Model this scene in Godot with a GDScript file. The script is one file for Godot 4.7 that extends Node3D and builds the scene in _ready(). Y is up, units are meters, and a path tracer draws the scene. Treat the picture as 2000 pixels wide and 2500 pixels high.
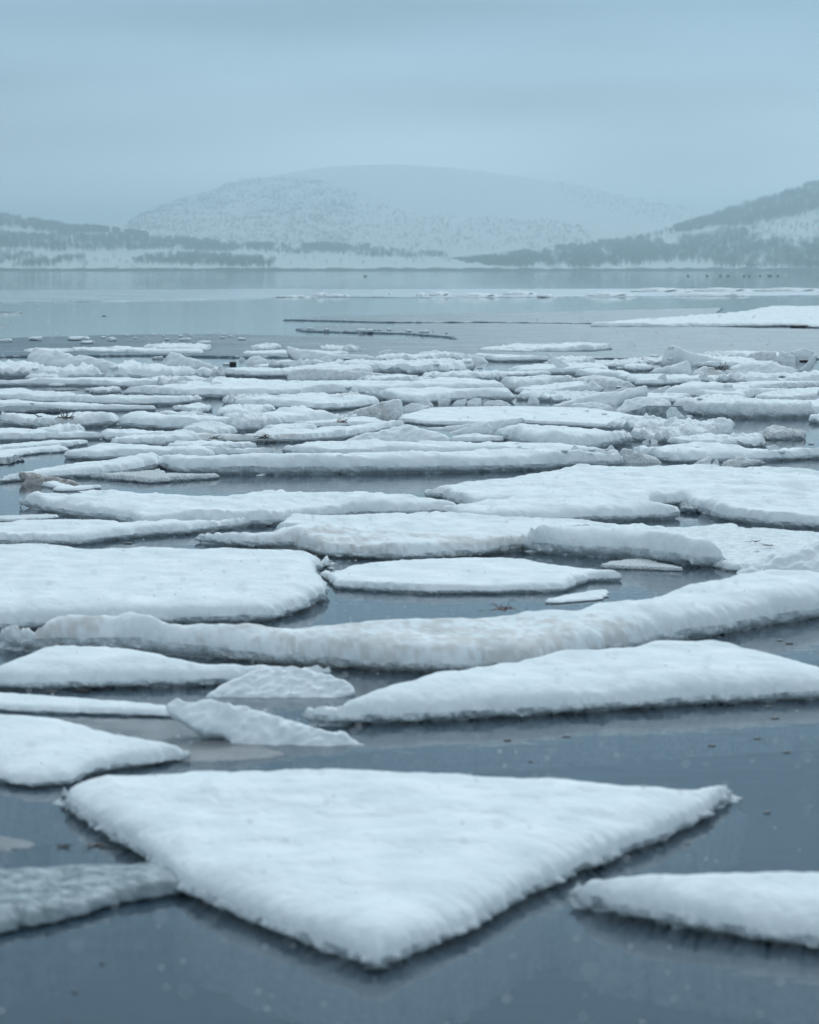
extends Node3D
# Drifting ice floes on a calm northern fjord in light snowfall; snowy birch hills across the water. Units are metres, y is up, the water lies at y = 0.

var M := {}
var used := {}
var nz := FastNoiseLite.new()
var nf := FastNoiseLite.new()
var rng := RandomNumberGenerator.new()

func _ready():
	build_camera_and_light()
	nz.seed = 11
	nz.noise_type = FastNoiseLite.TYPE_SIMPLEX
	nz.frequency = 1.0
	nz.fractal_octaves = 3
	nf.seed = 5
	nf.noise_type = FastNoiseLite.TYPE_SIMPLEX
	nf.frequency = 1.0
	nf.fractal_octaves = 2
	rng.seed = 4242
	build_materials()
	build_water()
	build_land()
	build_floes()
	build_blocks()
	build_plates()
	build_small_ice()
	build_weed()
	build_birds()
	build_snowfall()

# ------------------------------------------------------------------ camera, sky, light
func build_camera_and_light():
	var cam := Camera3D.new()
	cam.name = "camera"
	cam.fov = 2.0 * rad_to_deg(atan(1250.0 / 5881.0))
	cam.near = 0.05
	cam.far = 9000.0
	var at := CameraAttributesPhysical.new()
	at.frustum_focal_length = 85.0
	at.frustum_focus_distance = 27.0
	at.exposure_aperture = 4.0
	at.frustum_near = 0.05
	at.frustum_far = 9000.0
	cam.attributes = at
	cam.keep_aspect = Camera3D.KEEP_HEIGHT
	add_child(cam)
	cam.position = Vector3(0, 2, 0)
	cam.rotation.x = -atan(596.0 / 5881.0)
	cam.fov = 2.0 * rad_to_deg(atan(1250.0 / 5881.0))

	var env := Environment.new()
	env.background_mode = Environment.BG_SKY
	env.tonemap_mode = Environment.TONE_MAPPER_LINEAR
	env.tonemap_exposure = 1.17
	env.sdfgi_enabled = true
	env.ssao_enabled = true
	env.ssil_enabled = true
	# snow-filled air: it scatters forwards, so it is bright towards the light part of the clouds
	env.volumetric_fog_enabled = true
	env.volumetric_fog_density = 0.00066
	env.volumetric_fog_albedo = Color(0.86, 0.965, 1.0)
	env.volumetric_fog_anisotropy = 0.58
	env.volumetric_fog_length = 4000.0
	var sky := Sky.new()
	var pano := PanoramaSkyMaterial.new()
	pano.panorama = sky_texture()
	sky.sky_material = pano
	env.sky = sky
	env.background_energy_multiplier = 1.0
	var we := WorldEnvironment.new()
	we.name = "world_environment"
	we.environment = env
	add_child(we)

	# the sun behind the cloud deck: a wide, soft, bright patch ahead of the camera
	var sun := DirectionalLight3D.new()
	sun.name = "sun"
	sun.light_energy = 0.5
	sun.light_angular_distance = 20.0
	sun.light_color = Color(0.9, 0.97, 1.0)
	sun.shadow_enabled = true
	add_child(sun)
	sun.rotation_degrees = Vector3(-34, 172, 0)

# overcast: a cloud deck that is a little denser and darker low down and brightens overhead, with faint billows
func sky_texture() -> ImageTexture:
	var w := 256
	var h := 1024
	var im := Image.create(w, h, false, Image.FORMAT_RGBF)
	var n := FastNoiseLite.new()
	n.seed = 3
	n.frequency = 1.0
	n.fractal_octaves = 3
	for j in h:
		var el := PI * (0.5 - (j + 0.5) / h)
		var s := sin(maxf(el, 0.0))
		var low := exp(-s / 0.042)
		var base := Vector3(0.058, 0.180, 0.298) + Vector3(0.54, 0.475, 0.415) * s + Vector3(1.6, 1.6, 1.6) * low
		for i in w:
			var a := TAU * i / w
			var p := Vector3(cos(a) * cos(el) * 4.0, sin(el) * 26.0, sin(a) * cos(el) * 4.0)
			var c := base * (1.0 + 0.42 * n.get_noise_3dv(p))
			im.set_pixel(i, j, Color(c.x, c.y, c.z))
	return ImageTexture.create_from_image(im)

# ------------------------------------------------------------------ materials
func noise_tex(freq: float, oct: int, lo: Color, hi: Color, sz := 512, sd := 1, typ := FastNoiseLite.TYPE_SIMPLEX_SMOOTH) -> NoiseTexture2D:
	var t := NoiseTexture2D.new()
	var n := FastNoiseLite.new()
	n.seed = sd
	n.noise_type = typ
	n.frequency = freq
	n.fractal_octaves = oct
	t.width = sz
	t.height = sz
	t.seamless = true
	t.noise = n
	var g := Gradient.new()
	g.set_color(0, lo)
	g.set_color(1, hi)
	t.color_ramp = g
	return t

func bump_tex(freq: float, oct: int, sz := 512, sd := 1) -> NoiseTexture2D:
	return noise_tex(freq, oct, Color.BLACK, Color.WHITE, sz, sd)

func mat(called: String, tone: NoiseTexture2D, metres: float, rough: float, bump: NoiseTexture2D, cm: float) -> StandardMaterial3D:
	var m := StandardMaterial3D.new()
	m.resource_name = called
	m.albedo_color = Color.WHITE
	m.albedo_texture = tone
	m.roughness = rough
	m.metallic_specular = 0.4
	m.vertex_color_use_as_albedo = true
	m.uv1_triplanar = true
	m.uv1_world_triplanar = true
	m.uv1_scale = Vector3.ONE / metres
	if cm > 0.0:
		m.heightmap_enabled = true
		m.heightmap_texture = bump
		m.heightmap_scale = cm
	M[called] = m
	return m

func lin(r: float, g: float, b: float) -> Color:
	return Color(r, g, b).linear_to_srgb()

func build_materials():
	var grain := bump_tex(0.06, 4, 512, 21)
	mat("snow", noise_tex(0.010, 6, lin(0.70, 0.77, 0.79), lin(0.90, 0.93, 0.94), 512, 7), 1.7, 0.85, grain, 0.5)
	mat("edge", noise_tex(0.03, 5, lin(0.48, 0.55, 0.57), lin(0.88, 0.91, 0.92), 512, 8), 0.6, 0.5, grain, 0.9)
	mat("pale", noise_tex(0.02, 5, lin(0.55, 0.61, 0.63), lin(0.90, 0.93, 0.94), 512, 9), 1.1, 0.55, grain, 1.4)
	mat("wet", noise_tex(0.03, 5, lin(0.10, 0.14, 0.16), lin(0.52, 0.58, 0.60), 512, 10), 1.6, 0.5, grain, 0.8)
	mat("dark", noise_tex(0.03, 5, lin(0.07, 0.10, 0.12), lin(0.36, 0.42, 0.45), 512, 12), 0.7, 0.35, grain, 1.6)
	mat("slush", noise_tex(0.05, 5, lin(0.42, 0.46, 0.47), lin(0.86, 0.89, 0.89), 512, 13), 0.8, 0.5, grain, 2.0)
	mat("brown", noise_tex(0.03, 5, lin(0.20, 0.19, 0.185), lin(0.52, 0.50, 0.485), 512, 14), 0.9, 0.45, grain, 1.0)
	mat("sunken", noise_tex(0.012, 6, lin(0.26, 0.27, 0.275), lin(0.66, 0.67, 0.67), 512, 24), 2.4, 0.6, grain, 0.3)
	M.sunken.transparency = BaseMaterial3D.TRANSPARENCY_ALPHA
	M.sunken.albedo_color.a = 0.42
	mat("grey", noise_tex(0.02, 5, lin(0.03, 0.06, 0.085), lin(0.22, 0.30, 0.34), 512, 15), 9.0, 0.4, grain, 0.5)
	mat("grey2", noise_tex(0.02, 5, lin(0.16, 0.24, 0.29), lin(0.50, 0.58, 0.62), 512, 16), 30.0, 0.5, grain, 0.5)
	for k in ["wet", "dark", "grey", "grey2", "pale", "edge", "slush", "brown"]:
		M[k].metallic_specular = 0.2
	M.grey.uv1_scale = Vector3(1.0 / 26.0, 1.0, 1.0 / 7.0)
	M.grey2.uv1_scale = Vector3(1.0 / 120.0, 1.0, 1.0 / 22.0)

	var w := StandardMaterial3D.new()
	w.resource_name = "water"
	w.albedo_color = lin(0.034, 0.066, 0.100)
	w.albedo_color.a = 0.6
	w.transparency = BaseMaterial3D.TRANSPARENCY_ALPHA
	w.roughness = 0.035
	w.metallic_specular = 0.5
	var rip := NoiseTexture2D.new()
	var rn := FastNoiseLite.new()
	rn.seed = 31
	rn.frequency = 0.014
	rn.fractal_octaves = 5
	rn.fractal_gain = 0.45
	rip.width = 1024
	rip.height = 1024
	rip.seamless = true
	rip.noise = rn
	w.heightmap_enabled = true
	w.heightmap_texture = rip
	w.heightmap_scale = 0.09
	w.uv1_scale = Vector3(1.0 / 4.2, 1.0 / 2.1, 1.0)
	M["water"] = w

	var b := StandardMaterial3D.new()
	b.resource_name = "lake_bed"
	b.albedo_color = lin(0.10, 0.13, 0.15)
	b.roughness = 1.0
	M["bed"] = b
	mat("ground_snow", noise_tex(0.02, 4, lin(0.62, 0.66, 0.68), lin(0.82, 0.85, 0.86), 512, 17), 60.0, 0.95, grain, 0.0)
	mat("haze_paled_snow", noise_tex(0.02, 4, lin(0.84, 0.86, 0.87), lin(0.92, 0.93, 0.94), 512, 19), 90.0, 0.95, grain, 0.0)  # mountain snow with haze put into its colour, so the top fades out
	mat("rock", noise_tex(0.05, 4, lin(0.06, 0.065, 0.07), lin(0.30, 0.31, 0.32), 512, 18), 8.0, 0.95, grain, 0.0)
	plain("bark", lin(0.10, 0.10, 0.10), 0.9)
	plain("twigs", lin(0.075, 0.07, 0.068), 0.9)
	plain("weed", lin(0.022, 0.014, 0.010), 0.45)
	plain("red_weed", lin(0.10, 0.032, 0.018), 0.5)
	plain("stone", lin(0.018, 0.019, 0.022), 0.6)
	plain("flake", lin(0.86, 0.88, 0.9), 0.9)
	M.flake.backlight_enabled = true
	M.flake.backlight = Color(0.9, 0.9, 0.9)
	plain("bird", lin(0.03, 0.03, 0.035), 0.8)

func plain(called: String, c: Color, rough: float):
	var m := StandardMaterial3D.new()
	m.resource_name = called
	m.albedo_color = c
	m.roughness = rough
	M[called] = m

# ------------------------------------------------------------------ helpers
func numbered(called: String) -> String:
	used[called] = used.get(called, -1) + 1
	return called if used[called] == 0 else "%s_%03d" % [called, used[called]]

func tag(o: Node, label: String, category: String, group := ""):
	o.set_meta("label", label)
	o.set_meta("category", category)
	if group:
		o.set_meta("group", group)

func setting(o: Node, kind := "structure"):
	o.set_meta("kind", kind)

func mesh_of(v: PackedVector3Array, idx: PackedInt32Array, col: PackedColorArray) -> ArrayMesh:
	var a := []
	a.resize(Mesh.ARRAY_MAX)
	a[Mesh.ARRAY_VERTEX] = v
	a[Mesh.ARRAY_INDEX] = idx
	if col.size():
		a[Mesh.ARRAY_COLOR] = col
	var st := SurfaceTool.new()
	st.create_from_arrays(a)
	st.generate_normals()
	return st.commit()

func part(called: String, m: Mesh, material: Material, parent: Node) -> MeshInstance3D:
	var o := MeshInstance3D.new()
	o.name = called
	o.mesh = m
	o.material_override = material
	parent.add_child(o, true)
	return o

# Resamples an outline at about `step` and pushes the points about with noise, so that the edge is broken and uneven.
func broken_edge(poly: PackedVector2Array, step: float, amp: float, seed_at: float) -> PackedVector2Array:
	var out := PackedVector2Array()
	var f := 0.35 / maxf(amp, 0.01)
	for k in poly.size():
		var a := poly[k]
		var b := poly[(k + 1) % poly.size()]
		var n := maxi(1, int(a.distance_to(b) / step))
		for q in n:
			var p := a.lerp(b, float(q) / n)
			var dx := nz.get_noise_3d(p.x * f, p.y * f, seed_at) + 0.55 * nz.get_noise_3d(p.x * f * 3.7, p.y * f * 3.7, seed_at + 9.0)
			var dy := nz.get_noise_3d(p.x * f + 71.0, p.y * f, seed_at) + 0.55 * nz.get_noise_3d(p.x * f * 3.7 + 71.0, p.y * f * 3.7, seed_at + 9.0)
			out.append(p + Vector2(dx, dy) * amp)
	return out

# Fills an outline with a grid whose border cells are cut along the outline.
# p: points, d: their distance from the edge (at most reach), tri: triangles, seg: the edge as pairs of points, out: outward direction of edge points.
func fill(poly: PackedVector2Array, dx: float, dy: float, reach: float) -> Dictionary:
	var lo := poly[0]
	var hi := poly[0]
	for p in poly:
		lo = lo.min(p)
		hi = hi.max(p)
	lo -= Vector2(dx, dy) * 1.37
	var nx := int((hi.x - lo.x) / dx) + 3
	var ny := int((hi.y - lo.y) / dy) + 3
	var sd := PackedFloat32Array()
	sd.resize(nx * ny)
	sd.fill(reach)
	var np := poly.size()
	for k in np:
		var a := poly[k]
		var b := poly[(k + 1) % np]
		var ab := b - a
		var l2 := maxf(ab.length_squared(), 1e-12)
		var i0 := maxi(0, int((minf(a.x, b.x) - reach - lo.x) / dx))
		var i1 := mini(nx - 1, int((maxf(a.x, b.x) + reach - lo.x) / dx) + 1)
		var j0 := maxi(0, int((minf(a.y, b.y) - reach - lo.y) / dy))
		var j1 := mini(ny - 1, int((maxf(a.y, b.y) + reach - lo.y) / dy) + 1)
		for j in range(j0, j1 + 1):
			for i in range(i0, i1 + 1):
				var ap := Vector2(lo.x + i * dx, lo.y + j * dy) - a
				var t := clampf(ap.dot(ab) / l2, 0.0, 1.0)
				var q := ap.distance_to(ab * t)
				if q < sd[j * nx + i]:
					sd[j * nx + i] = q
	var ins := PackedByteArray()
	ins.resize(nx * ny)
	for j in ny:
		var y := lo.y + j * dy
		var xs: Array[float] = []
		for k in np:
			var a := poly[k]
			var b := poly[(k + 1) % np]
			if (a.y > y) != (b.y > y):
				xs.append(a.x + (y - a.y) * (b.x - a.x) / (b.y - a.y))
		xs.sort()
		for k in range(0, xs.size() - 1, 2):
			for i in range(maxi(0, int(ceil((xs[k] - lo.x) / dx))), mini(nx - 1, int(floor((xs[k + 1] - lo.x) / dx))) + 1):
				ins[j * nx + i] = 1
	var pts := PackedVector2Array()
	var ds := PackedFloat32Array()
	var at := PackedInt32Array()
	at.resize(nx * ny)
	at.fill(-1)
	for j in ny:
		for i in nx:
			if ins[j * nx + i]:
				at[j * nx + i] = pts.size()
				pts.append(Vector2(lo.x + i * dx, lo.y + j * dy))
				ds.append(sd[j * nx + i])
	var cut := {}
	var tri := PackedInt32Array()
	var seg := PackedInt32Array()
	for j in ny - 1:
		for i in nx - 1:
			var c := j * nx + i
			var s := ins[c] + ins[c + 1] + ins[c + nx] + ins[c + nx + 1]
			if s == 0:
				continue
			if s == 4:
				tri.append_array([at[c], at[c + 1], at[c + nx + 1], at[c], at[c + nx + 1], at[c + nx]])
				continue
			var ring := [c, c + 1, c + nx + 1, c + nx]
			var loop: Array[int] = []
			var edge: Array[int] = []
			for k in 4:
				var u: int = ring[k]
				var v: int = ring[(k + 1) % 4]
				if ins[u]:
					loop.append(at[u])
				if ins[u] != ins[v]:
					var key := mini(u, v) * 2 + (1 if absi(u - v) == 1 else 0)
					if not cut.has(key):
						var t := clampf(sd[u] / maxf(sd[u] + sd[v], 1e-9), 0.03, 0.97)
						var pu := Vector2(lo.x + (u % nx) * dx, lo.y + (u / nx) * dy)
						var pv := Vector2(lo.x + (v % nx) * dx, lo.y + (v / nx) * dy)
						cut[key] = pts.size()
						pts.append(pu.lerp(pv, t))
						ds.append(0.0)
					loop.append(cut[key])
					edge.append(cut[key] if ins[u] else -1 - cut[key])
			for k in range(1, loop.size() - 1):
				tri.append_array([loop[0], loop[k], loop[k + 1]])
			for k in edge.size():
				if edge[k] >= 0:
					seg.append_array([edge[k], -1 - edge[(k + 1) % edge.size()]])
	var out := {}
	for k in range(0, seg.size(), 2):
		var t := pts[seg[k + 1]] - pts[seg[k]]
		var n := Vector2(t.y, -t.x)
		out[seg[k]] = out.get(seg[k], Vector2.ZERO) + n
		out[seg[k + 1]] = out.get(seg[k + 1], Vector2.ZERO) + n
	return {"p": pts, "d": ds, "tri": tri, "seg": seg, "out": out}

# One floe: an outline (x, z) in metres, the plane of its top y = a + b x + c z, a rounded snowy shoulder, and an undercut icy edge that dips into the water.
func floe(called: String, label: String, category: String, material: String, plane: Vector3, poly: PackedVector2Array, dist: float, o := {}, group := ""):
	var mid := Vector2.ZERO
	var lo := poly[0]
	var hi := poly[0]
	for p in poly:
		lo = lo.min(p)
		hi = hi.max(p)
	mid = (lo + hi) * 0.5
	var size := hi - lo
	var hm := maxf(0.02, plane.x + plane.y * mid.x + plane.z * mid.y)
	var lip: float = o.get("lip", 0.36)
	var r: float = o.get("r", clampf(hm * (1.5 - lip if lip > 0.4 else 1.6), 0.03, 0.26))
	r = minf(r, 0.42 * minf(size.x, size.y))
	var dx := clampf(dist / 720.0, 0.009, size.x / 14.0)
	var dy := clampf(minf(dx * 2.0, r * 0.55), dx * 0.6, 10.0)
	dy = maxf(dy, size.y / 260.0)
	var amp: float = o.get("amp", clampf(dist * 0.0021, 0.012, 0.11))
	amp = minf(amp, 0.14 * minf(size.x, size.y))
	var sd0 := fposmod(mid.x * 7.31 + mid.y * 3.77, 100.0)
	var edge := broken_edge(poly, dx * 1.8, amp, sd0)
	var f := fill(edge, dx, dy, maxf(r * 1.15, 1.6 * maxf(dx, dy)))
	var near: bool = lip < 0.4
	var sunk: float = o.get("sunk", 0.0)
	var rough: float = o.get("rough", 0.0)
	var stains: Array = o.get("stain", [])
	var bumps: Array = o.get("bumps", [])
	var root := Node3D.new()
	root.name = numbered(called)
	add_child(root)
	root.position = Vector3(mid.x, -sunk, mid.y)
	tag(root, label, category, group)
	var v := PackedVector3Array()
	var col := PackedColorArray()
	var soft := clampf(hm / 0.12, 0.3, 1.0)
	for k in f.p.size():
		var p: Vector2 = f.p[k]
		var h := maxf(0.012, plane.x + plane.y * p.x + plane.z * p.y)
		for b in bumps:
			var q := Vector2((p.x - b[0]) / b[3], (p.y - b[1]) / b[4])
			h += b[2] * exp(-q.length_squared())
		var n1 := nz.get_noise_3d(p.x * 0.75, p.y * 1.1, sd0)
		var n2 := nz.get_noise_3d(p.x * 4.5, p.y * 5.5, sd0 + 30.0)
		var dd: float = f.d[k] * (1.0 + 0.5 * nz.get_noise_3d(p.x * 2.3, p.y * 2.3, sd0 + 55.0))
		var crisp := 0.0 if near else smoothstep(-0.25, 0.35, nz.get_noise_3d(p.x * 0.9, p.y * 0.9, sd0 + 81.0))
		var s := clampf(dd / (r * lerpf(1.0, 0.3, crisp)), 0.0, 1.0)
		var y := h * (lip + (1.0 - lip) * sqrt(1.0 - (1.0 - s) * (1.0 - s)))
		y += soft * (0.020 * n1 + 0.006 * n2 + (0.0015 if near else 0.003) * nf.get_noise_3d(p.x * 19.0, p.y * 19.0, sd0)) * minf(1.0, 0.35 + h * 4.0)
		var ledge := n1 * 2.6 + 0.5 * n2
		y += soft * (0.005 if near else 0.014) * (floorf(ledge) + smoothstep(0.42, 0.58, ledge - floorf(ledge))) * smoothstep(0.4, 1.0, s) * minf(1.0, h * 9.0)
		if rough > 0.0:
			y += rough * (1.4 * absf(nz.get_noise_3d(p.x * 2.9, p.y * 2.9, sd0 + 70.0)) + 0.8 * nf.get_noise_3d(p.x * 9.0, p.y * 9.0, sd0))
		v.append(Vector3(p.x - mid.x, maxf(y, 0.008), p.y - mid.y))
		col.append(stain_at(p, y, stains))
	# the edge below the shoulder: rings going down
	var e := {}
	var snowy: bool = material == "snow"
	var ev := v if not snowy else PackedVector3Array()
	var ec := col if not snowy else PackedColorArray()
	var etri: PackedInt32Array = f.tri if not snowy else PackedInt32Array()
	var tri: PackedInt32Array = f.tri
	var fall := [[0.62 * lip, 0.06], [0.28 * lip, -0.06], [0.03 * lip, -0.34], [-0.25, 0.25], [-1.1, 0.3]]
	if o.has("flat"):
		fall = [[0.5 * lip, 0.3], [0.2 * lip, 0.5], [0.02, 0.7], [-0.25, 0.9], [-1.1, 1.0]]
	for k in f.out:
		var p: Vector2 = f.p[k]
		var n: Vector2 = f.out[k].normalized()
		var top: Vector3 = v[k]
		var h := top.y / lip
		var first := ev.size()
		if snowy:
			ev.append(top)
			ec.append(Color(1, 1, 1))
		else:
			first = ev.size() - 1
		var rr := minf(r, 0.22) * 0.8
		for q in fall.size():
			var wob := nz.get_noise_3d(p.x * 5.0, p.y * 5.0 + q * 1.7, sd0 + 15.0) + 0.7 * nf.get_noise_3d(p.x * 16.0, p.y * 16.0 + q * 5.1, sd0)
			var off: float = fall[q][1] * rr + wob * rr * 0.22
			var yy: float = fall[q][0] * h
			if q < 2:
				yy *= 1.0 + 0.3 * wob
			elif q > 2:
				yy = -0.045 - 0.02 * wob if q == 3 else -0.22
			ev.append(Vector3(p.x + n.x * off - mid.x, yy, p.y + n.y * off - mid.y))
			ec.append(stain_at(p + n * off, yy, stains))
		e[k] = [k if not snowy else first, first + 1]
	var rings := fall.size()
	for k in range(0, f.seg.size(), 2):
		var a: Array = e[f.seg[k]]
		var b: Array = e[f.seg[k + 1]]
		var a0: int = a[0]
		var b0: int = b[0]
		for q in rings:
			var a1: int = a[1] + q
			var b1: int = b[1] + q
			etri.append_array([b0, a0, a1, b0, a1, b1])
			a0 = a1
			b0 = b1
	if snowy:
		part("snow_cover", mesh_of(v, tri, col), M.snow, root)
		part("ice_edge", mesh_of(ev, etri, ec), M.edge, root)
	else:
		part("ice_slab", mesh_of(ev, etri, ec), M[material], root)
	return root

# brown silt frozen into the ice: patchy, with a grain of its own
func stain_at(p: Vector2, y: float, stains: Array) -> Color:
	if stains.is_empty():
		return Color(1, 1, 1)
	var s := 0.0
	for t in stains:
		s = maxf(s, 1.0 - Vector2((p.x - t[0]) / t[2], (p.y - t[1]) / (t[2] * 0.8)).length())
	if s <= 0.0:
		return Color(1, 1, 1)
	var g := nz.get_noise_3d(p.x * 3.1, p.y * 3.1, y * 7.0 + 3.0) * 0.6 + nf.get_noise_3d(p.x * 14.0, p.y * 14.0, y * 22.0) * 0.5
	var k := smoothstep(0.2, 0.75, minf(s, 0.5) + g * 1.1)
	return Color(1, 1, 1).lerp(Color(0.74, 0.68, 0.64), k * 0.8)

# A broken piece of ice: its outline in its own leaning plane (u along x, v up the lean), with bulging front and back.
func block(called: String, label: String, category: String, material: String, foot: Vector3, lean: float, thick: float, poly: PackedVector2Array, dist: float, o := {}, group := ""):
	var lo := poly[0]
	var hi := poly[0]
	for p in poly:
		lo = lo.min(p)
		hi = hi.max(p)
	var size := hi - lo
	var dx := clampf(dist / 900.0, 0.006, minf(size.x, size.y) / 10.0)
	var sd0 := fposmod(foot.x * 5.31 + foot.z * 2.77 + lo.x, 100.0)
	var edge := broken_edge(poly, dx * 1.8, minf(dist * 0.0012, 0.06 * minf(size.x, size.y)), sd0)
	var r := minf(thick * 0.5, 0.3 * minf(size.x, size.y))
	var f := fill(edge, dx, dx, maxf(r * 1.1, dx * 2.0))
	var up := Vector3(0, cos(lean), -sin(lean))
	var face := Vector3(0, sin(lean), cos(lean))
	var v := PackedVector3Array()
	var col := PackedColorArray()
	var n := int(f.p.size())
	var cell := FastNoiseLite.new()
	cell.seed = int(sd0 * 10.0)
	cell.noise_type = FastNoiseLite.TYPE_CELLULAR
	cell.cellular_return_type = FastNoiseLite.RETURN_DISTANCE
	cell.frequency = 1.0
	var fq := 1.6 / maxf(minf(size.x, size.y), 0.05)
	for side in [1.0, -1.0]:
		for k in n:
			var p: Vector2 = f.p[k]
			var s := clampf(f.d[k] / r, 0.0, 1.0)
			var t := sqrt(1.0 - (1.0 - s) * (1.0 - s))
			var facet := cell.get_noise_3d(p.x * fq, p.y * fq, 3.0 * side) + 0.5
			var bump := facet * (0.30 if not o.has("soft") else 0.12) * minf(size.x, size.y) * minf(1.0, thick * 2.0 / minf(size.x, size.y)) + 0.05 * size.y * nz.get_noise_3d(p.x * fq * 3.0, p.y * fq * 3.0, sd0 + side) + 0.008 * nf.get_noise_3d(p.x * 15.0, p.y * 15.0, sd0)
			var wdt := t * ((0.18 * thick + bump) if side > 0.0 else -(0.82 * thick + bump))
			v.append(Vector3(p.x, 0, 0) + up * p.y + face * wdt)
			if o.get("stain", 0):
				col.append(stain_at(p, facet, [[lo.x + size.x * 0.6, lo.y + size.y * 0.3, size.x * 0.5]]))
			else:
				col.append(Color(1, 1, 1))
	var tri: PackedInt32Array = f.tri
	var both := PackedInt32Array()
	for k in range(0, tri.size(), 3):
		# seen from the front the grid's u, v run the other way round than x, z do from above
		both.append_array([tri[k], tri[k + 2], tri[k + 1], tri[k] + n, tri[k + 1] + n, tri[k + 2] + n])
	# join the two halves along the rim
	for k in range(0, f.seg.size(), 2):
		var a: int = f.seg[k]
		var b: int = f.seg[k + 1]
		both.append_array([a, b, b + n, a, b + n, a + n])
	var mi := part(numbered(called), mesh_of(v, both, col), M[material], self)
	mi.position = foot
	tag(mi, label, category, group)
	return mi

# ------------------------------------------------------------------ water and land
func sheet(called: String, x0: float, x1: float, z0: float, z1: float, y: float, m: Material) -> MeshInstance3D:
	var a := []
	a.resize(Mesh.ARRAY_MAX)
	a[Mesh.ARRAY_VERTEX] = PackedVector3Array([Vector3(x0, y, z0), Vector3(x1, y, z0), Vector3(x1, y, z1), Vector3(x0, y, z1)])
	a[Mesh.ARRAY_NORMAL] = PackedVector3Array([Vector3.UP, Vector3.UP, Vector3.UP, Vector3.UP])
	a[Mesh.ARRAY_TEX_UV] = PackedVector2Array([Vector2(x0, z0), Vector2(x1, z0), Vector2(x1, z1), Vector2(x0, z1)])
	a[Mesh.ARRAY_INDEX] = PackedInt32Array([0, 1, 2, 0, 2, 3])
	var am := ArrayMesh.new()
	am.add_surface_from_arrays(Mesh.PRIMITIVE_TRIANGLES, a)
	return part(called, am, m, self)

func build_water():
	setting(sheet("water", -2600, 2600, -1640, 60, 0.0, M.water))
	setting(sheet("lake_bed", -2600, 2600, -5200, 60, -1.2, M.bed))

func along(line: PackedVector2Array, x: float) -> float:
	if x <= line[0].x:
		return line[0].y
	for k in range(1, line.size()):
		if x <= line[k].x:
			return lerpf(line[k - 1].y, line[k].y, (x - line[k - 1].x) / (line[k].x - line[k - 1].x))
	return line[line.size() - 1].y

# ground height of a hill: rises from its foot at z = near to its crest at z = far
func hill_y(h: Dictionary, x: float, t: float) -> float:
	var c := along(h.crest, x)
	var wave := 0.035 * c * nz.get_noise_2d(x * 0.012, t * 3.0 + h.near) * sin(clampf(t, 0.0, 1.0) * PI)
	var bank := 1.1 * smoothstep(0.0, 0.012, t)
	if t <= 1.0:
		return -0.3 + bank + maxf(0.0, c - 1.0) * t + wave
	return c - (t - 1.0) * (c * 0.5 + 5.0)

func hill(called: String, h: Dictionary):
	var xs := 150
	var v := PackedVector3Array()
	var idx := PackedInt32Array()
	var ts := [0.0, 0.004, 0.008, 0.012, 0.03, 0.06, 0.1, 0.15, 0.2, 0.26, 0.32, 0.4, 0.48, 0.56, 0.64, 0.72, 0.8, 0.87, 0.93, 0.97, 1.0, 1.03, 1.08, 1.16, 1.3]
	for j in ts.size():
		for i in xs + 1:
			var x: float = lerpf(h.x0, h.x1, float(i) / xs)
			var jag := 14.0 * nz.get_noise_2d(x * 0.006, 4.0 + h.near) + 4.0 * nz.get_noise_2d(x * 0.03, 9.0)
			v.append(Vector3(x, hill_y(h, x, ts[j]), -lerpf(h.near, h.far, ts[j]) + jag * (1.0 - clampf(ts[j] * 4.0, 0.0, 1.0))))
	for j in ts.size() - 1:
		for i in xs:
			var c := j * (xs + 1) + i
			idx.append_array([c, c + xs + 1, c + xs + 2, c, c + xs + 2, c + 1])
	var o := part(called, mesh_of(v, idx, PackedColorArray()), M.haze_paled_snow if called == "mountain" else M.ground_snow, self)
	setting(o)

# a leafless birch, one unit tall: a tapered trunk with limbs, and a crown of fine twigs
func birch_parts(sd: int, twigs: int) -> Array:
	var r := RandomNumberGenerator.new()
	r.seed = sd
	var trunk := SurfaceTool.new()
	trunk.begin(Mesh.PRIMITIVE_TRIANGLES)
	var crown := SurfaceTool.new()
	crown.begin(Mesh.PRIMITIVE_TRIANGLES)
	stick(trunk, Vector3(0, -0.05, 0), Vector3(r.randf_range(-0.05, 0.05), 0.85, r.randf_range(-0.05, 0.05)), 0.022, 0.004)
	for k in 7:
		var y := r.randf_range(0.2, 0.7)
		var a := r.randf() * TAU
		var l := r.randf_range(0.14, 0.32) * (1.1 - y * 0.5)
		stick(trunk, Vector3(0, y, 0), Vector3(cos(a) * l, y + l * 1.1, sin(a) * l), 0.010, 0.002)
	for k in twigs:
		var y := 0.22 + 0.74 * pow(r.randf(), 0.8)
		var a := r.randf() * TAU
		var wide := 0.30 * sin(clampf((y - 0.12) / 0.9, 0.0, 1.0) * PI) + 0.03
		var q := wide * sqrt(r.randf())
		var p := Vector3(cos(a) * q, y, sin(a) * q)
		var d := Vector3(cos(a) * 0.5 + r.randf_range(-0.5, 0.5), 1.0, sin(a) * 0.5 + r.randf_range(-0.5, 0.5)).normalized() * r.randf_range(0.06, 0.14)
		var s := Vector3(r.randf_range(-1, 1), r.randf_range(-0.4, 0.4), r.randf_range(-1, 1)).normalized() * 0.011
		crown.add_vertex(p - s)
		crown.add_vertex(p + d)
		crown.add_vertex(p + s)
	trunk.generate_normals()
	crown.generate_normals()
	return [trunk.commit(), crown.commit()]

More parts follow.
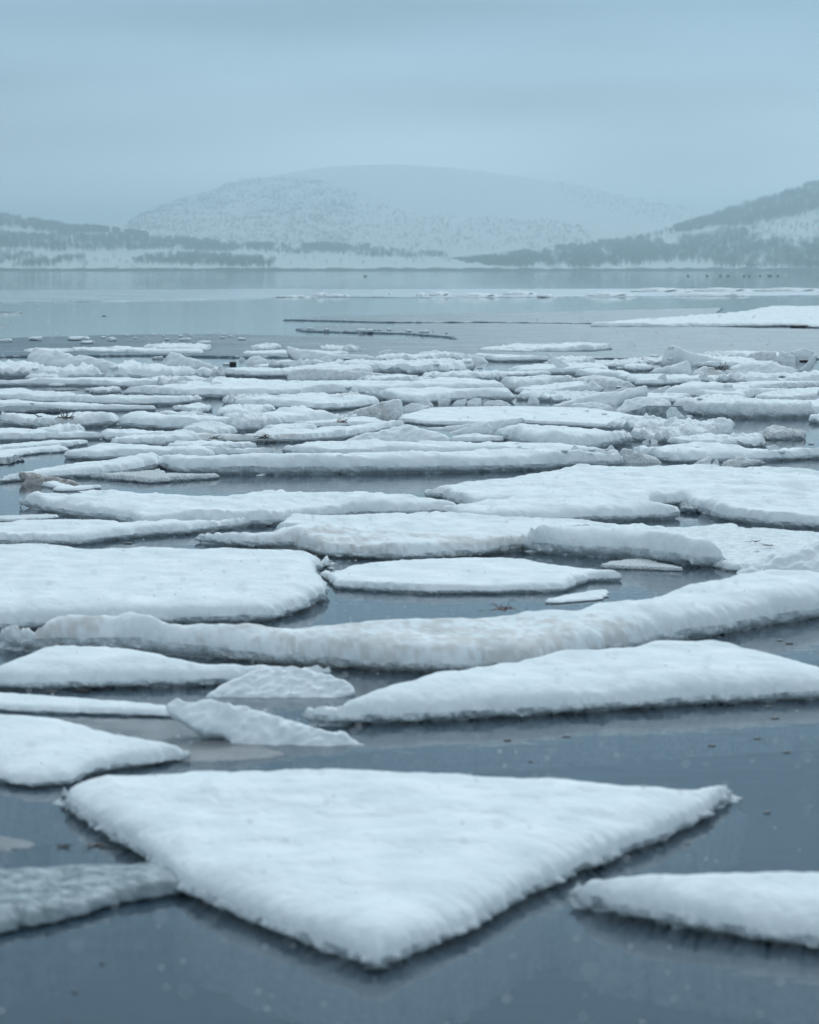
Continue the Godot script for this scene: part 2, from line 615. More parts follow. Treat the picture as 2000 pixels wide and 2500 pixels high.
func stick(st: SurfaceTool, a: Vector3, b: Vector3, ra: float, rb: float):
	var d := (b - a).normalized()
	var u := d.cross(Vector3(0.31, 0.2, 0.93)).normalized()
	var w := d.cross(u)
	for k in 4:
		var p := u * cos(k * PI / 2) + w * sin(k * PI / 2)
		var q := u * cos((k + 1) * PI / 2) + w * sin((k + 1) * PI / 2)
		for x in [a + p * ra, b + p * rb, a + q * ra, a + q * ra, b + p * rb, b + q * rb]:
			st.add_vertex(x)

func scatter(h: Dictionary, patch: Array, count: int, tall: float, called: String, mesh: Mesh, label: String):
	var mm := MultiMesh.new()
	mm.transform_format = MultiMesh.TRANSFORM_3D
	mm.mesh = mesh
	var at: Array[Transform3D] = []
	var lo := PackedVector2Array(patch[0])
	var hi := PackedVector2Array(patch[1])
	var x0 := lo[0].x
	var x1 := lo[lo.size() - 1].x
	var tries := 0
	while at.size() < count and tries < count * 6:
		tries += 1
		var x := rng.randf_range(x0, x1)
		var a := along(lo, x)
		var b := along(hi, x)
		if b <= a:
			continue
		var u := rng.randf_range(-0.12, 1.06)
		var y := lerpf(a, b, u)
		var holes := nz.get_noise_2d(x * 0.022, y * 0.12 + 40.0) + 0.6 * nz.get_noise_2d(x * 0.09, y * 0.4)
		if holes < -0.42 + 0.3 * rng.randf() + 0.5 * maxf(0.0, absf(u - 0.5) - 0.42) * 6.0:
			continue
		var t := clampf((y - 0.8) / maxf(along(h.crest, x) - 1.0, 1.0), 0.015, 1.0)
		var s := tall * rng.randf_range(0.6, 1.15)
		var basis := Basis(Vector3.UP, rng.randf() * TAU).scaled(Vector3(s * rng.randf_range(0.9, 1.4), s, s))
		at.append(Transform3D(basis, Vector3(x, hill_y(h, x, t) - 0.1, -lerpf(h.near, h.far, t))))
	mm.instance_count = at.size()
	for k in at.size():
		mm.set_instance_transform(k, at[k])
	var o := MultiMeshInstance3D.new()
	o.name = numbered(called)
	o.multimesh = mm
	add_child(o)
	setting(o, "stuff")
	tag(o, label, "forest")

func join(parts: Array) -> ArrayMesh:
	var am := ArrayMesh.new()
	for k in 2:
		am.add_surface_from_arrays(Mesh.PRIMITIVE_TRIANGLES, parts[k].surface_get_arrays(0))
		am.surface_set_material(k, M.bark if k == 0 else M.twigs)
	return am

func build_land():
	for h in HILLS:
		hill(h.name, h)
	var wood := join(birch_parts(5, 120))
	for f in FORESTS:
		scatter(HILLS[f[0]], f[1], f[2], f[3], "forest", wood, f[4])
	# birches that stand out one by one
	var kinds := [birch_parts(21, 130), birch_parts(22, 130), birch_parts(23, 130)]
	for q in TREES:
		var h: Dictionary = HILLS[q[0]]
		var t := clampf((q[2] - 0.8) / maxf(along(h.crest, q[1]) - 1.0, 1.0), 0.015, 1.0)
		var root := Node3D.new()
		root.name = numbered(q[4])
		add_child(root)
		root.position = Vector3(q[1], hill_y(h, q[1], t) - 0.1, -lerpf(h.near, h.far, t))
		root.rotation.y = rng.randf() * TAU
		root.scale = Vector3(q[3] * q[5], q[3], q[3] * q[5])
		var k := rng.randi() % 3
		part("trunk", kinds[k][0], M.bark, root)
		part("crown", kinds[k][1], M.twigs, root)
		tag(root, q[6], "tree", q[7])
	# the dark stony strip along the far waterline
	var v := PackedVector3Array()
	var idx := PackedInt32Array()
	var n := 700
	for i in n + 1:
		var x := lerpf(-900.0, 900.0, float(i) / n)
		var jag := 14.0 * nz.get_noise_2d(x * 0.006, 4.0 + 1560.0) + 4.0 * nz.get_noise_2d(x * 0.03, 9.0)
		var z := -1553.0 + jag
		var top := 1.9 + 0.7 * nz.get_noise_2d(x * 0.05, 2.0) + 0.5 * nz.get_noise_2d(x * 0.3, 7.0)
		v.append_array([Vector3(x, -0.4, z + 3.0), Vector3(x, top * 0.55, z + 1.2), Vector3(x, top, z), Vector3(x, top * 0.8, z - 4.0), Vector3(x, -0.3, z - 8.0)])
	for i in n:
		for q in 4:
			var c := i * 5 + q
			idx.append_array([c, c + 1, c + 6, c, c + 6, c + 5])
	setting(part("shore", mesh_of(v, idx, PackedColorArray()), M.rock, self))

# ------------------------------------------------------------------ small things
func lump_mesh(sd: int, squash: float) -> ArrayMesh:
	var s := SphereMesh.new()
	s.radial_segments = 14
	s.rings = 8
	var a := s.get_mesh_arrays()
	var v: PackedVector3Array = a[Mesh.ARRAY_VERTEX]
	var c := FastNoiseLite.new()
	c.seed = sd
	c.frequency = 1.0
	for k in v.size():
		var p := v[k] * 2.0
		# squared-off, broken shape
		var q := Vector3(signf(p.x) * pow(absf(p.x), 0.62), signf(p.y) * pow(absf(p.y), 0.8), signf(p.z) * pow(absf(p.z), 0.62))
		v[k] = q * 0.5 * (1.0 + 0.45 * c.get_noise_3dv(p * 1.1)) * Vector3(1, squash, 1)
	return mesh_of(v, a[Mesh.ARRAY_INDEX], PackedColorArray())

func dome_mesh() -> ArrayMesh:
	var s := SphereMesh.new()
	s.radial_segments = 36
	s.rings = 16
	var a := s.get_mesh_arrays()
	var v: PackedVector3Array = a[Mesh.ARRAY_VERTEX]
	for k in v.size():
		v[k] *= 1.0 + 0.35 * nz.get_noise_3d(v[k].x * 5.0, v[k].y * 2.0, v[k].z * 3.0)
	return mesh_of(v, a[Mesh.ARRAY_INDEX], PackedColorArray())

func build_small_ice():
	var kinds: Array[ArrayMesh] = []
	for k in 5:
		kinds.append(lump_mesh(100 + k, 1.0))
	var dome := dome_mesh()
	for q in LUMPS:   # x, z, y of the foot, width, height, label, group, material
		var o := part(numbered("ice_lump"), kinds[rng.randi() % 5], M[q[7]], self)
		o.position = Vector3(q[0], q[2] + q[4] * 0.36, q[1])
		o.scale = Vector3(q[3], q[4], q[3] * rng.randf_range(0.7, 1.1))
		if q.size() > 8:   # a long drifted bank
			o.mesh = dome
			o.position.y = q[2]
			o.scale = Vector3(q[3] * 1.1, q[4] * 2.0, q[4] * 9.0)
		o.rotation.y = rng.randf_range(-0.35, 0.35)
		tag(o, q[5], "ice", q[6])
	for q in SPECKS:   # floating bits of debris
		var o := part(numbered("debris"), kinds[rng.randi() % 5], M.stone, self)
		o.position = Vector3(q[0], 0.002, q[1])
		o.scale = Vector3(q[2], q[2] * 0.22, q[2] * 0.7)
		tag(o, q[3], "debris", q[4])
	for q in STONES:
		var o := part(numbered("stone"), kinds[1], M.stone, self)
		o.position = Vector3(q[0], q[2] + q[4] * 0.4, q[1])
		o.scale = Vector3(q[3], q[4], q[3])
		tag(o, q[5], "stone")

# a washed-up clump: forked stems that lie on the ice and curl up at their ends
func build_weed():
	for q in WEED:   # x, y, z, size, stems, material, name, label, lift
		var root := Node3D.new()
		root.name = numbered(q[6])
		add_child(root)
		root.position = Vector3(q[0], q[1], q[2])
		tag(root, q[7], q[6].replace("_", " "))
		for k in int(q[4]):
			var st := SurfaceTool.new()
			st.begin(Mesh.PRIMITIVE_TRIANGLES)
			var a := rng.randf() * TAU
			var p := Vector3(rng.randf_range(-0.3, 0.3) * q[3], 0.0, rng.randf_range(-0.2, 0.2) * q[3])
			var d := Vector3(cos(a), rng.randf_range(0.0, 0.7) * q[8], 0.5 * sin(a)).normalized()
			var thick: float = q[3] * rng.randf_range(0.035, 0.06)
			for s in 5:
				var nd := (d + Vector3(rng.randf_range(-0.5, 0.5), rng.randf_range(-0.5, 0.3) * q[8], rng.randf_range(-0.4, 0.4))).normalized()
				var e: Vector3 = p + nd * q[3] * 0.13
				e.y = maxf(e.y, 0.0)
				stick(st, p, e, thick, thick * 0.8)
				if s > 0 and rng.randf() < 0.7:
					var side := (nd + Vector3(rng.randf_range(-1, 1), rng.randf_range(0, 0.8) * q[8], rng.randf_range(-1, 1))).normalized()
					stick(st, e, e + side * q[3] * 0.16, thick * 0.8, thick * 0.3)
				thick *= 0.8
				p = e
				d = nd
			st.generate_normals()
			part("stem", st.commit(), M[q[5]], root)

func build_birds():
	for q in BIRDS:
		var root := Node3D.new()
		root.name = numbered("water_bird")
		add_child(root)
		root.position = Vector3(q[0], 0.0, q[1])
		root.rotation.y = rng.randf_range(-0.6, 0.6) + (PI if rng.randf() < 0.5 else 0.0)
		var st := SurfaceTool.new()
		st.begin(Mesh.PRIMITIVE_TRIANGLES)
		var prof := [[-0.34, 0.20, 0.02], [-0.24, 0.16, 0.10], [0.0, 0.12, 0.17], [0.2, 0.14, 0.13], [0.28, 0.22, 0.07], [0.31, 0.36, 0.055], [0.36, 0.42, 0.06], [0.45, 0.40, 0.015]]
		for k in prof.size() - 1:
			var a: Array = prof[k]
			var b: Array = prof[k + 1]
			for s in 8:
				var u := TAU * s / 8
				var w := TAU * (s + 1) / 8
				var p0 := Vector3(a[0], a[1] + sin(u) * a[2], cos(u) * a[2])
				var p1 := Vector3(a[0], a[1] + sin(w) * a[2], cos(w) * a[2])
				var p2 := Vector3(b[0], b[1] + sin(u) * b[2], cos(u) * b[2])
				var p3 := Vector3(b[0], b[1] + sin(w) * b[2], cos(w) * b[2])
				for x in [p0, p1, p2, p1, p3, p2]:
					st.add_vertex(x)
		st.generate_normals()
		part("body", st.commit(), M.bird, root)
		root.scale = Vector3.ONE * 1.1
		tag(root, q[2], "bird", q[3])

# falling snow: small irregular clumps of crystals hanging in the air between the camera and the far ice
func build_snowfall():
	var st := SurfaceTool.new()
	st.begin(Mesh.PRIMITIVE_TRIANGLES)
	# flattened, ragged clump
	var rim := PackedVector3Array()
	for k in 10:
		rim.append(Vector3(cos(TAU * k / 10), 0.0, sin(TAU * k / 10)) * rng.randf_range(0.35, 0.62) + Vector3(0, rng.randf_range(-0.05, 0.05), 0))
	for k in 10:
		var p := rim[k]
		var q := rim[(k + 1) % 10]
		for x in [Vector3(0, 0.30, 0), p, q, Vector3(0, -0.26, 0), q, p]:
			st.add_vertex(x)
	st.generate_normals()
	var mm := MultiMesh.new()
	mm.transform_format = MultiMesh.TRANSFORM_3D
	mm.mesh = st.commit()
	var n := 7000
	mm.instance_count = n
	for k in n:
		# evenly through the air from 1.5 m to 45 m ahead
		var z := 2.2 + 36.0 * pow(rng.randf(), 0.9)
		var p := Vector3(rng.randf_range(-0.26, 0.26) * z, 0.03 + rng.randf() * (1.95 + 0.02 * z), -z)
		var s := rng.randf_range(0.005, 0.013)
		var b := Basis.from_euler(Vector3(rng.randf_range(-0.5, 0.5), rng.randf() * TAU, rng.randf_range(-0.5, 0.5))).scaled(Vector3(s, s, s))
		mm.set_instance_transform(k, Transform3D(b, p))
	var o := MultiMeshInstance3D.new()
	o.name = "snowfall"
	o.multimesh = mm
	o.material_override = M.flake
	add_child(o)
	setting(o, "stuff")
	tag(o, "white snowflakes falling through the air over the water", "snow")

# ------------------------------------------------------------------ what stands where, in metres
var HILLS: Array[Dictionary] = [
	{"name": "hill", "near": 1560.0, "far": 2150.0, "x0": -1100.0, "x1": 900.0, "crest": ring([-1024, 80.2, -585, 65.6, -439, 54.6, -366, 46.6, -334, 42.2, -313, 38.6, -281, 35.6, -260, 32.7, -228, 28, -201, 25, -146, 21.4, -110, 19.5, -73, 20.3, 0, 17.4, 37, 14.8, 110, 9.7, 183, 5.3, 585, 4.2])},
	{"name": "hill_right", "near": 1560.0, "far": 2000.0, "x0": -60.0, "x1": 1100.0, "crest": ring([-68, 2.3, 0, 2.7, 32, 4, 59, 7.4, 99, 12.2, 138, 18.3, 178, 22.4, 217, 31.2, 247, 40.8, 276, 52, 296, 56.1, 340, 71.7, 408, 88.4, 544, 108.8, 884, 122.4])},
	{"name": "mountain", "near": 2200.0, "far": 2750.0, "x0": -1600.0, "x1": 1600.0, "crest": ring([-1403, 88, -748, 46, -468, 34.3, -374, 41.3, -351, 45, -332, 51.1, -304, 62.8, -278, 73.5, -237, 84.3, -210, 95.5, -183, 100.7, -140, 108.6, -94, 116.1, -23, 118.9, 47, 115.2, 117, 106.7, 187, 96.5, 234, 85.7, 281, 74, 351, 64.7, 655, 83.4, 1029, 111.4])},
]
# woods: hill, lower and upper limit as (x, height) lines, number of trees, height of a tree, label
var FORESTS := [
	[0, [[Vector2(-379, 31), Vector2(-344, 34.4), Vector2(-317, 33.1), Vector2(-290, 32.1), Vector2(-269, 33.3), Vector2(-216, 26.4)], [Vector2(-420, 52.4), Vector2(-366, 46.4), Vector2(-331, 41.6), Vector2(-299, 37.1), Vector2(-270, 34), Vector2(-215, 26)]], 1900, 5.5, "dense leafless wood along the crest of the left hill"],
	[0, [[Vector2(-342, 14.5), Vector2(-303, 14.7), Vector2(-271, 14.9), Vector2(-250, 15.1), Vector2(-224, 15.5), Vector2(-169, 15.3)], [Vector2(-371, 27.2), Vector2(-332, 27.9), Vector2(-314, 26.7), Vector2(-279, 29.2), Vector2(-250, 28.4), Vector2(-186, 23.9)]], 2200, 5.5, "band of grey leafless wood halfway down the left hill"],
	[0, [[Vector2(-308, 1.7), Vector2(-269, 2), Vector2(-249, 2.5), Vector2(-230, 3.1)], [Vector2(-334, 11.3), Vector2(-293, 10.8), Vector2(-270, 10.2), Vector2(-245, 8.4)]], 420, 5.0, "scrubby wood by the water at the left edge"],
	[0, [[Vector2(-191, 5.4), Vector2(-160, 3.1), Vector2(-109, 2.3), Vector2(-92, 1.7)], [Vector2(-203, 9.9), Vector2(-178, 10), Vector2(-136, 9.4), Vector2(-100, 6.1)]], 800, 5.0, "low leafless wood by the water left of the snowfields"],
	[0, [[Vector2(-133, 14), Vector2(-65, 12.5), Vector2(0, 8.9), Vector2(30, 6.3)], [Vector2(-144, 20), Vector2(-71, 18.4), Vector2(0, 14.6), Vector2(34, 11.6)]], 700, 4.5, "thin scattering of trees on the low snowfields"],
	[0, [[Vector2(-170, 14.4), Vector2(-106, 17.2), Vector2(-36, 17)], [Vector2(-188, 23), Vector2(-110, 19.3), Vector2(-37, 18.6)]], 1000, 5.5, "tree belt on the far rim of the low snowfields"],
	[1, [[Vector2(178, 22.2), Vector2(219, 31.6), Vector2(254, 34.4), Vector2(283, 38.4), Vector2(319, 46.7), Vector2(365, 54)], [Vector2(178, 22.2), Vector2(219, 31.6), Vector2(266, 48.1), Vector2(302, 57.9), Vector2(340, 71.5), Vector2(391, 84)]], 3000, 6.0, "dense leafless wood on the crest of the right hill"],
	[1, [[Vector2(31, 3.3), Vector2(71, 2.6), Vector2(110, 2.3), Vector2(147, 4.8), Vector2(189, 5.1), Vector2(220, 2.3), Vector2(266, 1.5), Vector2(306, 1.5)], [Vector2(32, 3.8), Vector2(85, 10.4), Vector2(136, 17.8), Vector2(199, 22.2), Vector2(216, 22.4), Vector2(237, 26.1), Vector2(255, 29), Vector2(249, 20), Vector2(265, 19.1), Vector2(328, 18.5)]], 5200, 6.0, "broad grey wood on the lower slope of the right hill"],
	[1, [[Vector2(249, 22.1), Vector2(267, 20.4), Vector2(292, 20.1), Vector2(330, 20.4)], [Vector2(261, 33.3), Vector2(283, 35.3), Vector2(314, 40.9), Vector2(354, 43.3)]], 110, 4.0, "scattered shrubs on the snowfield of the right hill"],
	[1, [[Vector2(143, 18.6), Vector2(178, 22.2), Vector2(216, 29.7)], [Vector2(143, 18.6), Vector2(178, 22.2), Vector2(218, 31.2)]], 70, 5.0, "sparse trees on the low shoulder of the right hill"],
	[2, [[Vector2(-308, 24.2), Vector2(-198, 22.5), Vector2(-118, 22.4), Vector2(-55, 23.2)], [Vector2(-351, 44.8), Vector2(-304, 62.6), Vector2(-237, 84.1), Vector2(-183, 100.5), Vector2(-138, 100.5), Vector2(-62, 83)]], 6500, 2.6, "faint hazy wood on the left flank of the mountain"],
	[2, [[Vector2(-157, 21.6), Vector2(0, 21.5), Vector2(177, 20.9)], [Vector2(-181, 85.4), Vector2(0, 58.3), Vector2(186, 40.8)]], 1500, 3.4, "faint hazy wood at the foot of the mountain"],
	[2, [[Vector2(-127, 58.7), Vector2(0, 67.9), Vector2(131, 69.1)], [Vector2(-140, 108.4), Vector2(-23, 118.4), Vector2(140, 101.8)]], 60, 2.6, "thin hazy scrub near the top of the mountain"],
	[2, [[Vector2(167, 69.7), Vector2(240, 56.1), Vector2(319, 37.7)], [Vector2(178, 97.3), Vector2(257, 79.6), Vector2(351, 64.5)]], 500, 2.8, "faint hazy wood on the right flank of the mountain"],
]
# trees told apart: hill, x, height up the slope, size, name, width, label, group
var TREES := [
	[0, -212.5, 1.7, 6, "bush", 1.5, "dark round bush alone on the snow by the water at left", "bushes on the far shore"],
	[0, -180.5, 1.5, 3, "bush", 1.5, "small dark bush by the water right of the lone round bush", "bushes on the far shore"],
	[0, -189.6, 1.2, 2.6, "bush", 2.4, "low wide bush on the waterline between two round bushes", "bushes on the far shore"],
	[0, -233.9, 6.1, 3.1, "birch_tree", 1.0, "small bare birch on the snow slope above the lone round bush", "birches above the round bush"],
	[0, -228.6, 5.8, 2.6, "birch_tree", 1.0, "small bare birch on the snow slope above the lone round bush", "birches above the round bush"],
	[0, -224.2, 4.9, 2.9, "birch_tree", 1.0, "small bare birch on the snow slope above the lone round bush", "birches above the round bush"],
	[0, -218.3, 4.2, 3.2, "birch_tree", 1.0, "small bare birch on the snow slope above the lone round bush", "birches above the round bush"],
	[0, -219.3, 6.4, 3.5, "birch_tree", 1.0, "small bare birch on the snow slope above the lone round bush", "birches above the round bush"],
	[0, -215.8, 5.7, 3.8, "birch_tree", 1.0, "small bare birch on the snow slope above the lone round bush", "birches above the round bush"],
	[0, -210.1, 5.3, 3.5, "birch_tree", 1.0, "small bare birch on the snow slope above the lone round bush", "birches above the round bush"],
	[0, -207.7, 5.2, 3.4, "birch_tree", 1.0, "small bare birch on the snow slope above the lone round bush", "birches above the round bush"],
	[0, -212.1, 8.4, 3.8, "birch_tree", 1.0, "small bare birch on the snow slope above the lone round bush", "birches above the round bush"],
	[0, -200.1, 5.4, 3.8, "birch_tree", 1.0, "small bare birch on the snow slope above the lone round bush", "birches above the round bush"],
	[0, -193.5, 4.6, 3.1, "birch_tree", 1.0, "small bare birch on the snow slope above the lone round bush", "birches above the round bush"],
	[0, -195.3, 6.6, 3.9, "birch_tree", 1.0, "small bare birch on the snow slope above the lone round bush", "birches above the round bush"],
	[0, -94.3, 9.4, 3.2, "birch_tree", 1.0, "single bare birch on the low snowfield in the middle of the far shore", "birches on the low snowfield"],
	[0, -80.2, 3.3, 3.7, "birch_tree", 1.0, "single bare birch on the low snowfield in the middle of the far shore", "birches on the low snowfield"],
	[0, -76.6, 7.9, 3.8, "birch_tree", 1.0, "single bare birch on the low snowfield in the middle of the far shore", "birches on the low snowfield"],
	[0, -69.4, 7.5, 3.9, "birch_tree", 1.0, "single bare birch on the low snowfield in the middle of the far shore", "birches on the low snowfield"],
	[0, -56.3, 3.7, 4, "birch_tree", 1.0, "single bare birch on the low snowfield in the middle of the far shore", "birches on the low snowfield"],
	[0, -47.3, 4, 4.5, "birch_tree", 1.0, "single bare birch on the low snowfield in the middle of the far shore", "birches on the low snowfield"],
	[0, -45, 9, 4.3, "birch_tree", 1.0, "single bare birch on the low snowfield in the middle of the far shore", "birches on the low snowfield"],
	[0, -31.7, 3.7, 3.9, "birch_tree", 1.0, "single bare birch on the low snowfield in the middle of the far shore", "birches on the low snowfield"],
	[0, -28, 8.6, 4.2, "birch_tree", 1.0, "single bare birch on the low snowfield in the middle of the far shore", "birches on the low snowfield"],
	[0, -20.2, 8.1, 3.1, "birch_tree", 1.0, "single bare birch on the low snowfield in the middle of the far shore", "birches on the low snowfield"],
	[0, -9.4, 3.2, 3.1, "birch_tree", 1.0, "single bare birch on the low snowfield in the middle of the far shore", "birches on the low snowfield"],
	[0, -2.3, 7.2, 3.2, "birch_tree", 1.0, "single bare birch on the low snowfield in the middle of the far shore", "birches on the low snowfield"],
	[0, 3, 4.6, 4.3, "birch_tree", 1.0, "single bare birch on the low snowfield in the middle of the far shore", "birches on the low snowfield"],
	[0, 9.7, 5.7, 3.1, "birch_tree", 1.0, "single bare birch on the low snowfield in the middle of the far shore", "birches on the low snowfield"],
	[1, 175.2, 21.7, 5.8, "birch_tree", 1.0, "bare birch standing against the sky on the right hill crest", "birches on the right crest"],
	[1, 180.9, 22.6, 7.5, "birch_tree", 1.0, "bare birch standing against the sky on the right hill crest", "birches on the right crest"],
	[1, 185.3, 23.6, 7.5, "birch_tree", 1.0, "bare birch standing against the sky on the right hill crest", "birches on the right crest"],
	[1, 190.2, 24.6, 5.2, "birch_tree", 1.0, "bare birch standing against the sky on the right hill crest", "birches on the right crest"],
	[1, 196.5, 26, 5.1, "birch_tree", 1.0, "bare birch standing against the sky on the right hill crest", "birches on the right crest"],
	[1, 200.8, 27, 6, "birch_tree", 1.0, "bare birch standing against the sky on the right hill crest", "birches on the right crest"],
	[1, 207.4, 28.5, 5.4, "birch_tree", 1.0, "bare birch standing against the sky on the right hill crest", "birches on the right crest"],
	[1, 211.3, 29.4, 7.2, "birch_tree", 1.0, "bare birch standing against the sky on the right hill crest", "birches on the right crest"],
	[1, 217.6, 30.9, 7.4, "birch_tree", 1.0, "bare birch standing against the sky on the right hill crest", "birches on the right crest"],
	[1, 224.6, 33.1, 5.9, "birch_tree", 1.0, "bare birch standing against the sky on the right hill crest", "birches on the right crest"],
	[1, 228.9, 34.5, 6.3, "birch_tree", 1.0, "bare birch standing against the sky on the right hill crest", "birches on the right crest"],
	[1, 234.8, 36.4, 6.5, "birch_tree", 1.0, "bare birch standing against the sky on the right hill crest", "birches on the right crest"],
	[1, 240.1, 38.1, 6.6, "birch_tree", 1.0, "bare birch standing against the sky on the right hill crest", "birches on the right crest"],
	[1, 246.6, 40.2, 6.3, "birch_tree", 1.0, "bare birch standing against the sky on the right hill crest", "birches on the right crest"],
	[1, 250.6, 41.7, 6.8, "birch_tree", 1.0, "bare birch standing against the sky on the right hill crest", "birches on the right crest"],
	[1, 255.6, 43.6, 5.8, "birch_tree", 1.0, "bare birch standing against the sky on the right hill crest", "birches on the right crest"],
	[1, 261.1, 29.6, 4.3, "birch_tree", 1.0, "lone bare birch on the bright snowfield of the right hill", "birches on the right snowfield"],
	[1, 263.8, 31, 4.4, "birch_tree", 1.0, "lone bare birch on the bright snowfield of the right hill", "birches on the right snowfield"],
	[1, 264.4, 28.1, 4.4, "birch_tree", 1.0, "lone bare birch on the bright snowfield of the right hill", "birches on the right snowfield"],
	[1, 267.7, 27.8, 4.2, "birch_tree", 1.0, "lone bare birch on the bright snowfield of the right hill", "birches on the right snowfield"],
	[1, 276.6, 31.4, 4.6, "birch_tree", 1.0, "lone bare birch on the bright snowfield of the right hill", "birches on the right snowfield"],
	[1, 285.9, 36.1, 3.6, "birch_tree", 1.0, "lone bare birch on the bright snowfield of the right hill", "birches on the right snowfield"],
	[1, 274.8, 23, 3.9, "birch_tree", 1.0, "lone bare birch on the bright snowfield of the right hill", "birches on the right snowfield"],
	[1, 283.9, 27.9, 4, "birch_tree", 1.0, "lone bare birch on the bright snowfield of the right hill", "birches on the right snowfield"],
	[1, 292, 31.7, 4.1, "birch_tree", 1.0, "lone bare birch on the bright snowfield of the right hill", "birches on the right snowfield"],
	[1, 296.7, 31.8, 4.1, "birch_tree", 1.0, "lone bare birch on the bright snowfield of the right hill", "birches on the right snowfield"],
	[1, 304.5, 35.4, 4.4, "birch_tree", 1.0, "lone bare birch on the bright snowfield of the right hill", "birches on the right snowfield"],
	[1, 304, 31.4, 3.8, "birch_tree", 1.0, "lone bare birch on the bright snowfield of the right hill", "birches on the right snowfield"],
	[1, 139, 3.5, 2.2, "bush", 1.8, "dark scrub bush on the right shore below the wood", "bushes on the right shore"],
	[1, 140.1, 2.6, 2.1, "bush", 1.8, "dark scrub bush on the right shore below the wood", "bushes on the right shore"],
	[1, 145.1, 3.3, 3, "bush", 1.8, "dark scrub bush on the right shore below the wood", "bushes on the right shore"],
	[1, 146.9, 2.3, 2.2, "bush", 1.8, "dark scrub bush on the right shore below the wood", "bushes on the right shore"],
	[1, 151.3, 2.7, 3.1, "bush", 1.8, "dark scrub bush on the right shore below the wood", "bushes on the right shore"],
	[1, 157.1, 3.5, 2.1, "bush", 1.8, "dark scrub bush on the right shore below the wood", "bushes on the right shore"],
	[1, 161.1, 3.6, 3, "bush", 1.8, "dark scrub bush on the right shore below the wood", "bushes on the right shore"],
]
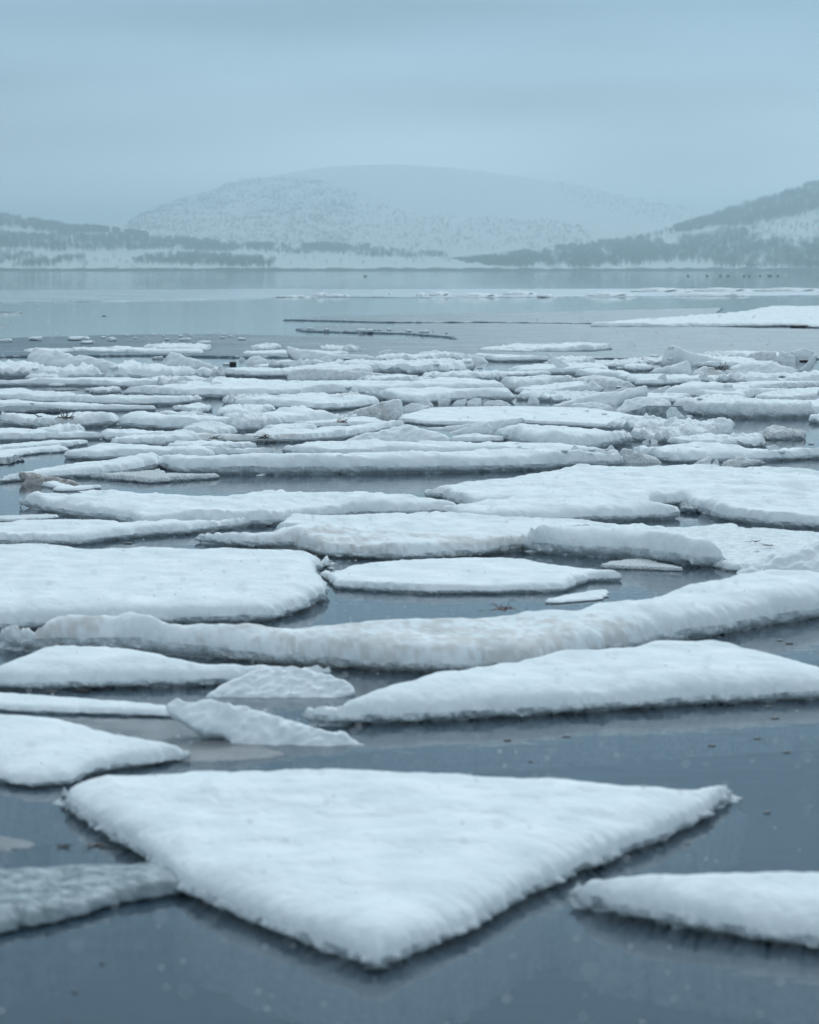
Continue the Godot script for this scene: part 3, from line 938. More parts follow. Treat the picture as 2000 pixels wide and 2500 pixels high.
# small lumps of ice: x, z, foot, width, height, label, group, material
var LUMPS := [
	[-10.02, -64.76, 0.05, 0.34, 0.14, "squared white block on the thin ice at left, left of the widest one", "blocks on the thin ice sheet", "snow"],
	[-8.92, -65.06, 0.05, 0.54, 0.13, "widest white block on the thin ice at left", "blocks on the thin ice sheet", "snow"],
	[-7.95, -64.47, 0.05, 0.23, 0.12, "squared white block on the thin ice right of the widest one", "blocks on the thin ice sheet", "snow"],
	[-6.01, -64.76, 0.05, 0.27, 0.09, "flat white block on the thin ice, fourth from the left edge", "blocks on the thin ice sheet", "snow"],
	[-10.7, -63.89, 0.05, 0.37, 0.1, "white block on the thin ice cut by the left edge", "blocks on the thin ice sheet", "snow"],
	[-5.22, -61.13, 0.05, 0.32, 0.14, "rough white block beyond the smaller tilted wedge", "blocks on the thin ice sheet", "snow"],
	[-8.3, -62.21, 0.05, 0.36, 0.1, "low white lump beneath the widest block on the thin ice", "blocks on the thin ice sheet", "snow"],
	[-5.31, -70.06, 0.05, 0.08, 0.04, "tiny white crumb of ice on the thin ice sheet at left", "crumbs on the left thin ice", "snow"],
	[-5.19, -66.98, 0.05, 0.12, 0.07, "tiny white crumb of ice on the thin ice sheet at left", "crumbs on the left thin ice", "snow"],
	[-7.49, -70.41, 0.05, 0.08, 0.04, "tiny white crumb of ice on the thin ice sheet at left", "crumbs on the left thin ice", "snow"],
	[-5.46, -69.47, 0.05, 0.08, 0.04, "tiny white crumb of ice on the thin ice sheet at left", "crumbs on the left thin ice", "snow"],
	[-6.98, -68.49, 0.05, 0.09, 0.05, "tiny white crumb of ice on the thin ice sheet at left", "crumbs on the left thin ice", "snow"],
	[-4.99, -70.36, 0.05, 0.05, 0.03, "tiny white crumb of ice on the thin ice sheet at left", "crumbs on the left thin ice", "snow"],
	[-4.51, -65.51, 0.05, 0.13, 0.07, "tiny white crumb of ice on the thin ice sheet at left", "crumbs on the left thin ice", "snow"],
	[-6.54, -65.13, 0.05, 0.13, 0.07, "tiny white crumb of ice on the thin ice sheet at left", "crumbs on the left thin ice", "snow"],
	[-7.54, -66.35, 0.05, 0.12, 0.07, "tiny white crumb of ice on the thin ice sheet at left", "crumbs on the left thin ice", "snow"],
	[-5.89, -67.92, 0.05, 0.07, 0.04, "tiny white crumb of ice on the thin ice sheet at left", "crumbs on the left thin ice", "snow"],
	[-7.46, -69.86, 0.05, 0.05, 0.03, "tiny white crumb of ice on the thin ice sheet at left", "crumbs on the left thin ice", "snow"],
	[-6.29, -69.17, 0.05, 0.13, 0.07, "tiny white crumb of ice on the thin ice sheet at left", "crumbs on the left thin ice", "snow"],
	[-8.17, -65.48, 0.05, 0.11, 0.06, "tiny white crumb of ice on the thin ice sheet at left", "crumbs on the left thin ice", "snow"],
	[-4.59, -65.45, 0.05, 0.13, 0.07, "tiny white crumb of ice on the thin ice sheet at left", "crumbs on the left thin ice", "snow"],
	[-6.51, -71, 0.05, 0.12, 0.07, "tiny white crumb of ice on the thin ice sheet at left", "crumbs on the left thin ice", "snow"],
	[-8.08, -69.15, 0.05, 0.11, 0.06, "tiny white crumb of ice on the thin ice sheet at left", "crumbs on the left thin ice", "snow"],
	[-6.48, -68.32, 0.05, 0.14, 0.07, "tiny white crumb of ice on the thin ice sheet at left", "crumbs on the left thin ice", "snow"],
	[-6.21, -69.05, 0.05, 0.07, 0.04, "tiny white crumb of ice on the thin ice sheet at left", "crumbs on the left thin ice", "snow"],
	[-5.04, -67.99, 0.05, 0.12, 0.07, "tiny white crumb of ice on the thin ice sheet at left", "crumbs on the left thin ice", "snow"],
	[-7.39, -69.87, 0.05, 0.1, 0.05, "tiny white crumb of ice on the thin ice sheet at left", "crumbs on the left thin ice", "snow"],
	[-5.37, -69.93, 0.05, 0.12, 0.07, "tiny white crumb of ice on the thin ice sheet at left", "crumbs on the left thin ice", "snow"],
	[-4.64, -66, 0.05, 0.12, 0.07, "tiny white crumb of ice on the thin ice sheet at left", "crumbs on the left thin ice", "snow"],
	[-8.51, -67.03, 0.05, 0.13, 0.07, "tiny white crumb of ice on the thin ice sheet at left", "crumbs on the left thin ice", "snow"],
	[-8.67, -69.5, 0.05, 0.07, 0.04, "tiny white crumb of ice on the thin ice sheet at left", "crumbs on the left thin ice", "snow"],
	[-6.5, -68.45, 0.05, 0.09, 0.05, "tiny white crumb of ice on the thin ice sheet at left", "crumbs on the left thin ice", "snow"],
	[-5.7, -71.37, 0.05, 0.05, 0.03, "tiny white crumb of ice on the thin ice sheet at left", "crumbs on the left thin ice", "snow"],
	[-2.67, -76.76, 0.05, 0.08, 0.04, "small white lump on the lower grey ice tongue", "lumps on the lower ice tongue", "snow"],
	[1.11, -72.08, 0.05, 0.08, 0.04, "small white lump on the lower grey ice tongue", "lumps on the lower ice tongue", "snow"],
	[-0.93, -75.24, 0.05, 0.12, 0.06, "small white lump on the lower grey ice tongue", "lumps on the lower ice tongue", "snow"],
	[-1.58, -74.84, 0.05, 0.15, 0.07, "small white lump on the lower grey ice tongue", "lumps on the lower ice tongue", "snow"],
	[-1.57, -75.86, 0.05, 0.12, 0.06, "small white lump on the lower grey ice tongue", "lumps on the lower ice tongue", "snow"],
	[-2.6, -75.55, 0.05, 0.17, 0.08, "small white lump on the lower grey ice tongue", "lumps on the lower ice tongue", "snow"],
	[-1.5, -76.11, 0.05, 0.1, 0.05, "small white lump on the lower grey ice tongue", "lumps on the lower ice tongue", "snow"],
	[-1.46, -74.76, 0.05, 0.18, 0.09, "small white lump on the lower grey ice tongue", "lumps on the lower ice tongue", "snow"],
	[-1.44, -74.44, 0.05, 0.16, 0.07, "small white lump on the lower grey ice tongue", "lumps on the lower ice tongue", "snow"],
	[-1.23, -75.22, 0.05, 0.14, 0.07, "small white lump on the lower grey ice tongue", "lumps on the lower ice tongue", "snow"],
	[-0.01, -73.91, 0.05, 0.16, 0.08, "small white lump on the lower grey ice tongue", "lumps on the lower ice tongue", "snow"],
	[-1.1, -75.38, 0.05, 0.15, 0.07, "small white lump on the lower grey ice tongue", "lumps on the lower ice tongue", "snow"],
	[-0.06, -74.77, 0.05, 0.13, 0.06, "small white lump on the lower grey ice tongue", "lumps on the lower ice tongue", "snow"],
	[-1.21, -74.02, 0.05, 0.2, 0.09, "small white lump on the lower grey ice tongue", "lumps on the lower ice tongue", "snow"],
	[-1.45, -74.18, 0.05, 0.18, 0.09, "small white lump on the lower grey ice tongue", "lumps on the lower ice tongue", "snow"],
	[-2.02, -75.68, 0.05, 0.09, 0.04, "small white lump on the lower grey ice tongue", "lumps on the lower ice tongue", "snow"],
	[0.48, -72.82, 0.05, 0.19, 0.09, "small white lump on the lower grey ice tongue", "lumps on the lower ice tongue", "snow"],
	[0.38, -72.98, 0.05, 0.17, 0.08, "small white lump on the lower grey ice tongue", "lumps on the lower ice tongue", "snow"],
	[-0.64, -75.29, 0.05, 0.15, 0.07, "small white lump on the lower grey ice tongue", "lumps on the lower ice tongue", "snow"],
	[-3.17, -76.67, 0.05, 0.18, 0.09, "small white lump on the lower grey ice tongue", "lumps on the lower ice tongue", "snow"],
	[-3.05, -77.04, 0.05, 0.09, 0.04, "small white lump on the lower grey ice tongue", "lumps on the lower ice tongue", "snow"],
	[0.72, -73.83, 0.05, 0.07, 0.04, "small white lump on the lower grey ice tongue", "lumps on the lower ice tongue", "snow"],
	[-6.21, -170.54, 0, 1, 0.27, "small white snow cone on the far ice, leftmost of the ridges", "snow ridges on the far ice field", "snow", 1],
	[-7.79, -164.77, 0, 2.61, 0.13, "thin white snow line left of the small snow cone", "snow ridges on the far ice field", "snow", 1],
	[-5.01, -168.57, 0, 1.63, 0.19, "low snow bank right of the small snow cone", "snow ridges on the far ice field", "snow", 1],
	[-1.42, -177.81, 0, 0.27, 0.18, "single snow lump between two far snow banks", "snow ridges on the far ice field", "snow", 1],
	[0.87, -168.57, 0, 0.87, 0.27, "far snow bank left of the middle of the ice field", "snow ridges on the far ice field", "snow", 1],
	[2.32, -170.54, 0, 1.65, 0.32, "far snow bank at the middle of the ice field", "snow ridges on the far ice field", "snow", 1],
	[4.78, -166.65, 0, 3.22, 0.26, "long low snow bank on the far ice field", "snow ridges on the far ice field", "snow", 1],
	[8.18, -178.89, 0, 2.53, 0.28, "far snow bank with a brownish top", "snow ridges on the far ice field", "snow", 1],
	[9.23, -164.77, 0, 1.08, 0.24, "snow bank just right of the brownish one", "snow ridges on the far ice field", "snow", 1],
	[14.23, -170.54, 0, 3.41, 0.27, "long snow bank on the right part of the far ice", "snow ridges on the far ice field", "snow", 1],
	[20.67, -198.32, 0, 4.72, 0.35, "upper snow ridge on the right part of the far ice", "snow ridges on the far ice field", "snow", 1],
	[26.4, -203.86, 0, 5.2, 0.32, "upper far snow ridge reaching toward the right edge", "snow ridges on the far ice field", "snow", 1],
	[32.07, -203.86, 0, 5.91, 0.32, "upper far snow ridge cut by the right edge", "snow ridges on the far ice field", "snow", 1],
	[21.58, -172.55, 0, 5.95, 0.19, "faint lower snow line near the right edge of the far ice", "snow ridges on the far ice field", "snow", 1],
	[6, -51.87, 0, 0.2, 0.07, "small loose greyish ice crumb behind the long bar", "crumbs in the ice pack", "pale"],
	[-0.18, -36.65, 0.16, 0.08, 0.03, "tiny loose white ice crumb behind the thick white floe", "crumbs in the ice pack", "snow"],
	[5.39, -53.2, 0.03, 0.2, 0.07, "small loose greyish ice crumb right of the smooth white floe", "crumbs in the ice pack", "pale"],
	[0.5, -45, 0.19, 0.14, 0.05, "small loose white ice crumb in front of the broken white floe", "crumbs in the ice pack", "snow"],
	[7.73, -53.01, 0.02, 0.12, 0.04, "tiny loose greyish ice crumb in front of the lower thin grey ice tongue", "crumbs in the ice pack", "pale"],
	[-5.53, -53.07, 0, 0.23, 0.08, "small loose greyish ice crumb in front of the flat white bar", "crumbs in the ice pack", "pale"],
	[-3.08, -37.86, 0.16, 0.14, 0.05, "small loose white ice crumb in front of the long flat white floe", "crumbs in the ice pack", "snow"],
	[-3.05, -38.08, 0.16, 0.16, 0.06, "small loose greyish ice crumb in front of the long flat white floe", "crumbs in the ice pack", "pale"],
	[-1.36, -52.91, 0, 0.15, 0.05, "small loose white ice crumb behind the broken white floe", "crumbs in the ice pack", "snow"],
	[3.83, -33.05, 0.17, 0.09, 0.03, "small loose greyish ice crumb behind the wide ice slab", "crumbs in the ice pack", "pale"],
	[3.51, -40.37, 0, 0.12, 0.04, "small loose white ice crumb in front of the smooth white floe", "crumbs in the ice pack", "snow"],
	[-5.1, -45.34, 0, 0.18, 0.06, "small loose white ice crumb behind the rubbly white floe", "crumbs in the ice pack", "snow"],
	[-5.2, -39.21, 0, 0.16, 0.06, "small loose greyish ice crumb in front of the thin straight floe", "crumbs in the ice pack", "pale"],
	[6.37, -41.84, 0, 0.17, 0.06, "small loose white ice crumb behind the long bar", "crumbs in the ice pack", "snow"],
	[-3.78, -49.87, 0, 0.16, 0.05, "small loose white ice crumb behind the rubbly white floe", "crumbs in the ice pack", "snow"],
	[5.52, -37.69, 0, 0.11, 0.04, "small loose white ice crumb behind the white floe", "crumbs in the ice pack", "snow"],
	[2.21, -37.63, 0, 0.12, 0.04, "small loose greyish ice crumb in front of the smooth rounded bar", "crumbs in the ice pack", "pale"],
	[1.41, -48.25, 0, 0.1, 0.03, "tiny loose white ice crumb right of the broken white floe", "crumbs in the ice pack", "snow"],
	[-2.93, -38.37, 0, 0.08, 0.03, "tiny loose greyish ice crumb in front of the long flat white floe", "crumbs in the ice pack", "pale"],
	[-2.1, -47.01, 0, 0.18, 0.06, "small loose white ice crumb behind the broken white floe", "crumbs in the ice pack", "snow"],
	[-0.96, -37.7, 0.12, 0.13, 0.05, "small loose white ice crumb in front of the long flat white floe", "crumbs in the ice pack", "snow"],
	[-0.33, -37.93, 0, 0.15, 0.05, "small loose greyish ice crumb in front of the long flat white floe", "crumbs in the ice pack", "pale"],
	[-5.36, -34.18, 0.08, 0.05, 0.02, "tiny loose white ice crumb behind the thin white floe", "crumbs in the ice pack", "snow"],
	[3.54, -37.26, 0, 0.06, 0.02, "tiny loose white ice crumb left of the white floe", "crumbs in the ice pack", "snow"],
	[4.86, -36.77, 0.19, 0.14, 0.05, "small loose white ice crumb in front of the white floe", "crumbs in the ice pack", "snow"],
	[5.8, -37.65, 0, 0.08, 0.03, "tiny loose white ice crumb behind the low white floe", "crumbs in the ice pack", "snow"],
	[4.81, -51.44, 0, 0.17, 0.06, "small loose greyish ice crumb behind the smooth white floe", "crumbs in the ice pack", "pale"],
	[3.98, -33.02, 0.21, 0.07, 0.02, "tiny loose white ice crumb behind the wide ice slab", "crumbs in the ice pack", "snow"],
	[-2.71, -44.89, 0, 0.16, 0.06, "small loose white ice crumb in front of the snowy bar", "crumbs in the ice pack", "snow"],
	[-6.05, -48.32, 0, 0.2, 0.07, "small loose white ice crumb behind the lumpy snow covered floe", "crumbs in the ice pack", "snow"],
	[-1.77, -38.38, 0.16, 0.13, 0.05, "small loose white ice crumb in front of the long flat white floe", "crumbs in the ice pack", "snow"],
	[-6.79, -43.67, 0.17, 0.11, 0.04, "small loose white ice crumb in front of the lumpy snow covered floe", "crumbs in the ice pack", "snow"],
	[-3.61, -38.25, 0.16, 0.16, 0.06, "small loose white ice crumb in front of the long flat white floe", "crumbs in the ice pack", "snow"],
	[-5.28, -43.02, 0.21, 0.17, 0.06, "small loose white ice crumb in front of the rubbly white floe", "crumbs in the ice pack", "snow"],
	[2.98, -52.11, 0, 0.21, 0.07, "small loose white ice crumb in front of the flat floe", "crumbs in the ice pack", "snow"],
	[-4.85, -36.46, 0, 0.09, 0.03, "small loose white ice crumb behind the rounded white floe", "crumbs in the ice pack", "snow"],
	[4.16, -47.6, 0, 0.16, 0.06, "small loose greyish ice crumb behind the smooth white floe", "crumbs in the ice pack", "pale"],
	[5.68, -38.17, 0, 0.06, 0.02, "tiny loose white ice crumb behind the low white floe", "crumbs in the ice pack", "snow"],
	[2.35, -40.18, 0.13, 0.07, 0.02, "tiny loose white ice crumb in front of the thick grey ended ice slab", "crumbs in the ice pack", "snow"],
	[0.22, -53.57, 0, 0.12, 0.04, "tiny loose greyish ice crumb behind the broken white floe", "crumbs in the ice pack", "pale"],
	[1.1, -46.11, 0.19, 0.15, 0.05, "small loose greyish ice crumb in front of the broken white floe", "crumbs in the ice pack", "pale"],
	[-5.27, -45.97, 0, 0.19, 0.07, "small loose white ice crumb behind the rubbly white floe", "crumbs in the ice pack", "snow"],
	[-4.4, -35.24, 0.09, 0.06, 0.02, "tiny loose white ice crumb in front of the rounded white floe", "crumbs in the ice pack", "snow"],
	[1.93, -38.86, 0.08, 0.1, 0.04, "small loose white ice crumb behind the smooth rounded bar", "crumbs in the ice pack", "snow"],
	[2.02, -40.2, 0.17, 0.09, 0.03, "tiny loose white ice crumb in front of the thick grey ended ice slab", "crumbs in the ice pack", "snow"],
	[3.62, -52.24, 0, 0.1, 0.03, "tiny loose greyish ice crumb right of the flat floe", "crumbs in the ice pack", "pale"],
	[3.04, -25.36, 0.11, 0.06, 0.02, "tiny loose greyish ice crumb in front of the long white floe", "crumbs in the ice pack", "pale"],
	[3.14, -34.88, 0, 0.06, 0.02, "tiny loose greyish ice crumb behind the wide flat white sheet", "crumbs in the ice pack", "pale"],
	[3.74, -32.19, 0, 0.1, 0.04, "small loose greyish ice crumb in front of the wide ice slab", "crumbs in the ice pack", "pale"],
	[3.94, -25.19, 0, 0.06, 0.02, "small loose white ice crumb in front of the long white floe", "crumbs in the ice pack", "snow"],
	[2.57, -25.98, 0, 0.04, 0.02, "tiny loose greyish ice crumb behind the long white floe", "crumbs in the ice pack", "pale"],
	[3.23, -25.77, 0.11, 0.07, 0.03, "small loose white ice crumb behind the long white floe", "crumbs in the ice pack", "snow"],
	[2.58, -31.84, 0.06, 0.07, 0.03, "tiny loose greyish ice crumb behind the wide flat white sheet", "crumbs in the ice pack", "pale"],
	[3.79, -25.28, 0.11, 0.07, 0.03, "small loose white ice crumb in front of the long white floe", "crumbs in the ice pack", "snow"],
	[3.88, -25.06, 0.08, 0.07, 0.03, "small loose white ice crumb in front of the long white floe", "crumbs in the ice pack", "snow"],
	[4.01, -32.78, 0, 0.06, 0.02, "tiny loose greyish ice crumb in front of the wide ice slab", "crumbs in the ice pack", "pale"],
	[1.55, -24.03, 0.17, 0.08, 0.03, "small loose greyish ice crumb behind the long straight white floe", "crumbs in the ice pack", "pale"],
	[2.43, -25.5, 0, 0.05, 0.02, "tiny loose greyish ice crumb behind the long white floe", "crumbs in the ice pack", "pale"],
	[4.58, -27.4, 0, 0.06, 0.02, "tiny loose greyish ice crumb in front of the strip", "crumbs in the ice pack", "pale"],
	[2.05, -31.84, 0.06, 0.09, 0.03, "small loose white ice crumb behind the wide flat white sheet", "crumbs in the ice pack", "snow"],
	[3.93, -27.15, 0.09, 0.07, 0.03, "small loose greyish ice crumb in front of the lumpy white floe", "crumbs in the ice pack", "pale"],
	[1.99, -24.2, 0.17, 0.05, 0.02, "tiny loose greyish ice crumb behind the long straight white floe", "crumbs in the ice pack", "pale"],
	[2.25, -30.73, 0.05, 0.09, 0.03, "small loose white ice crumb in front of the wide flat white sheet", "crumbs in the ice pack", "snow"],
	[1.83, -24.12, 0.17, 0.07, 0.03, "small loose white ice crumb behind the long straight white floe", "crumbs in the ice pack", "snow"],
	[1.79, -28.05, 0, 0.07, 0.03, "small loose greyish ice crumb behind the broad white floe", "crumbs in the ice pack", "pale"],
	[3.03, -25.31, 0, 0.05, 0.02, "tiny loose greyish ice crumb in front of the long white floe", "crumbs in the ice pack", "pale"],
]
var SPECKS := [
	[0.143, -10.599, 0.031, "tiny dark speck afloat on the open water before the long right floe", "specks floating on the dark water"],
	[0.743, -10.785, 0.021, "tiny dark speck afloat on the open water before the long right floe", "specks floating on the dark water"],
	[1.475, -10.916, 0.034, "tiny dark speck afloat on the open water before the long right floe", "specks floating on the dark water"],
	[1.64, -10.874, 0.03, "tiny dark speck afloat on the open water before the long right floe", "specks floating on the dark water"],
	[1.631, -10.599, 0.035, "tiny dark speck afloat on the open water before the long right floe", "specks floating on the dark water"],
	[1.485, -10.131, 0.03, "tiny dark speck afloat on the open water before the long right floe", "specks floating on the dark water"],
	[1.271, -9.977, 0.03, "tiny dark speck afloat on the open water before the long right floe", "specks floating on the dark water"],
	[0.493, -9.649, 0.022, "tiny dark speck afloat on the open water before the long right floe", "specks floating on the dark water"],
	[1.566, -9.842, 0.03, "tiny dark speck afloat on the open water before the long right floe", "specks floating on the dark water"],
	[0.417, -10.095, 0.033, "tiny dark speck afloat on the open water before the long right floe", "specks floating on the dark water"],
	[0.672, -10.173, 0.032, "tiny dark speck afloat on the open water before the long right floe", "specks floating on the dark water"],
	[1.997, -12.848, 0.031, "tiny dark speck afloat on the open water before the long right floe", "specks floating on the dark water"],
	[2.032, -12.749, 0.038, "tiny dark speck afloat on the open water before the long right floe", "specks floating on the dark water"],
	[1.318, -8.728, 0.027, "tiny dark speck afloat right of the triangular floe", "specks floating on the dark water"],
	[0.97, -8.239, 0.025, "tiny dark speck afloat right of the triangular floe", "specks floating on the dark water"],
	[0.938, -7.347, 0.012, "tiny dark bit on the rim of the pointed right floe", ""],
	[-0.928, -6.511, 0.016, "tiny dark speck afloat on the water before the triangular floe", "specks floating on the dark water"],
	[-0.888, -6.786, 0.016, "tiny dark speck afloat on the water before the triangular floe", "specks floating on the dark water"],
	[-1.468, -11.358, 0.106, "dark wet slush lump between the two left floes", ""],
	[-1.311, -11.325, 0.031, "dark bit beside the wet slush lump", ""],
	[-1.55, -11.293, 0.077, "flat dark slush smear left of the wet slush lump", ""],
	[-1.691, -11.254, 0.057, "small dark slush bit by the narrow left bar", ""],
	[-2.051, -17.444, 0.065, "dark bit in the water gap above the big flat floe", ""],
	[0.051, -98.892, 0.504, "dark driftwood bit on the upper ice tongue", ""],
	[-12.728, -100.597, 0.205, "dark dot alone on the calm far water", ""],
]
var STONES := [
	[-3.64, -49.79, 0, 0.14, 0.09, "black stone in the water right of the smaller tilted wedge"],
	[6.06, -48.88, 0.05, 0.25, 0.07, "black stone wedged under the tall ice boulder"],
	[7.97, -48.63, 0.1, 0.21, 0.08, "black stone under the round ice boulder at right"],
	[13.44, -81.71, 0, 1.08, 0.13, "long black driftwood edge under the far snowy floe"],
	[2.5, -38.96, 0, 0.24, 0.07, "dark stone at the end of the smooth rounded bar"],
]
var WEED := [
	[-4.307, 0.123, -30.201, 0.164, 16, "weed", "seaweed", "dark heap of seaweed on the left edge floe", 1],
	[-4.267, 0.004, -31.123, 0.127, 10, "weed", "seaweed", "dark seaweed right next to the seaweed heap", 0.8],
	[-4.508, 0.157, -30.294, 0.093, 4, "weed", "seaweed", "small seaweed sprig above the seaweed heap", 1],
	[-4.654, 0.129, -30.351, 0.124, 4, "weed", "twig", "thin twig left of the seaweed heap", 0.4],
	[-3.693, 0.004, -30.956, 0.084, 6, "weed", "seaweed", "seaweed hanging at the blunt left end of the big floe", 1.4],
	[-2.173, 0.1, -26.874, 0.101, 10, "weed", "seaweed", "seaweed clump on the wavy floe, left of two", 1.2],
	[-1.621, 0.14, -26.36, 0.152, 9, "weed", "seaweed", "seaweed clump on the wavy floe, right of two", 0.9],
	[-1.849, 0.004, -34.583, 0.153, 9, "weed", "seaweed", "seaweed on the right part of the big blunt floe", 0.5],
	[-4.668, 0.004, -45.001, 0.536, 26, "red_weed", "seaweed", "wide brown patch of seaweed on the rubbly floe", 0.25],
	[-0.834, 0.2, -28.223, 0.163, 12, "red_weed", "seaweed", "red brown seaweed before the big tilted slab", 0.4],
	[-0.422, 0.34, -27.457, 0.065, 4, "weed", "twig", "dark twig on the face of the big tilted slab", 1.2],
	[0.976, 0.004, -29.562, 0.07, 6, "weed", "seaweed", "dark bit of seaweed at the tip of the small ramp", 0.5],
	[1.462, 0.004, -28.682, 0.029, 3, "weed", "seaweed", "dark dot on the broad white floe", 0.5],
	[4.776, 0.45, -37.059, 0.214, 14, "weed", "twig", "dark twigs on the stained lump below the tall boulder", 1],
	[4.026, 0.75, -37.24, 0.076, 5, "weed", "twig", "dark twig stuck to the tall ice boulder", 1],
	[4.827, 0.3, -44.692, 0.106, 5, "weed", "seaweed", "dark patch low on the tall ice boulder", 0.8],
	[3.398, 0.004, -38.338, 0.078, 5, "weed", "seaweed", "dark sprig on the rising ramp", 0.8],
	[1.31, 0.14, -21.385, 0.029, 3, "weed", "seaweed", "single dark crumb on the huge flat floe", 0.3],
	[0.451, 0.004, -17.149, 0.122, 5, "red_weed", "twig", "long brown twig lying on the humped floe", 0.5],
	[0.751, 0.004, -17.402, 0.041, 3, "weed", "twig", "short upright twig on the humped floe", 1.6],
	[0.638, 0.004, -17.387, 0.041, 3, "weed", "twig", "dark crumbs between two twigs on the humped floe", 0.4],
	[2.501, 0.073, -16.695, 0.068, 9, "weed", "seaweed", "dark seaweed by the rising mound at right", 0.5],
	[2.434, 0.074, -16.917, 0.075, 4, "weed", "twig", "thin twig left of the seaweed by the mound", 0.4],
	[2.368, 0.071, -16.32, 0.044, 4, "weed", "twig", "small twig below the seaweed by the mound", 0.6],
	[2.366, 0.215, -14.324, 0.019, 3, "red_weed", "seaweed", "red brown dot on the far end of the curved floe", 0.6],
	[0.486, 0.195, -12.683, 0.099, 9, "red_weed", "seaweed", "red brown seaweed on the back rim of the curved floe", 0.9],
	[0.619, 0.195, -12.688, 0.022, 3, "weed", "twig", "upright stick on the back rim of the curved floe", 2.5],
	[0.618, 0.004, -14.446, 0.034, 4, "weed", "seaweed", "dark bit afloat just behind the curved floe", 0.3],
	[0.383, 0.195, -12.617, 0.043, 4, "weed", "twig", "flat dark twig on the back rim of the curved floe", 0.3],
	[1.948, 0.004, -16.048, 0.016, 2, "weed", "twig", "dark dot in the water before the rising mound", 1],
	[-0.719, 0.124, -16.925, 0.029, 3, "weed", "seaweed", "dark crumb on the hump of the stained floe", 0.5],
	[-2.065, 0.004, -13.185, 0.02, 3, "weed", "seaweed", "dark crumb at the peaked end of the curved floe", 0.5],
	[-1.202, 0.004, -8.194, 0.047, 9, "weed", "seaweed", "dark seaweed floating left of the triangular floe", 0.5],
	[-1.094, 0.004, -8.215, 0.084, 4, "weed", "twig", "long dark twig floating by the triangular floe", 0.1],
]
var BIRDS := [
	[65.4, -568.4, "tiny dark bird resting on the far water below the right shore", "birds on the far water"],
	[69.9, -568.4, "tiny dark bird resting on the far water below the right shore", "birds on the far water"],
	[73, -568.4, "tiny dark bird resting on the far water below the right shore", "birds on the far water"],
	[74.8, -568.4, "tiny dark bird resting on the far water below the right shore", "birds on the far water"],
	[78.6, -568.4, "tiny dark bird resting on the far water below the right shore", "birds on the far water"],
	[79.8, -568.4, "tiny dark bird resting on the far water below the right shore", "birds on the far water"],
	[82.3, -568.4, "tiny dark bird resting on the far water below the right shore", "birds on the far water"],
	[84.4, -568.4, "tiny dark bird resting on the far water below the right shore", "birds on the far water"],
	[84.9, -568.4, "tiny dark bird resting on the far water below the right shore", "birds on the far water"],
	[86.6, -568.4, "tiny dark bird resting on the far water below the right shore", "birds on the far water"],
	[-10.2, -557.6, "single dark bird on the far water near the middle", ""],
]

func ring(a: Array) -> PackedVector2Array:
	var p := PackedVector2Array()
	for k in range(0, a.size(), 2):
		p.append(Vector2(a[k], a[k + 1]))
	return p

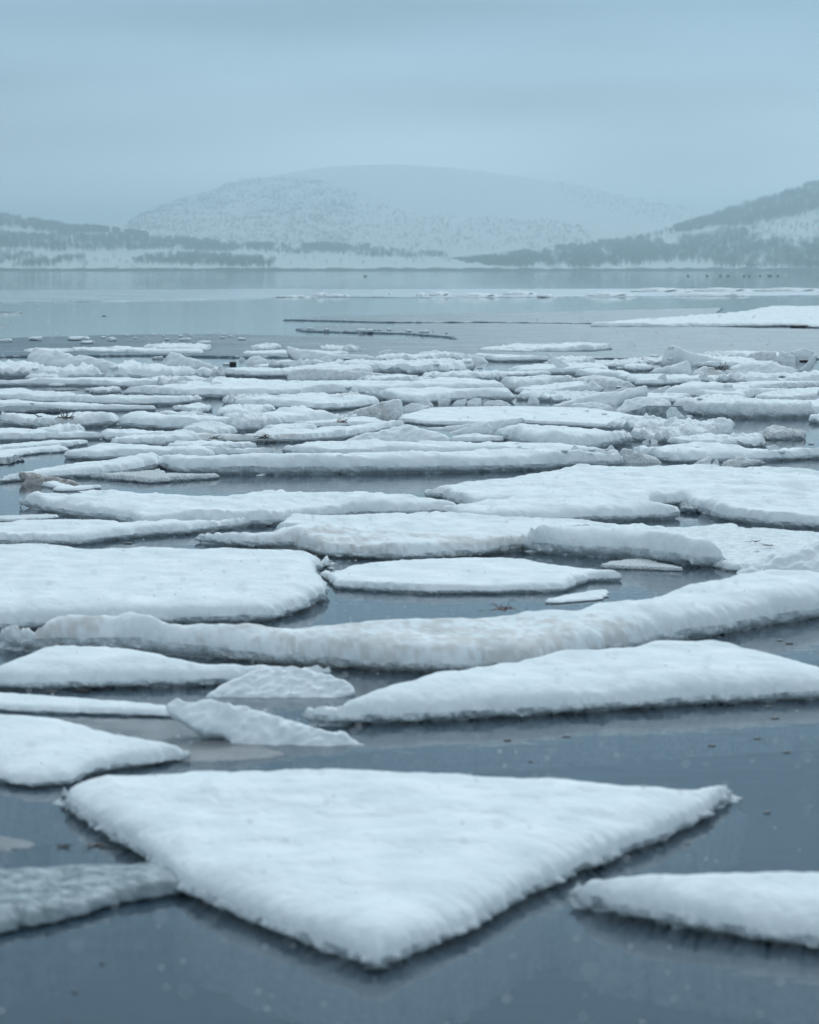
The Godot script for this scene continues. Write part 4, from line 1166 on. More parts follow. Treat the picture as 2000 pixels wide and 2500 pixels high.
# the floes: name, label, category, material, plane of the top, outline as x, z pairs, distance for the fineness of the mesh
func build_floes():
	floe("ice_floe", "large white triangular ice floe pointing at the viewer, nearest and biggest", "ice floe", "snow", Vector3(0.1200, 0.00000, 0.00000), ring([-1.308, -8.946, -1.272, -8.808, -1.221, -8.933, -0.84, -9.064, -0.477, -9.073, -0.186, -9.064, 0.247, -8.976, 0.687, -8.848, 1.031, -8.755, 1.21, -8.975, 1.212, -8.952, 1.109, -8.668, 0.891, -8.257, 0.613, -7.863, 0.381, -7.492, 0.197, -7.116, -0.017, -6.785, -0.085, -6.699, -0.167, -6.766, -0.312, -6.954, -0.529, -7.241, -0.706, -7.504, -0.81, -7.786, -1.053, -8.293, -1.239, -8.668, -1.304, -8.918]), 6.7, {"lip": 0.36})
	floe("ice_floe", "pointed white floe running out of the frame beside the triangular floe", "ice floe", "snow", Vector3(0.1300, -0.00000, -0.00000), ring([0.531, -7.544, 0.542, -7.434, 0.696, -7.396, 0.88, -7.444, 1.108, -7.468, 1.295, -7.462, 1.404, -7.444, 1.3, -6.871, 1.203, -6.911, 1.04, -6.993, 0.842, -7.108, 0.639, -7.25, 0.544, -7.385, 0.529, -7.514]), 6.9, {"lip": 0.36})
	floe("ice_floe", "grey wet ice slab touching the left edge of the triangular floe", "ice floe", "wet", Vector3(0.0550, -0.00000, -0.00000), ring([-1.431, -7.714, -1.342, -7.733, -1.19, -7.758, -1.039, -7.796, -0.83, -7.822, -0.778, -7.771, -0.725, -7.618, -0.727, -7.558, -0.804, -7.499, -0.917, -7.435, -1.003, -7.294, -1.119, -7.185, -1.233, -7.09, -1.313, -7.058]), 7.1, {"lip": 0.36})
	floe("slush_patch", "thin pale slush patch at the left edge above the grey wet slab", "slush", "sunken", Vector3(0.0026, 0.00000, 0.00000), ring([-1.538, -8.3, -1.448, -8.357, -1.374, -8.314, -1.305, -8.244, -1.32, -8.181, -1.379, -8.14, -1.5, -8.086]), 8.1, {"lip": 0.36, "sunk": 0.006})
	floe("ice_floe", "snowy floe at the left edge just behind the triangular floe", "ice floe", "snow", Vector3(-0.1188, 0.00324, -0.02088), ring([-1.901, -10.312, -1.656, -10.324, -1.475, -10.212, -1.259, -9.953, -1.04, -9.768, -0.895, -9.676, -0.951, -9.645, -1.02, -9.569, -1.162, -9.475, -1.262, -9.366, -1.312, -9.188, -1.451, -9.136, -1.594, -9.223, -1.731, -9.366]), 9.1, {"lip": 0.36})
	floe("ice_sheet", "thin brownish sunken ice sheet under the tilted shard", "ice sheet", "sunken", Vector3(-0.0314, 0.00212, -0.00455), ring([-1.574, -10.606, -1.189, -10.571, -0.889, -10.526, -0.69, -10.071, -0.495, -9.799, -0.588, -9.712, -0.797, -9.654, -0.968, -9.616, -1.18, -9.616, -1.335, -9.77]), 9.6, {"lip": 0.36, "sunk": 0.009})
	floe("ice_floe", "narrow white bar of ice at the left edge ending at the tilted shard", "ice floe", "snow", Vector3(0.0348, 0.00000, 0.00000), ring([-1.986, -11.147, -1.914, -11.115, -1.74, -11.064, -1.505, -10.958, -1.218, -10.842, -1.105, -10.794, -1.025, -10.687, -1.029, -10.616, -1.197, -10.65, -1.414, -10.679, -1.544, -10.691, -1.653, -10.708, -1.858, -10.779, -1.926, -10.803]), 10.6, {"lip": 0.36})
	floe("ice_floe", "flat snowy floe at the left edge tapering to the wedge shaped floe", "ice floe", "snow", Vector3(-0.0258, 0.00091, -0.01230), ring([-2.038, -11.452, -1.997, -11.616, -1.925, -11.889, -1.84, -12.112, -1.774, -12.16, -1.674, -12.042, -1.646, -12.104, -1.587, -12.019, -1.403, -11.988, -1.212, -11.866, -1.126, -11.703, -0.954, -11.594, -0.722, -11.595, -0.549, -11.598, -0.388, -11.601, -0.363, -11.618, -0.387, -11.571, -0.716, -11.489, -0.883, -11.415, -1.164, -11.381, -1.331, -11.348, -1.609, -11.315, -1.832, -11.295, -1.948, -11.315, -2.018, -11.328]), 11.3, {"lip": 0.36})
	floe("ice_floe", "long white floe at the right with a straight front edge and pointed left end", "ice floe", "snow", Vector3(0.1400, -0.00000, 0.00000), ring([-0.466, -10.486, -0.339, -10.454, -0.135, -10.843, 0.084, -11.171, 0.549, -11.591, 0.916, -11.859, 1.286, -12.013, 1.526, -12.013, 1.747, -11.889, 1.969, -11.448, 2.101, -11.239, 2.074, -11.08, 1.899, -11.029, 1.39, -10.916, 0.939, -10.746, 0.503, -10.592, 0.079, -10.477, -0.338, -10.398, -0.46, -10.443]), 10.4, {"lip": 0.36})
	floe("ice_floe", "very long curved white floe with a peaked left end and dirty brown front", "ice floe", "snow", Vector3(-0.0655, -0.00640, -0.01923), ring([-2.165, -12.695, -2.082, -12.564, -1.968, -12.479, -1.944, -12.566, -1.797, -12.672, -1.668, -12.654, -1.446, -12.69, -1.271, -12.461, -1.145, -12.444, -0.647, -12.376, -0.156, -12.548, 0.346, -12.637, 0.736, -12.872, 1.156, -13.29, 1.463, -13.694, 1.789, -14.123, 2.119, -14.462, 2.466, -14.393, 2.672, -14.347, 2.6, -13.944, 2.339, -13.629, 1.949, -13.274, 1.644, -12.953, 1.356, -12.665, 0.941, -12.185, 0.563, -11.884, 0.205, -11.754, -0.147, -11.826, -0.627, -11.988, -1.132, -12.278, -1.518, -12.436, -1.77, -12.468, -1.964, -12.436, -2.104, -12.533, -2.166, -12.665]), 11.8, {"bumps": [[-1.84, -12.15, 0.19, 0.07, 0.2], [-1.38, -12.35, 0.04, 0.16, 0.3]], "stain": [[-0.38, -11.78, 1.0], [0.09, -11.72, 1.3], [0.51, -11.86, 1.2], [0.92, -12.17, 0.8], [-1.85, -12.49, 0.3]], "r": 0.18, "lip": 0.36})
	floe("ice_floe", "big flat snowy floe at the left edge with a ragged bay in its end", "ice floe", "snow", Vector3(0.1300, 0.00000, 0.00000), ring([-2.986, -16.312, -2.806, -16.397, -2.559, -16.484, -2.137, -16.255, -1.487, -16.199, -0.841, -16.143, -0.544, -15.897, -0.554, -16.375, -0.598, -15.793, -0.619, -15.541, -0.589, -15.25, -0.503, -14.654, -0.509, -14.352, -0.587, -14.021, -0.665, -13.783, -0.812, -13.496, -0.968, -13.421, -1.367, -13.403, -1.885, -13.293, -2.258, -13.149, -2.409, -13.113]), 13.1, {"lip": 0.36})
	floe("ice_floe", "low oval floe alone in open water at the middle of the picture", "ice floe", "snow", Vector3(0.0600, -0.00000, -0.00000), ring([-0.585, -15.47, -0.533, -15.55, -0.49, -15.377, -0.384, -15.803, -0.04, -16.091, 0.441, -16.171, 0.755, -16.012, 1.052, -15.701, 1.361, -15.371, 1.357, -15.33, 1.147, -15.283, 0.964, -14.804, 0.549, -14.716, 0.11, -14.716, -0.243, -14.826, -0.453, -14.938, -0.553, -15.425]), 14.7, {"lip": 0.42})
	floe("ice_floe", "small white sliver of ice just behind the long curved floe", "ice floe", "snow", Vector3(-0.1344, -0.00903, -0.01120), ring([0.796, -14.3, 0.894, -14.5, 1.115, -14.76, 1.225, -14.849, 1.232, -14.716, 1.219, -14.67, 1.148, -14.425, 0.851, -14.26]), 14.3, {"lip": 0.42})
	floe("slush_patch", "strip of brown grey slush right of the low oval floe", "slush", "slush", Vector3(-0.1025, 0.00203, -0.00770), ring([1.282, -16.032, 1.37, -16.234, 1.609, -16.368, 1.697, -16.128, 1.813, -15.879, 1.812, -15.836, 1.578, -15.887, 1.426, -15.95, 1.302, -15.989]), 15.8, {"lip": 0.42})
	floe("ice_floe", "thick white floe with a steep rounded front right of the dirty humped floe", "ice floe", "snow", Vector3(-0.2410, 0.01733, -0.02568), ring([0.84, -17.07, 0.89, -16.94, 1.09, -16.93, 1.49, -17.06, 1.68, -16.93, 1.83, -16.64, 1.9, -16.25, 2.08, -16.09, 2.11, -16.01, 1.91, -16.01, 1.7, -16.28, 1.47, -16.49, 1.16, -16.63, 0.93, -16.79, 0.84, -16.95]), 16.0, {"lip": 0.42})
	floe("ice_sheet", "thin grey ice shelf joining the thick white floe to the mound at right", "ice sheet", "pale", Vector3(-0.0331, 0.00031, -0.00510), ring([1.896, -18.039, 2.25, -18.157, 2.468, -18.31, 2.53, -17.972, 2.673, -17.972, 3.032, -17.727, 3.15, -17.646, 3.027, -16.947, 2.582, -16.255, 2.382, -15.994, 2.161, -15.765, 2.001, -16.123, 1.797, -16.457]), 15.8, {"lip": 0.42})
	floe("ice_floe", "humped floe with brown stained sides left of the thick white floe", "ice floe", "snow", Vector3(-0.2949, 0.00588, -0.02514), ring([-1.56, -17.53, -1.36, -17.41, -1.25, -17.34, -1.04, -17.28, -0.84, -17.57, -0.57, -17.73, -0.21, -17.27, 0.23, -17.08, 0.66, -16.94, 0.84, -17.08, 0.84, -17.02, 0.45, -16.59, -0.04, -16.4, -0.6, -16.59, -0.82, -17.08, -1.1, -17.11, -1.31, -17.26, -1.53, -17.47]), 16.4, {"bumps": [[-1.25, -16.35, 0.12, 0.3, 0.5]], "stain": [[-0.74, -16.74, 0.7], [-1.01, -16.89, 0.4], [0.4, -17.04, 0.8], [-0.46, -16.32, 0.6]], "r": 0.22, "lip": 0.42})
	floe("ice_floe", "long low floe at the left edge tapering to the humped floe", "ice floe", "snow", Vector3(-0.0976, -0.00430, -0.01003), ring([-3.19, -18.04, -2.93, -18.21, -2.57, -18.23, -2.37, -18.31, -2.11, -18.14, -1.85, -18.23, -1.5, -18.37, -1.42, -18.45, -1.18, -18.72, -1.19, -18.65, -1.44, -18.29, -1.66, -18.04, -1.99, -17.83, -2.22, -17.57, -2.37, -17.35, -2.62, -17.34, -2.97, -17.37, -3.08, -17.37]), 17.3, {"lip": 0.42})
	floe("ice_floe", "short dark edged bar of ice at the left edge above the long low floe", "ice floe", "pale", Vector3(-0.1046, -0.00263, -0.00627), ring([-3.39, -19.16, -3.18, -19.29, -2.97, -19.41, -2.83, -19.35, -2.8, -19.28, -2.92, -19.1, -3.13, -18.99, -3.35, -18.96]), 19.0, {"lip": 0.42})
	floe("ice_floe", "white floe with smooth top below the strip of open water at left", "ice floe", "snow", Vector3(-0.0072, 0.00044, -0.00679), ring([-3.32, -20.13, -3.2, -20.12, -2.65, -20.2, -1.83, -19.99, -1.04, -19.99, -0.25, -20.07, 0.3, -19.69, 0.42, -19.59, 0.28, -19.54, -0.09, -19.28, -0.47, -19.35, -0.84, -18.98, -1.11, -18.59, -2.06, -18.45, -2.21, -18.8, -2.63, -19.16, -3.19, -20.05]), 18.5, {"lip": 0.42})
	floe("ice_floe", "low white floe sandwiched behind the humped floe at the middle", "ice floe", "snow", Vector3(-0.3639, 0.00012, -0.02558), ring([-1.08, -18.04, -0.98, -18.08, -0.88, -18.65, -0.45, -18.43, 0.14, -18.65, 0.69, -18.5, 1.23, -18.33, 1.53, -18.05, 1.5, -17.96, 0.85, -17.27, 0.13, -17.3, -0.57, -17.76, -0.93, -17.96]), 17.3, {"lip": 0.42})
	floe("ice_floe", "smooth rounded floe lying over the big right floe", "ice floe", "snow", Vector3(-0.4874, 0.00294, -0.03159), ring([0.31, -19.42, 0.48, -19.3, 0.74, -19.62, 1, -20.13, 1.31, -20.37, 1.61, -20.37, 1.99, -20.13, 2, -19.67, 2.02, -19.28, 2.15, -19.23, 2.2, -19.28, 2.19, -19.21, 1.98, -19.05, 1.69, -18.96, 1.31, -18.83, 0.74, -18.64, 0.38, -18.92, 0.29, -19.42]), 18.6, {"lip": 0.42})
	floe("ice_floe", "huge flat white floe reaching the right edge below the water strip", "ice floe", "snow", Vector3(0.1200, 0.00000, -0.00000), ring([0.11, -20.89, 0.41, -21.07, 0.8, -21.45, 1.19, -22.47, 1.54, -23.02, 2, -23.13, 2.69, -23.13, 3.34, -22.91, 3.83, -22.47, 4.15, -22.37, 3.44, -18.48, 3.16, -18.45, 2.79, -18.55, 2.45, -19.13, 2.31, -20.22, 2.14, -20.14, 1.31, -19.66, 0.54, -19.81, 0.28, -20.81]), 18.5, {"lip": 0.42})
	floe("ice_rubble", "dark wet ice rubble at the notch of the huge flat floe", "ice rubble", "dark", Vector3(-0.8480, 0.00488, -0.04431), ring([2.24, -19.95, 2.28, -20.09, 2.36, -19.87, 2.49, -19.78, 2.5, -19.74, 2.33, -19.62, 2.22, -19.66]), 19.6, {"lip": 0.42, "rough": 0.03})
	floe("ice_plate", "small white plate of ice beside the dark rubble", "ice plate", "snow", Vector3(0.0084, -0.00000, -0.00000), ring([2.39, -19.67, 2.47, -19.75, 2.54, -19.67, 2.52, -19.54, 2.43, -19.45, 2.39, -19.54]), 19.4, {"lip": 0.42})
	floe("ice_floe", "long straight white floe along the far side of the open water strip", "ice floe", "snow", Vector3(0.1760, -0.00000, -0.00000), ring([-2.51, -24.08, -2.08, -23.79, -1.42, -23.79, -0.3, -24.1, 0.66, -24.23, 1.62, -24.29, 2.06, -24.34, 2.17, -24.41, 2.16, -24.3, 1.6, -23.95, 0.64, -23.55, -0.29, -23.38, -1.21, -23.27, -1.9, -23.27, -2.28, -23.44, -2.48, -24.01]), 23.3, {"lip": 0.42})
	floe("ice_floe", "narrow snowy floe stacked right behind the long straight floe", "ice floe", "snow", Vector3(-0.3832, 0.00330, -0.02000), ring([-1.42, -25.95, -1.24, -25.85, -1.05, -26.21, -0.32, -26.14, 0.7, -25.85, 1.49, -26.21, 2.08, -25.26, 2.23, -25.27, 2.22, -25.13, 0.69, -25.38, -0.81, -25.26, -1.39, -25.85]), 25.1, {"lip": 0.42})
	floe("ice_floe", "pale flat floe left of the long straight floe with a pointed left end", "ice floe", "snow", Vector3(-0.1847, -0.00162, -0.01086), ring([-3.65, -25.33, -3.56, -25.46, -3.42, -25.84, -3.17, -25.97, -2.62, -25.89, -2.08, -25.79, -1.72, -25.77, -1.45, -25.76, -1.47, -25.71, -2.05, -25.48, -2.56, -25.25, -2.9, -25.21, -3.32, -25.1, -3.52, -25.16, -3.63, -25.25]), 25.1, {"lip": 0.42})
	floe("ice_floe", "curved bar of ice rising to a blunt right end at the left edge", "ice floe", "snow", Vector3(-0.5617, 0.01414, -0.03031), ring([-3.92, -22.42, -3.84, -22.51, -3.73, -22.79, -3.49, -23.29, -3.22, -23.71, -2.92, -23.93, -2.71, -24.22, -2.54, -24.25, -2.46, -24.24, -2.49, -24.15, -2.61, -23.61, -2.84, -23.25, -3.12, -22.92, -3.35, -22.89, -3.62, -22.61, -3.83, -22.43, -3.91, -22.34]), 22.3, {"lip": 0.42})
	floe("ice_plate", "small white shard in front of the brown stained wedge", "ice plate", "snow", Vector3(-0.7522, 0.00680, -0.03710), ring([-3.38, -22.04, -3.28, -22.19, -3.04, -21.75, -2.78, -21.87, -2.82, -21.8, -3.01, -21.54, -3.16, -21.54, -3.31, -21.97]), 21.5, {"lip": 0.42})
	floe("ice_plate", "flat white fragment right of the small white shard", "ice plate", "snow", Vector3(-0.1497, -0.00221, -0.00720), ring([-2.96, -21.44, -2.85, -21.63, -2.6, -21.55, -2.62, -21.44, -2.75, -21.31, -2.9, -21.31]), 21.3, {"lip": 0.42})
	floe("ice_floe", "thin granular slush floe under the curved bar", "ice floe", "slush", Vector3(-0.5517, 0.00118, -0.02695), ring([-3.11, -22.96, -2.88, -22.95, -2.58, -23.07, -2.41, -23.26, -2.31, -22.96, -2, -22.87, -1.83, -22.92, -1.83, -22.87, -2.14, -22.6, -2.42, -22.34, -2.77, -22.69, -3.03, -22.89]), 22.3, {"lip": 0.42})
	floe("ice_plate", "tiny plate of ice adrift right of the thin slush floe", "ice plate", "pale", Vector3(-0.0354, -0.00087, -0.00189), ring([-1.48, -23.14, -1.43, -23.33, -1.39, -23.45, -1.38, -23.36, -1.42, -23.15, -1.46, -23.1]), 23.1, {"lip": 0.42})
	floe("ice_floe", "thin upper ice bar of two at the left edge above the curved bar", "ice floe", "snow", Vector3(-0.3961, -0.01426, -0.01474), ring([-4.63, -26.54, -4.39, -26.84, -4.08, -27.23, -3.76, -27.42, -3.65, -27.32, -3.66, -27.23, -3.79, -26.92, -4.15, -26.53, -4.56, -26.09]), 26.1, {"lip": 0.42})
	floe("ice_floe", "lower ice bar of two at the left edge above the curved bar", "ice floe", "snow", Vector3(-0.4581, -0.02385, -0.01613), ring([-4.46, -25.54, -4.4, -25.8, -4.19, -26.17, -3.95, -26.41, -3.89, -26.59, -3.72, -26.29, -3.74, -26.2, -3.9, -26.06, -4.12, -25.73, -4.18, -25.1, -4.33, -24.8]), 24.8, {"lip": 0.42})
	floe("ice_rubble", "grey slush heap at the left edge beside the lower ice bar", "ice rubble", "dark", Vector3(-0.5155, -0.01460, -0.01922), ring([-4.28, -24.69, -4.2, -25.01, -4.11, -25.24, -4, -24.97, -4.04, -24.91, -4.09, -24.59, -4.23, -24.38]), 24.4, {"lip": 0.42, "rough": 0.03})
	floe("ice_floe", "straight white floe at the left edge below the floe with seaweed", "ice floe", "snow", Vector3(0.0900, -0.00000, -0.00000), ring([-5.08, -29.11, -4.74, -28.98, -4.27, -28.54, -3.84, -28.31, -3.63, -28.23, -3.62, -28.14, -4, -28.01, -4.55, -27.82, -4.84, -27.73]), 27.7, {"lip": 0.42})
	floe("ice_floe", "wavy topped white floe carrying two dark seaweed clumps at its right", "ice floe", "snow", Vector3(-0.0180, -0.00200, -0.00465), ring([-3.66, -28.46, -3.49, -28.36, -3.22, -28.45, -2.77, -27.94, -2.26, -27.77, -1.88, -27.74, -1.69, -28.36, -1.2, -28.62, -0.6, -29.41, -0.07, -30.19, -0.07, -30.08, -0.79, -28.05, -1.22, -27.74, -1.97, -27.51, -2.79, -27.59, -3.49, -27.9, -3.65, -28.37]), 27.5, {"stain": [[-1.87, -27.6, 0.8], [-2.39, -27.29, 0.5]], "lip": 0.42})
	floe("ice_floe", "big white floe with a blunt left end behind the wavy topped floe", "ice floe", "snow", Vector3(-0.4950, -0.00888, -0.02070), ring([-3.64, -30.36, -3.64, -30.54, -3.43, -30.95, -2.66, -30.44, -2.16, -30.24, -1.85, -30.95, -1.42, -32.47, -1.27, -31.91, -1, -31.08, -0.64, -31.51, -0.66, -31.4, -0.99, -30.91, -1.68, -30.16, -2.25, -29.8, -2.82, -29.63, -3.26, -29.89, -3.58, -30.16]), 29.6, {"lip": 0.42})
	floe("ice_floe", "white floe at the left edge carrying a dark heap of seaweed", "ice floe", "snow", Vector3(-0.5132, 0.00168, -0.02171), ring([-5.43, -31.13, -4.94, -30.88, -4.39, -30.81, -4.01, -31.17, -3.75, -31.17, -3.72, -30.93, -3.75, -30.6, -4.06, -30.24, -4.5, -30.08, -4.86, -30.4, -5.26, -30.9, -5.42, -31.07]), 30.1, {"stain": [[-4.26, -29.88, 0.9], [-4.03, -29.72, 0.7]], "lip": 0.42})
	floe("ice_floe", "dark blue grey bare ice slab at the left edge", "ice floe", "dark", Vector3(-0.6137, -0.00102, -0.01987), ring([-5.85, -33.57, -5.65, -34.06, -5.3, -33.9, -4.95, -33.61, -4.86, -33.51, -4.86, -33.42, -5.2, -33.23, -5.75, -33]), 33.0, {"lip": 0.42})
	floe("ice_floe", "thin white floe behind the dark bare ice slab", "ice floe", "snow", Vector3(-0.5320, 0.00586, -0.01911), ring([-6.1, -34.98, -5.56, -34.81, -4.9, -34.42, -4.14, -33.95, -3.58, -33.98, -3.56, -33.88, -4.1, -33.69, -4.56, -33.65, -4.89, -33.8, -5.34, -34.17, -5.96, -34.17]), 33.6, {"lip": 0.42})
	floe("ice_floe", "rounded white floe at the left edge in the middle of the stacked rows", "ice floe", "snow", Vector3(-0.4447, 0.00675, -0.01706), ring([-6.47, -37.12, -6.21, -37.43, -5.78, -37.02, -5.4, -36.52, -4.67, -35.55, -3.84, -35.55, -3.35, -35.55, -3.11, -35.94, -3.09, -35.78, -3.43, -35.12, -4.02, -35, -4.78, -35.25, -5.46, -35.69, -6.01, -36.05, -6.35, -36.42]), 35.0, {"lip": 0.42})
	floe("slush_patch", "low grey slush strip in the water between the left rows", "slush", "dark", Vector3(-0.2330, -0.00429, -0.00579), ring([-6.04, -39.39, -5.88, -39.91, -5.51, -40.02, -5.45, -39.63, -5.73, -39.31, -6.01, -39.31]), 39.3, {"lip": 0.42})
	floe("ice_floe", "very long flat white floe across the middle of the stacked rows", "ice floe", "snow", Vector3(-0.1695, -0.00223, -0.00874), ring([-4.56, -37.74, -3.99, -38.01, -3.35, -39.3, -3.03, -40.15, -1.73, -39.46, -0.49, -39.46, 1.08, -39.8, 1.54, -39.3, 1.53, -38.9, 0.28, -38.3, -0.47, -37.87, -1.2, -37.58, -2.21, -37.02, -3.38, -37.02, -4.17, -37.58]), 37.0, {"lip": 0.42})
	floe("ice_floe", "white floe tucked in front of the very long flat floe", "ice floe", "snow", Vector3(-0.5150, -0.00682, -0.01847), ring([-2.52, -34.33, -2.48, -34.76, -2.11, -35.41, -1.5, -35.68, -0.72, -35.68, -0.43, -35.04, -0.43, -34.85, -1.09, -33.9, -1.76, -34.02, -2.31, -34.25]), 33.9, {"lip": 0.42})
	floe("ice_floe", "thin straight floe at the left edge under the upper rubble", "ice floe", "snow", Vector3(-0.2865, 0.00053, -0.00989), ring([-7.45, -40.99, -5.42, -41.52, -4.25, -42.07, -3.54, -41.52, -3.16, -40.87, -3.55, -40.69, -4.62, -40.2, -5.74, -40.86, -7.43, -40.86]), 40.2, {"lip": 0.42})
	floe("ice_floe", "lumpy snow covered floe below the large tilted wedge", "ice floe", "snow", Vector3(-0.8199, 0.02170, -0.02586), ring([-7.98, -45.87, -7.53, -46.19, -7.15, -45.79, -6.66, -44.24, -6.09, -43.87, -5.78, -44.24, -5.62, -43.49, -5.45, -43.3, -5.97, -42.97, -6.4, -43.3, -7.17, -43.96, -7.71, -44.3]), 43.0, {"lip": 0.42, "rough": 0.06})
	floe("ice_floe", "rubbly white floe right of the large tilted wedge with a brown patch", "ice floe", "snow", Vector3(-0.4047, 0.00277, -0.01431), ring([-5.41, -43.01, -5.37, -44.18, -5.38, -46.91, -5, -44.95, -4.46, -44.18, -3.79, -43.43, -3.35, -43.39, -3.47, -43.23, -4.18, -42.9, -4.92, -42.9, -5.4, -42.9]), 42.9, {"lip": 0.42, "rough": 0.06})
	floe("ice_floe", "flat white bar behind the two tilted wedges", "ice floe", "snow", Vector3(-0.6206, 0.01129, -0.01407), ring([-7.29, -57.73, -7.13, -58.64, -6.4, -57.53, -5.68, -56.35, -5.13, -56.7, -4.77, -56.04, -4.86, -55.81, -5.61, -55.59, -6.07, -55.59, -6.7, -56.69, -7.22, -57.48]), 55.6, {"lip": 0.42})
	floe("ice_floe", "snowy bar in front of the two tilted wedges, reaching to the middle", "ice floe", "snow", Vector3(-0.1048, -0.00668, -0.00517), ring([-3.48, -45.12, -3.01, -45.27, -2.31, -45.35, -1.83, -46.93, -1.2, -47.77, -0.55, -48.76, -0.55, -48.59, -1.48, -46.24, -2.26, -44.31, -2.94, -44.24, -3.47, -44.93]), 44.2, {"lip": 0.42})
	floe("ice_floe", "broken white floe behind the lens shaped grey slab", "ice floe", "snow", Vector3(-0.0481, 0.00071, -0.00508), ring([-2.81, -47.85, -2.18, -47.84, -1.18, -47.22, -0.04, -47.05, 0.44, -45.98, 1.27, -47.6, 1.28, -47.43, 1.06, -45.75, 0.42, -44.82, -0.04, -45.61, -0.83, -45.61, -1.51, -47.27, -2.77, -47.74]), 44.8, {"lip": 0.42, "rough": 0.05})
	floe("ice_floe", "flat floe on the far edge right of the rounded mound", "ice floe", "snow", Vector3(-0.3633, 0.00525, -0.00891), ring([1.39, -53.28, 1.97, -53.07, 2.95, -52.36, 3.21, -51.84, 3.2, -51.73, 1.91, -51.55, 1.37, -52.49]), 51.5, {"lip": 0.42})
	floe("ice_floe", "thick grey ended ice slab at the end of the very long flat floe", "ice floe", "pale", Vector3(-0.6311, -0.01084, -0.02075), ring([1.52, -40.28, 1.62, -40.74, 2.07, -40.62, 2.42, -40.68, 2.63, -40.68, 3.08, -41.06, 3.07, -40.95, 2.39, -40.08, 2.01, -39.53, 1.67, -39.09, 1.54, -40.03]), 39.1, {"lip": 0.42})
	floe("ice_floe", "smooth rounded bar in front of the thick grey ended slab", "ice floe", "snow", Vector3(-0.9190, 0.06345, -0.02292), ring([1.65, -38.83, 2.12, -39.06, 2.33, -39.2, 2.62, -39.23, 2.88, -39.1, 2.87, -38.46, 2.48, -38.3, 2.21, -38.16, 1.94, -38.18, 1.68, -38.71]), 38.2, {"lip": 0.42})
	floe("ice_floe", "thick white floe with broken right end behind the small blocks", "ice floe", "snow", Vector3(-0.3649, 0.00497, -0.01456), ring([-0.7, -37.28, -0.41, -36.65, 0.1, -36.9, 0.48, -37.1, 1.09, -36.95, 1.49, -36.84, 1.56, -36.3, 1.58, -36.3, 1.54, -36.11, 1.09, -36.21, 0.59, -35.93, 0.21, -35.4, -0.1, -35.57, -0.41, -36.39, -0.67, -37.15]), 35.4, {"lip": 0.42})
	floe("ice_floe", "floe with a dirty brown hump left of the thick white floe", "ice floe", "snow", Vector3(-1.3240, -0.00941, -0.04046), ring([-2.34, -35.19, -1.63, -35.7, -1.13, -35.51, -0.86, -36.18, -0.71, -35.65, -0.65, -35.77, -0.67, -35.62, -1.11, -34.76, -1.58, -34.55, -2.07, -34.76, -2.32, -34.93]), 34.6, {"stain": [[-0.79, -35.4, 1.2], [-0.95, -34.95, 0.9]], "lip": 0.42, "rough": 0.05})
	floe("ice_floe", "white floe with a red brown spot under the big tilted slab", "ice floe", "snow", Vector3(-0.4334, -0.00269, -0.01656), ring([-1.49, -30.3, -1.19, -30.65, -0.88, -31.02, -0.57, -31.2, -0.3, -30.75, -0.24, -30.56, -0.25, -30.49, -0.76, -30.43, -1.17, -30.2, -1.49, -30.2]), 30.2, {"lip": 0.42})
	floe("ice_floe", "wide flat white sheet in the centre right of the big tilted slab", "ice floe", "snow", Vector3(-0.0370, 0.00154, -0.00315), ring([-0.09, -32.25, 0.32, -33.41, 1.02, -33.69, 1.72, -33.81, 2.4, -33.49, 2.87, -32.33, 3.3, -31.07, 3.39, -30.17, 3.36, -30.06, 3.06, -29.72, 2.66, -29.84, 2.17, -30.32, 1.83, -30.64, 1.47, -30.94, 0.92, -30.44, 0.29, -30.61, -0.14, -31.27]), 29.7, {"lip": 0.42})
	floe("ice_floe", "low bar of ice right of the dune shaped floe", "ice floe", "snow", Vector3(-0.6989, -0.00031, -0.02794), ring([0.45, -27.66, 0.75, -28.12, 0.94, -27.89, 1.07, -27.71, 1.06, -27.62, 0.74, -27.52, 0.49, -27.57]), 27.5, {"lip": 0.42})
	floe("ice_floe", "broad white floe with a rounded left end right of the small ramp", "ice floe", "snow", Vector3(-0.2800, 0.00632, -0.01726), ring([0.97, -28.07, 1.04, -27.99, 1.23, -27.97, 1.65, -27.7, 1.96, -27.41, 2.19, -27.12, 2.44, -27.47, 2.56, -27.64, 2.55, -27.57, 2.19, -26.61, 1.87, -26.1, 1.57, -26.37, 1.36, -26.71, 1.26, -26.97, 1.04, -27.93]), 26.1, {"lip": 0.42})
	floe("ice_floe", "long bar of ice in front of the big smooth hummock", "ice floe", "snow", Vector3(-0.3231, -0.00018, -0.01155), ring([5.29, -41.94, 5.71, -41.65, 6.39, -41.72, 7.25, -42.66, 7.52, -42.93, 7.09, -40.46, 6.89, -40.52, 6.01, -40.75, 5.76, -41.16, 5.44, -41.76]), 40.5, {"lip": 0.42, "rough": 0.05})
	floe("ice_floe", "smooth white floe below the sharp cornered wedge", "ice floe", "snow", Vector3(-0.1907, 0.00827, -0.00691), ring([3.05, -44.22, 3.29, -44.69, 3.8, -44.46, 4, -42.64, 4.46, -41.97, 5.02, -41.83, 5.32, -41.94, 5.28, -41.71, 4.68, -41.41, 4.21, -41, 3.91, -41.11, 3.66, -42.84, 3.16, -44.09]), 41.0, {"lip": 0.42})
	floe("ice_floe", "white floe right of the stubby grey log", "ice floe", "snow", Vector3(-0.4031, -0.00487, -0.01697), ring([3.93, -37, 4.27, -37.75, 4.85, -38.25, 5.29, -37.81, 5.55, -37.57, 5.5, -37.35, 5.16, -36.63, 4.39, -36.58, 3.9, -36.72]), 36.6, {"lip": 0.42})
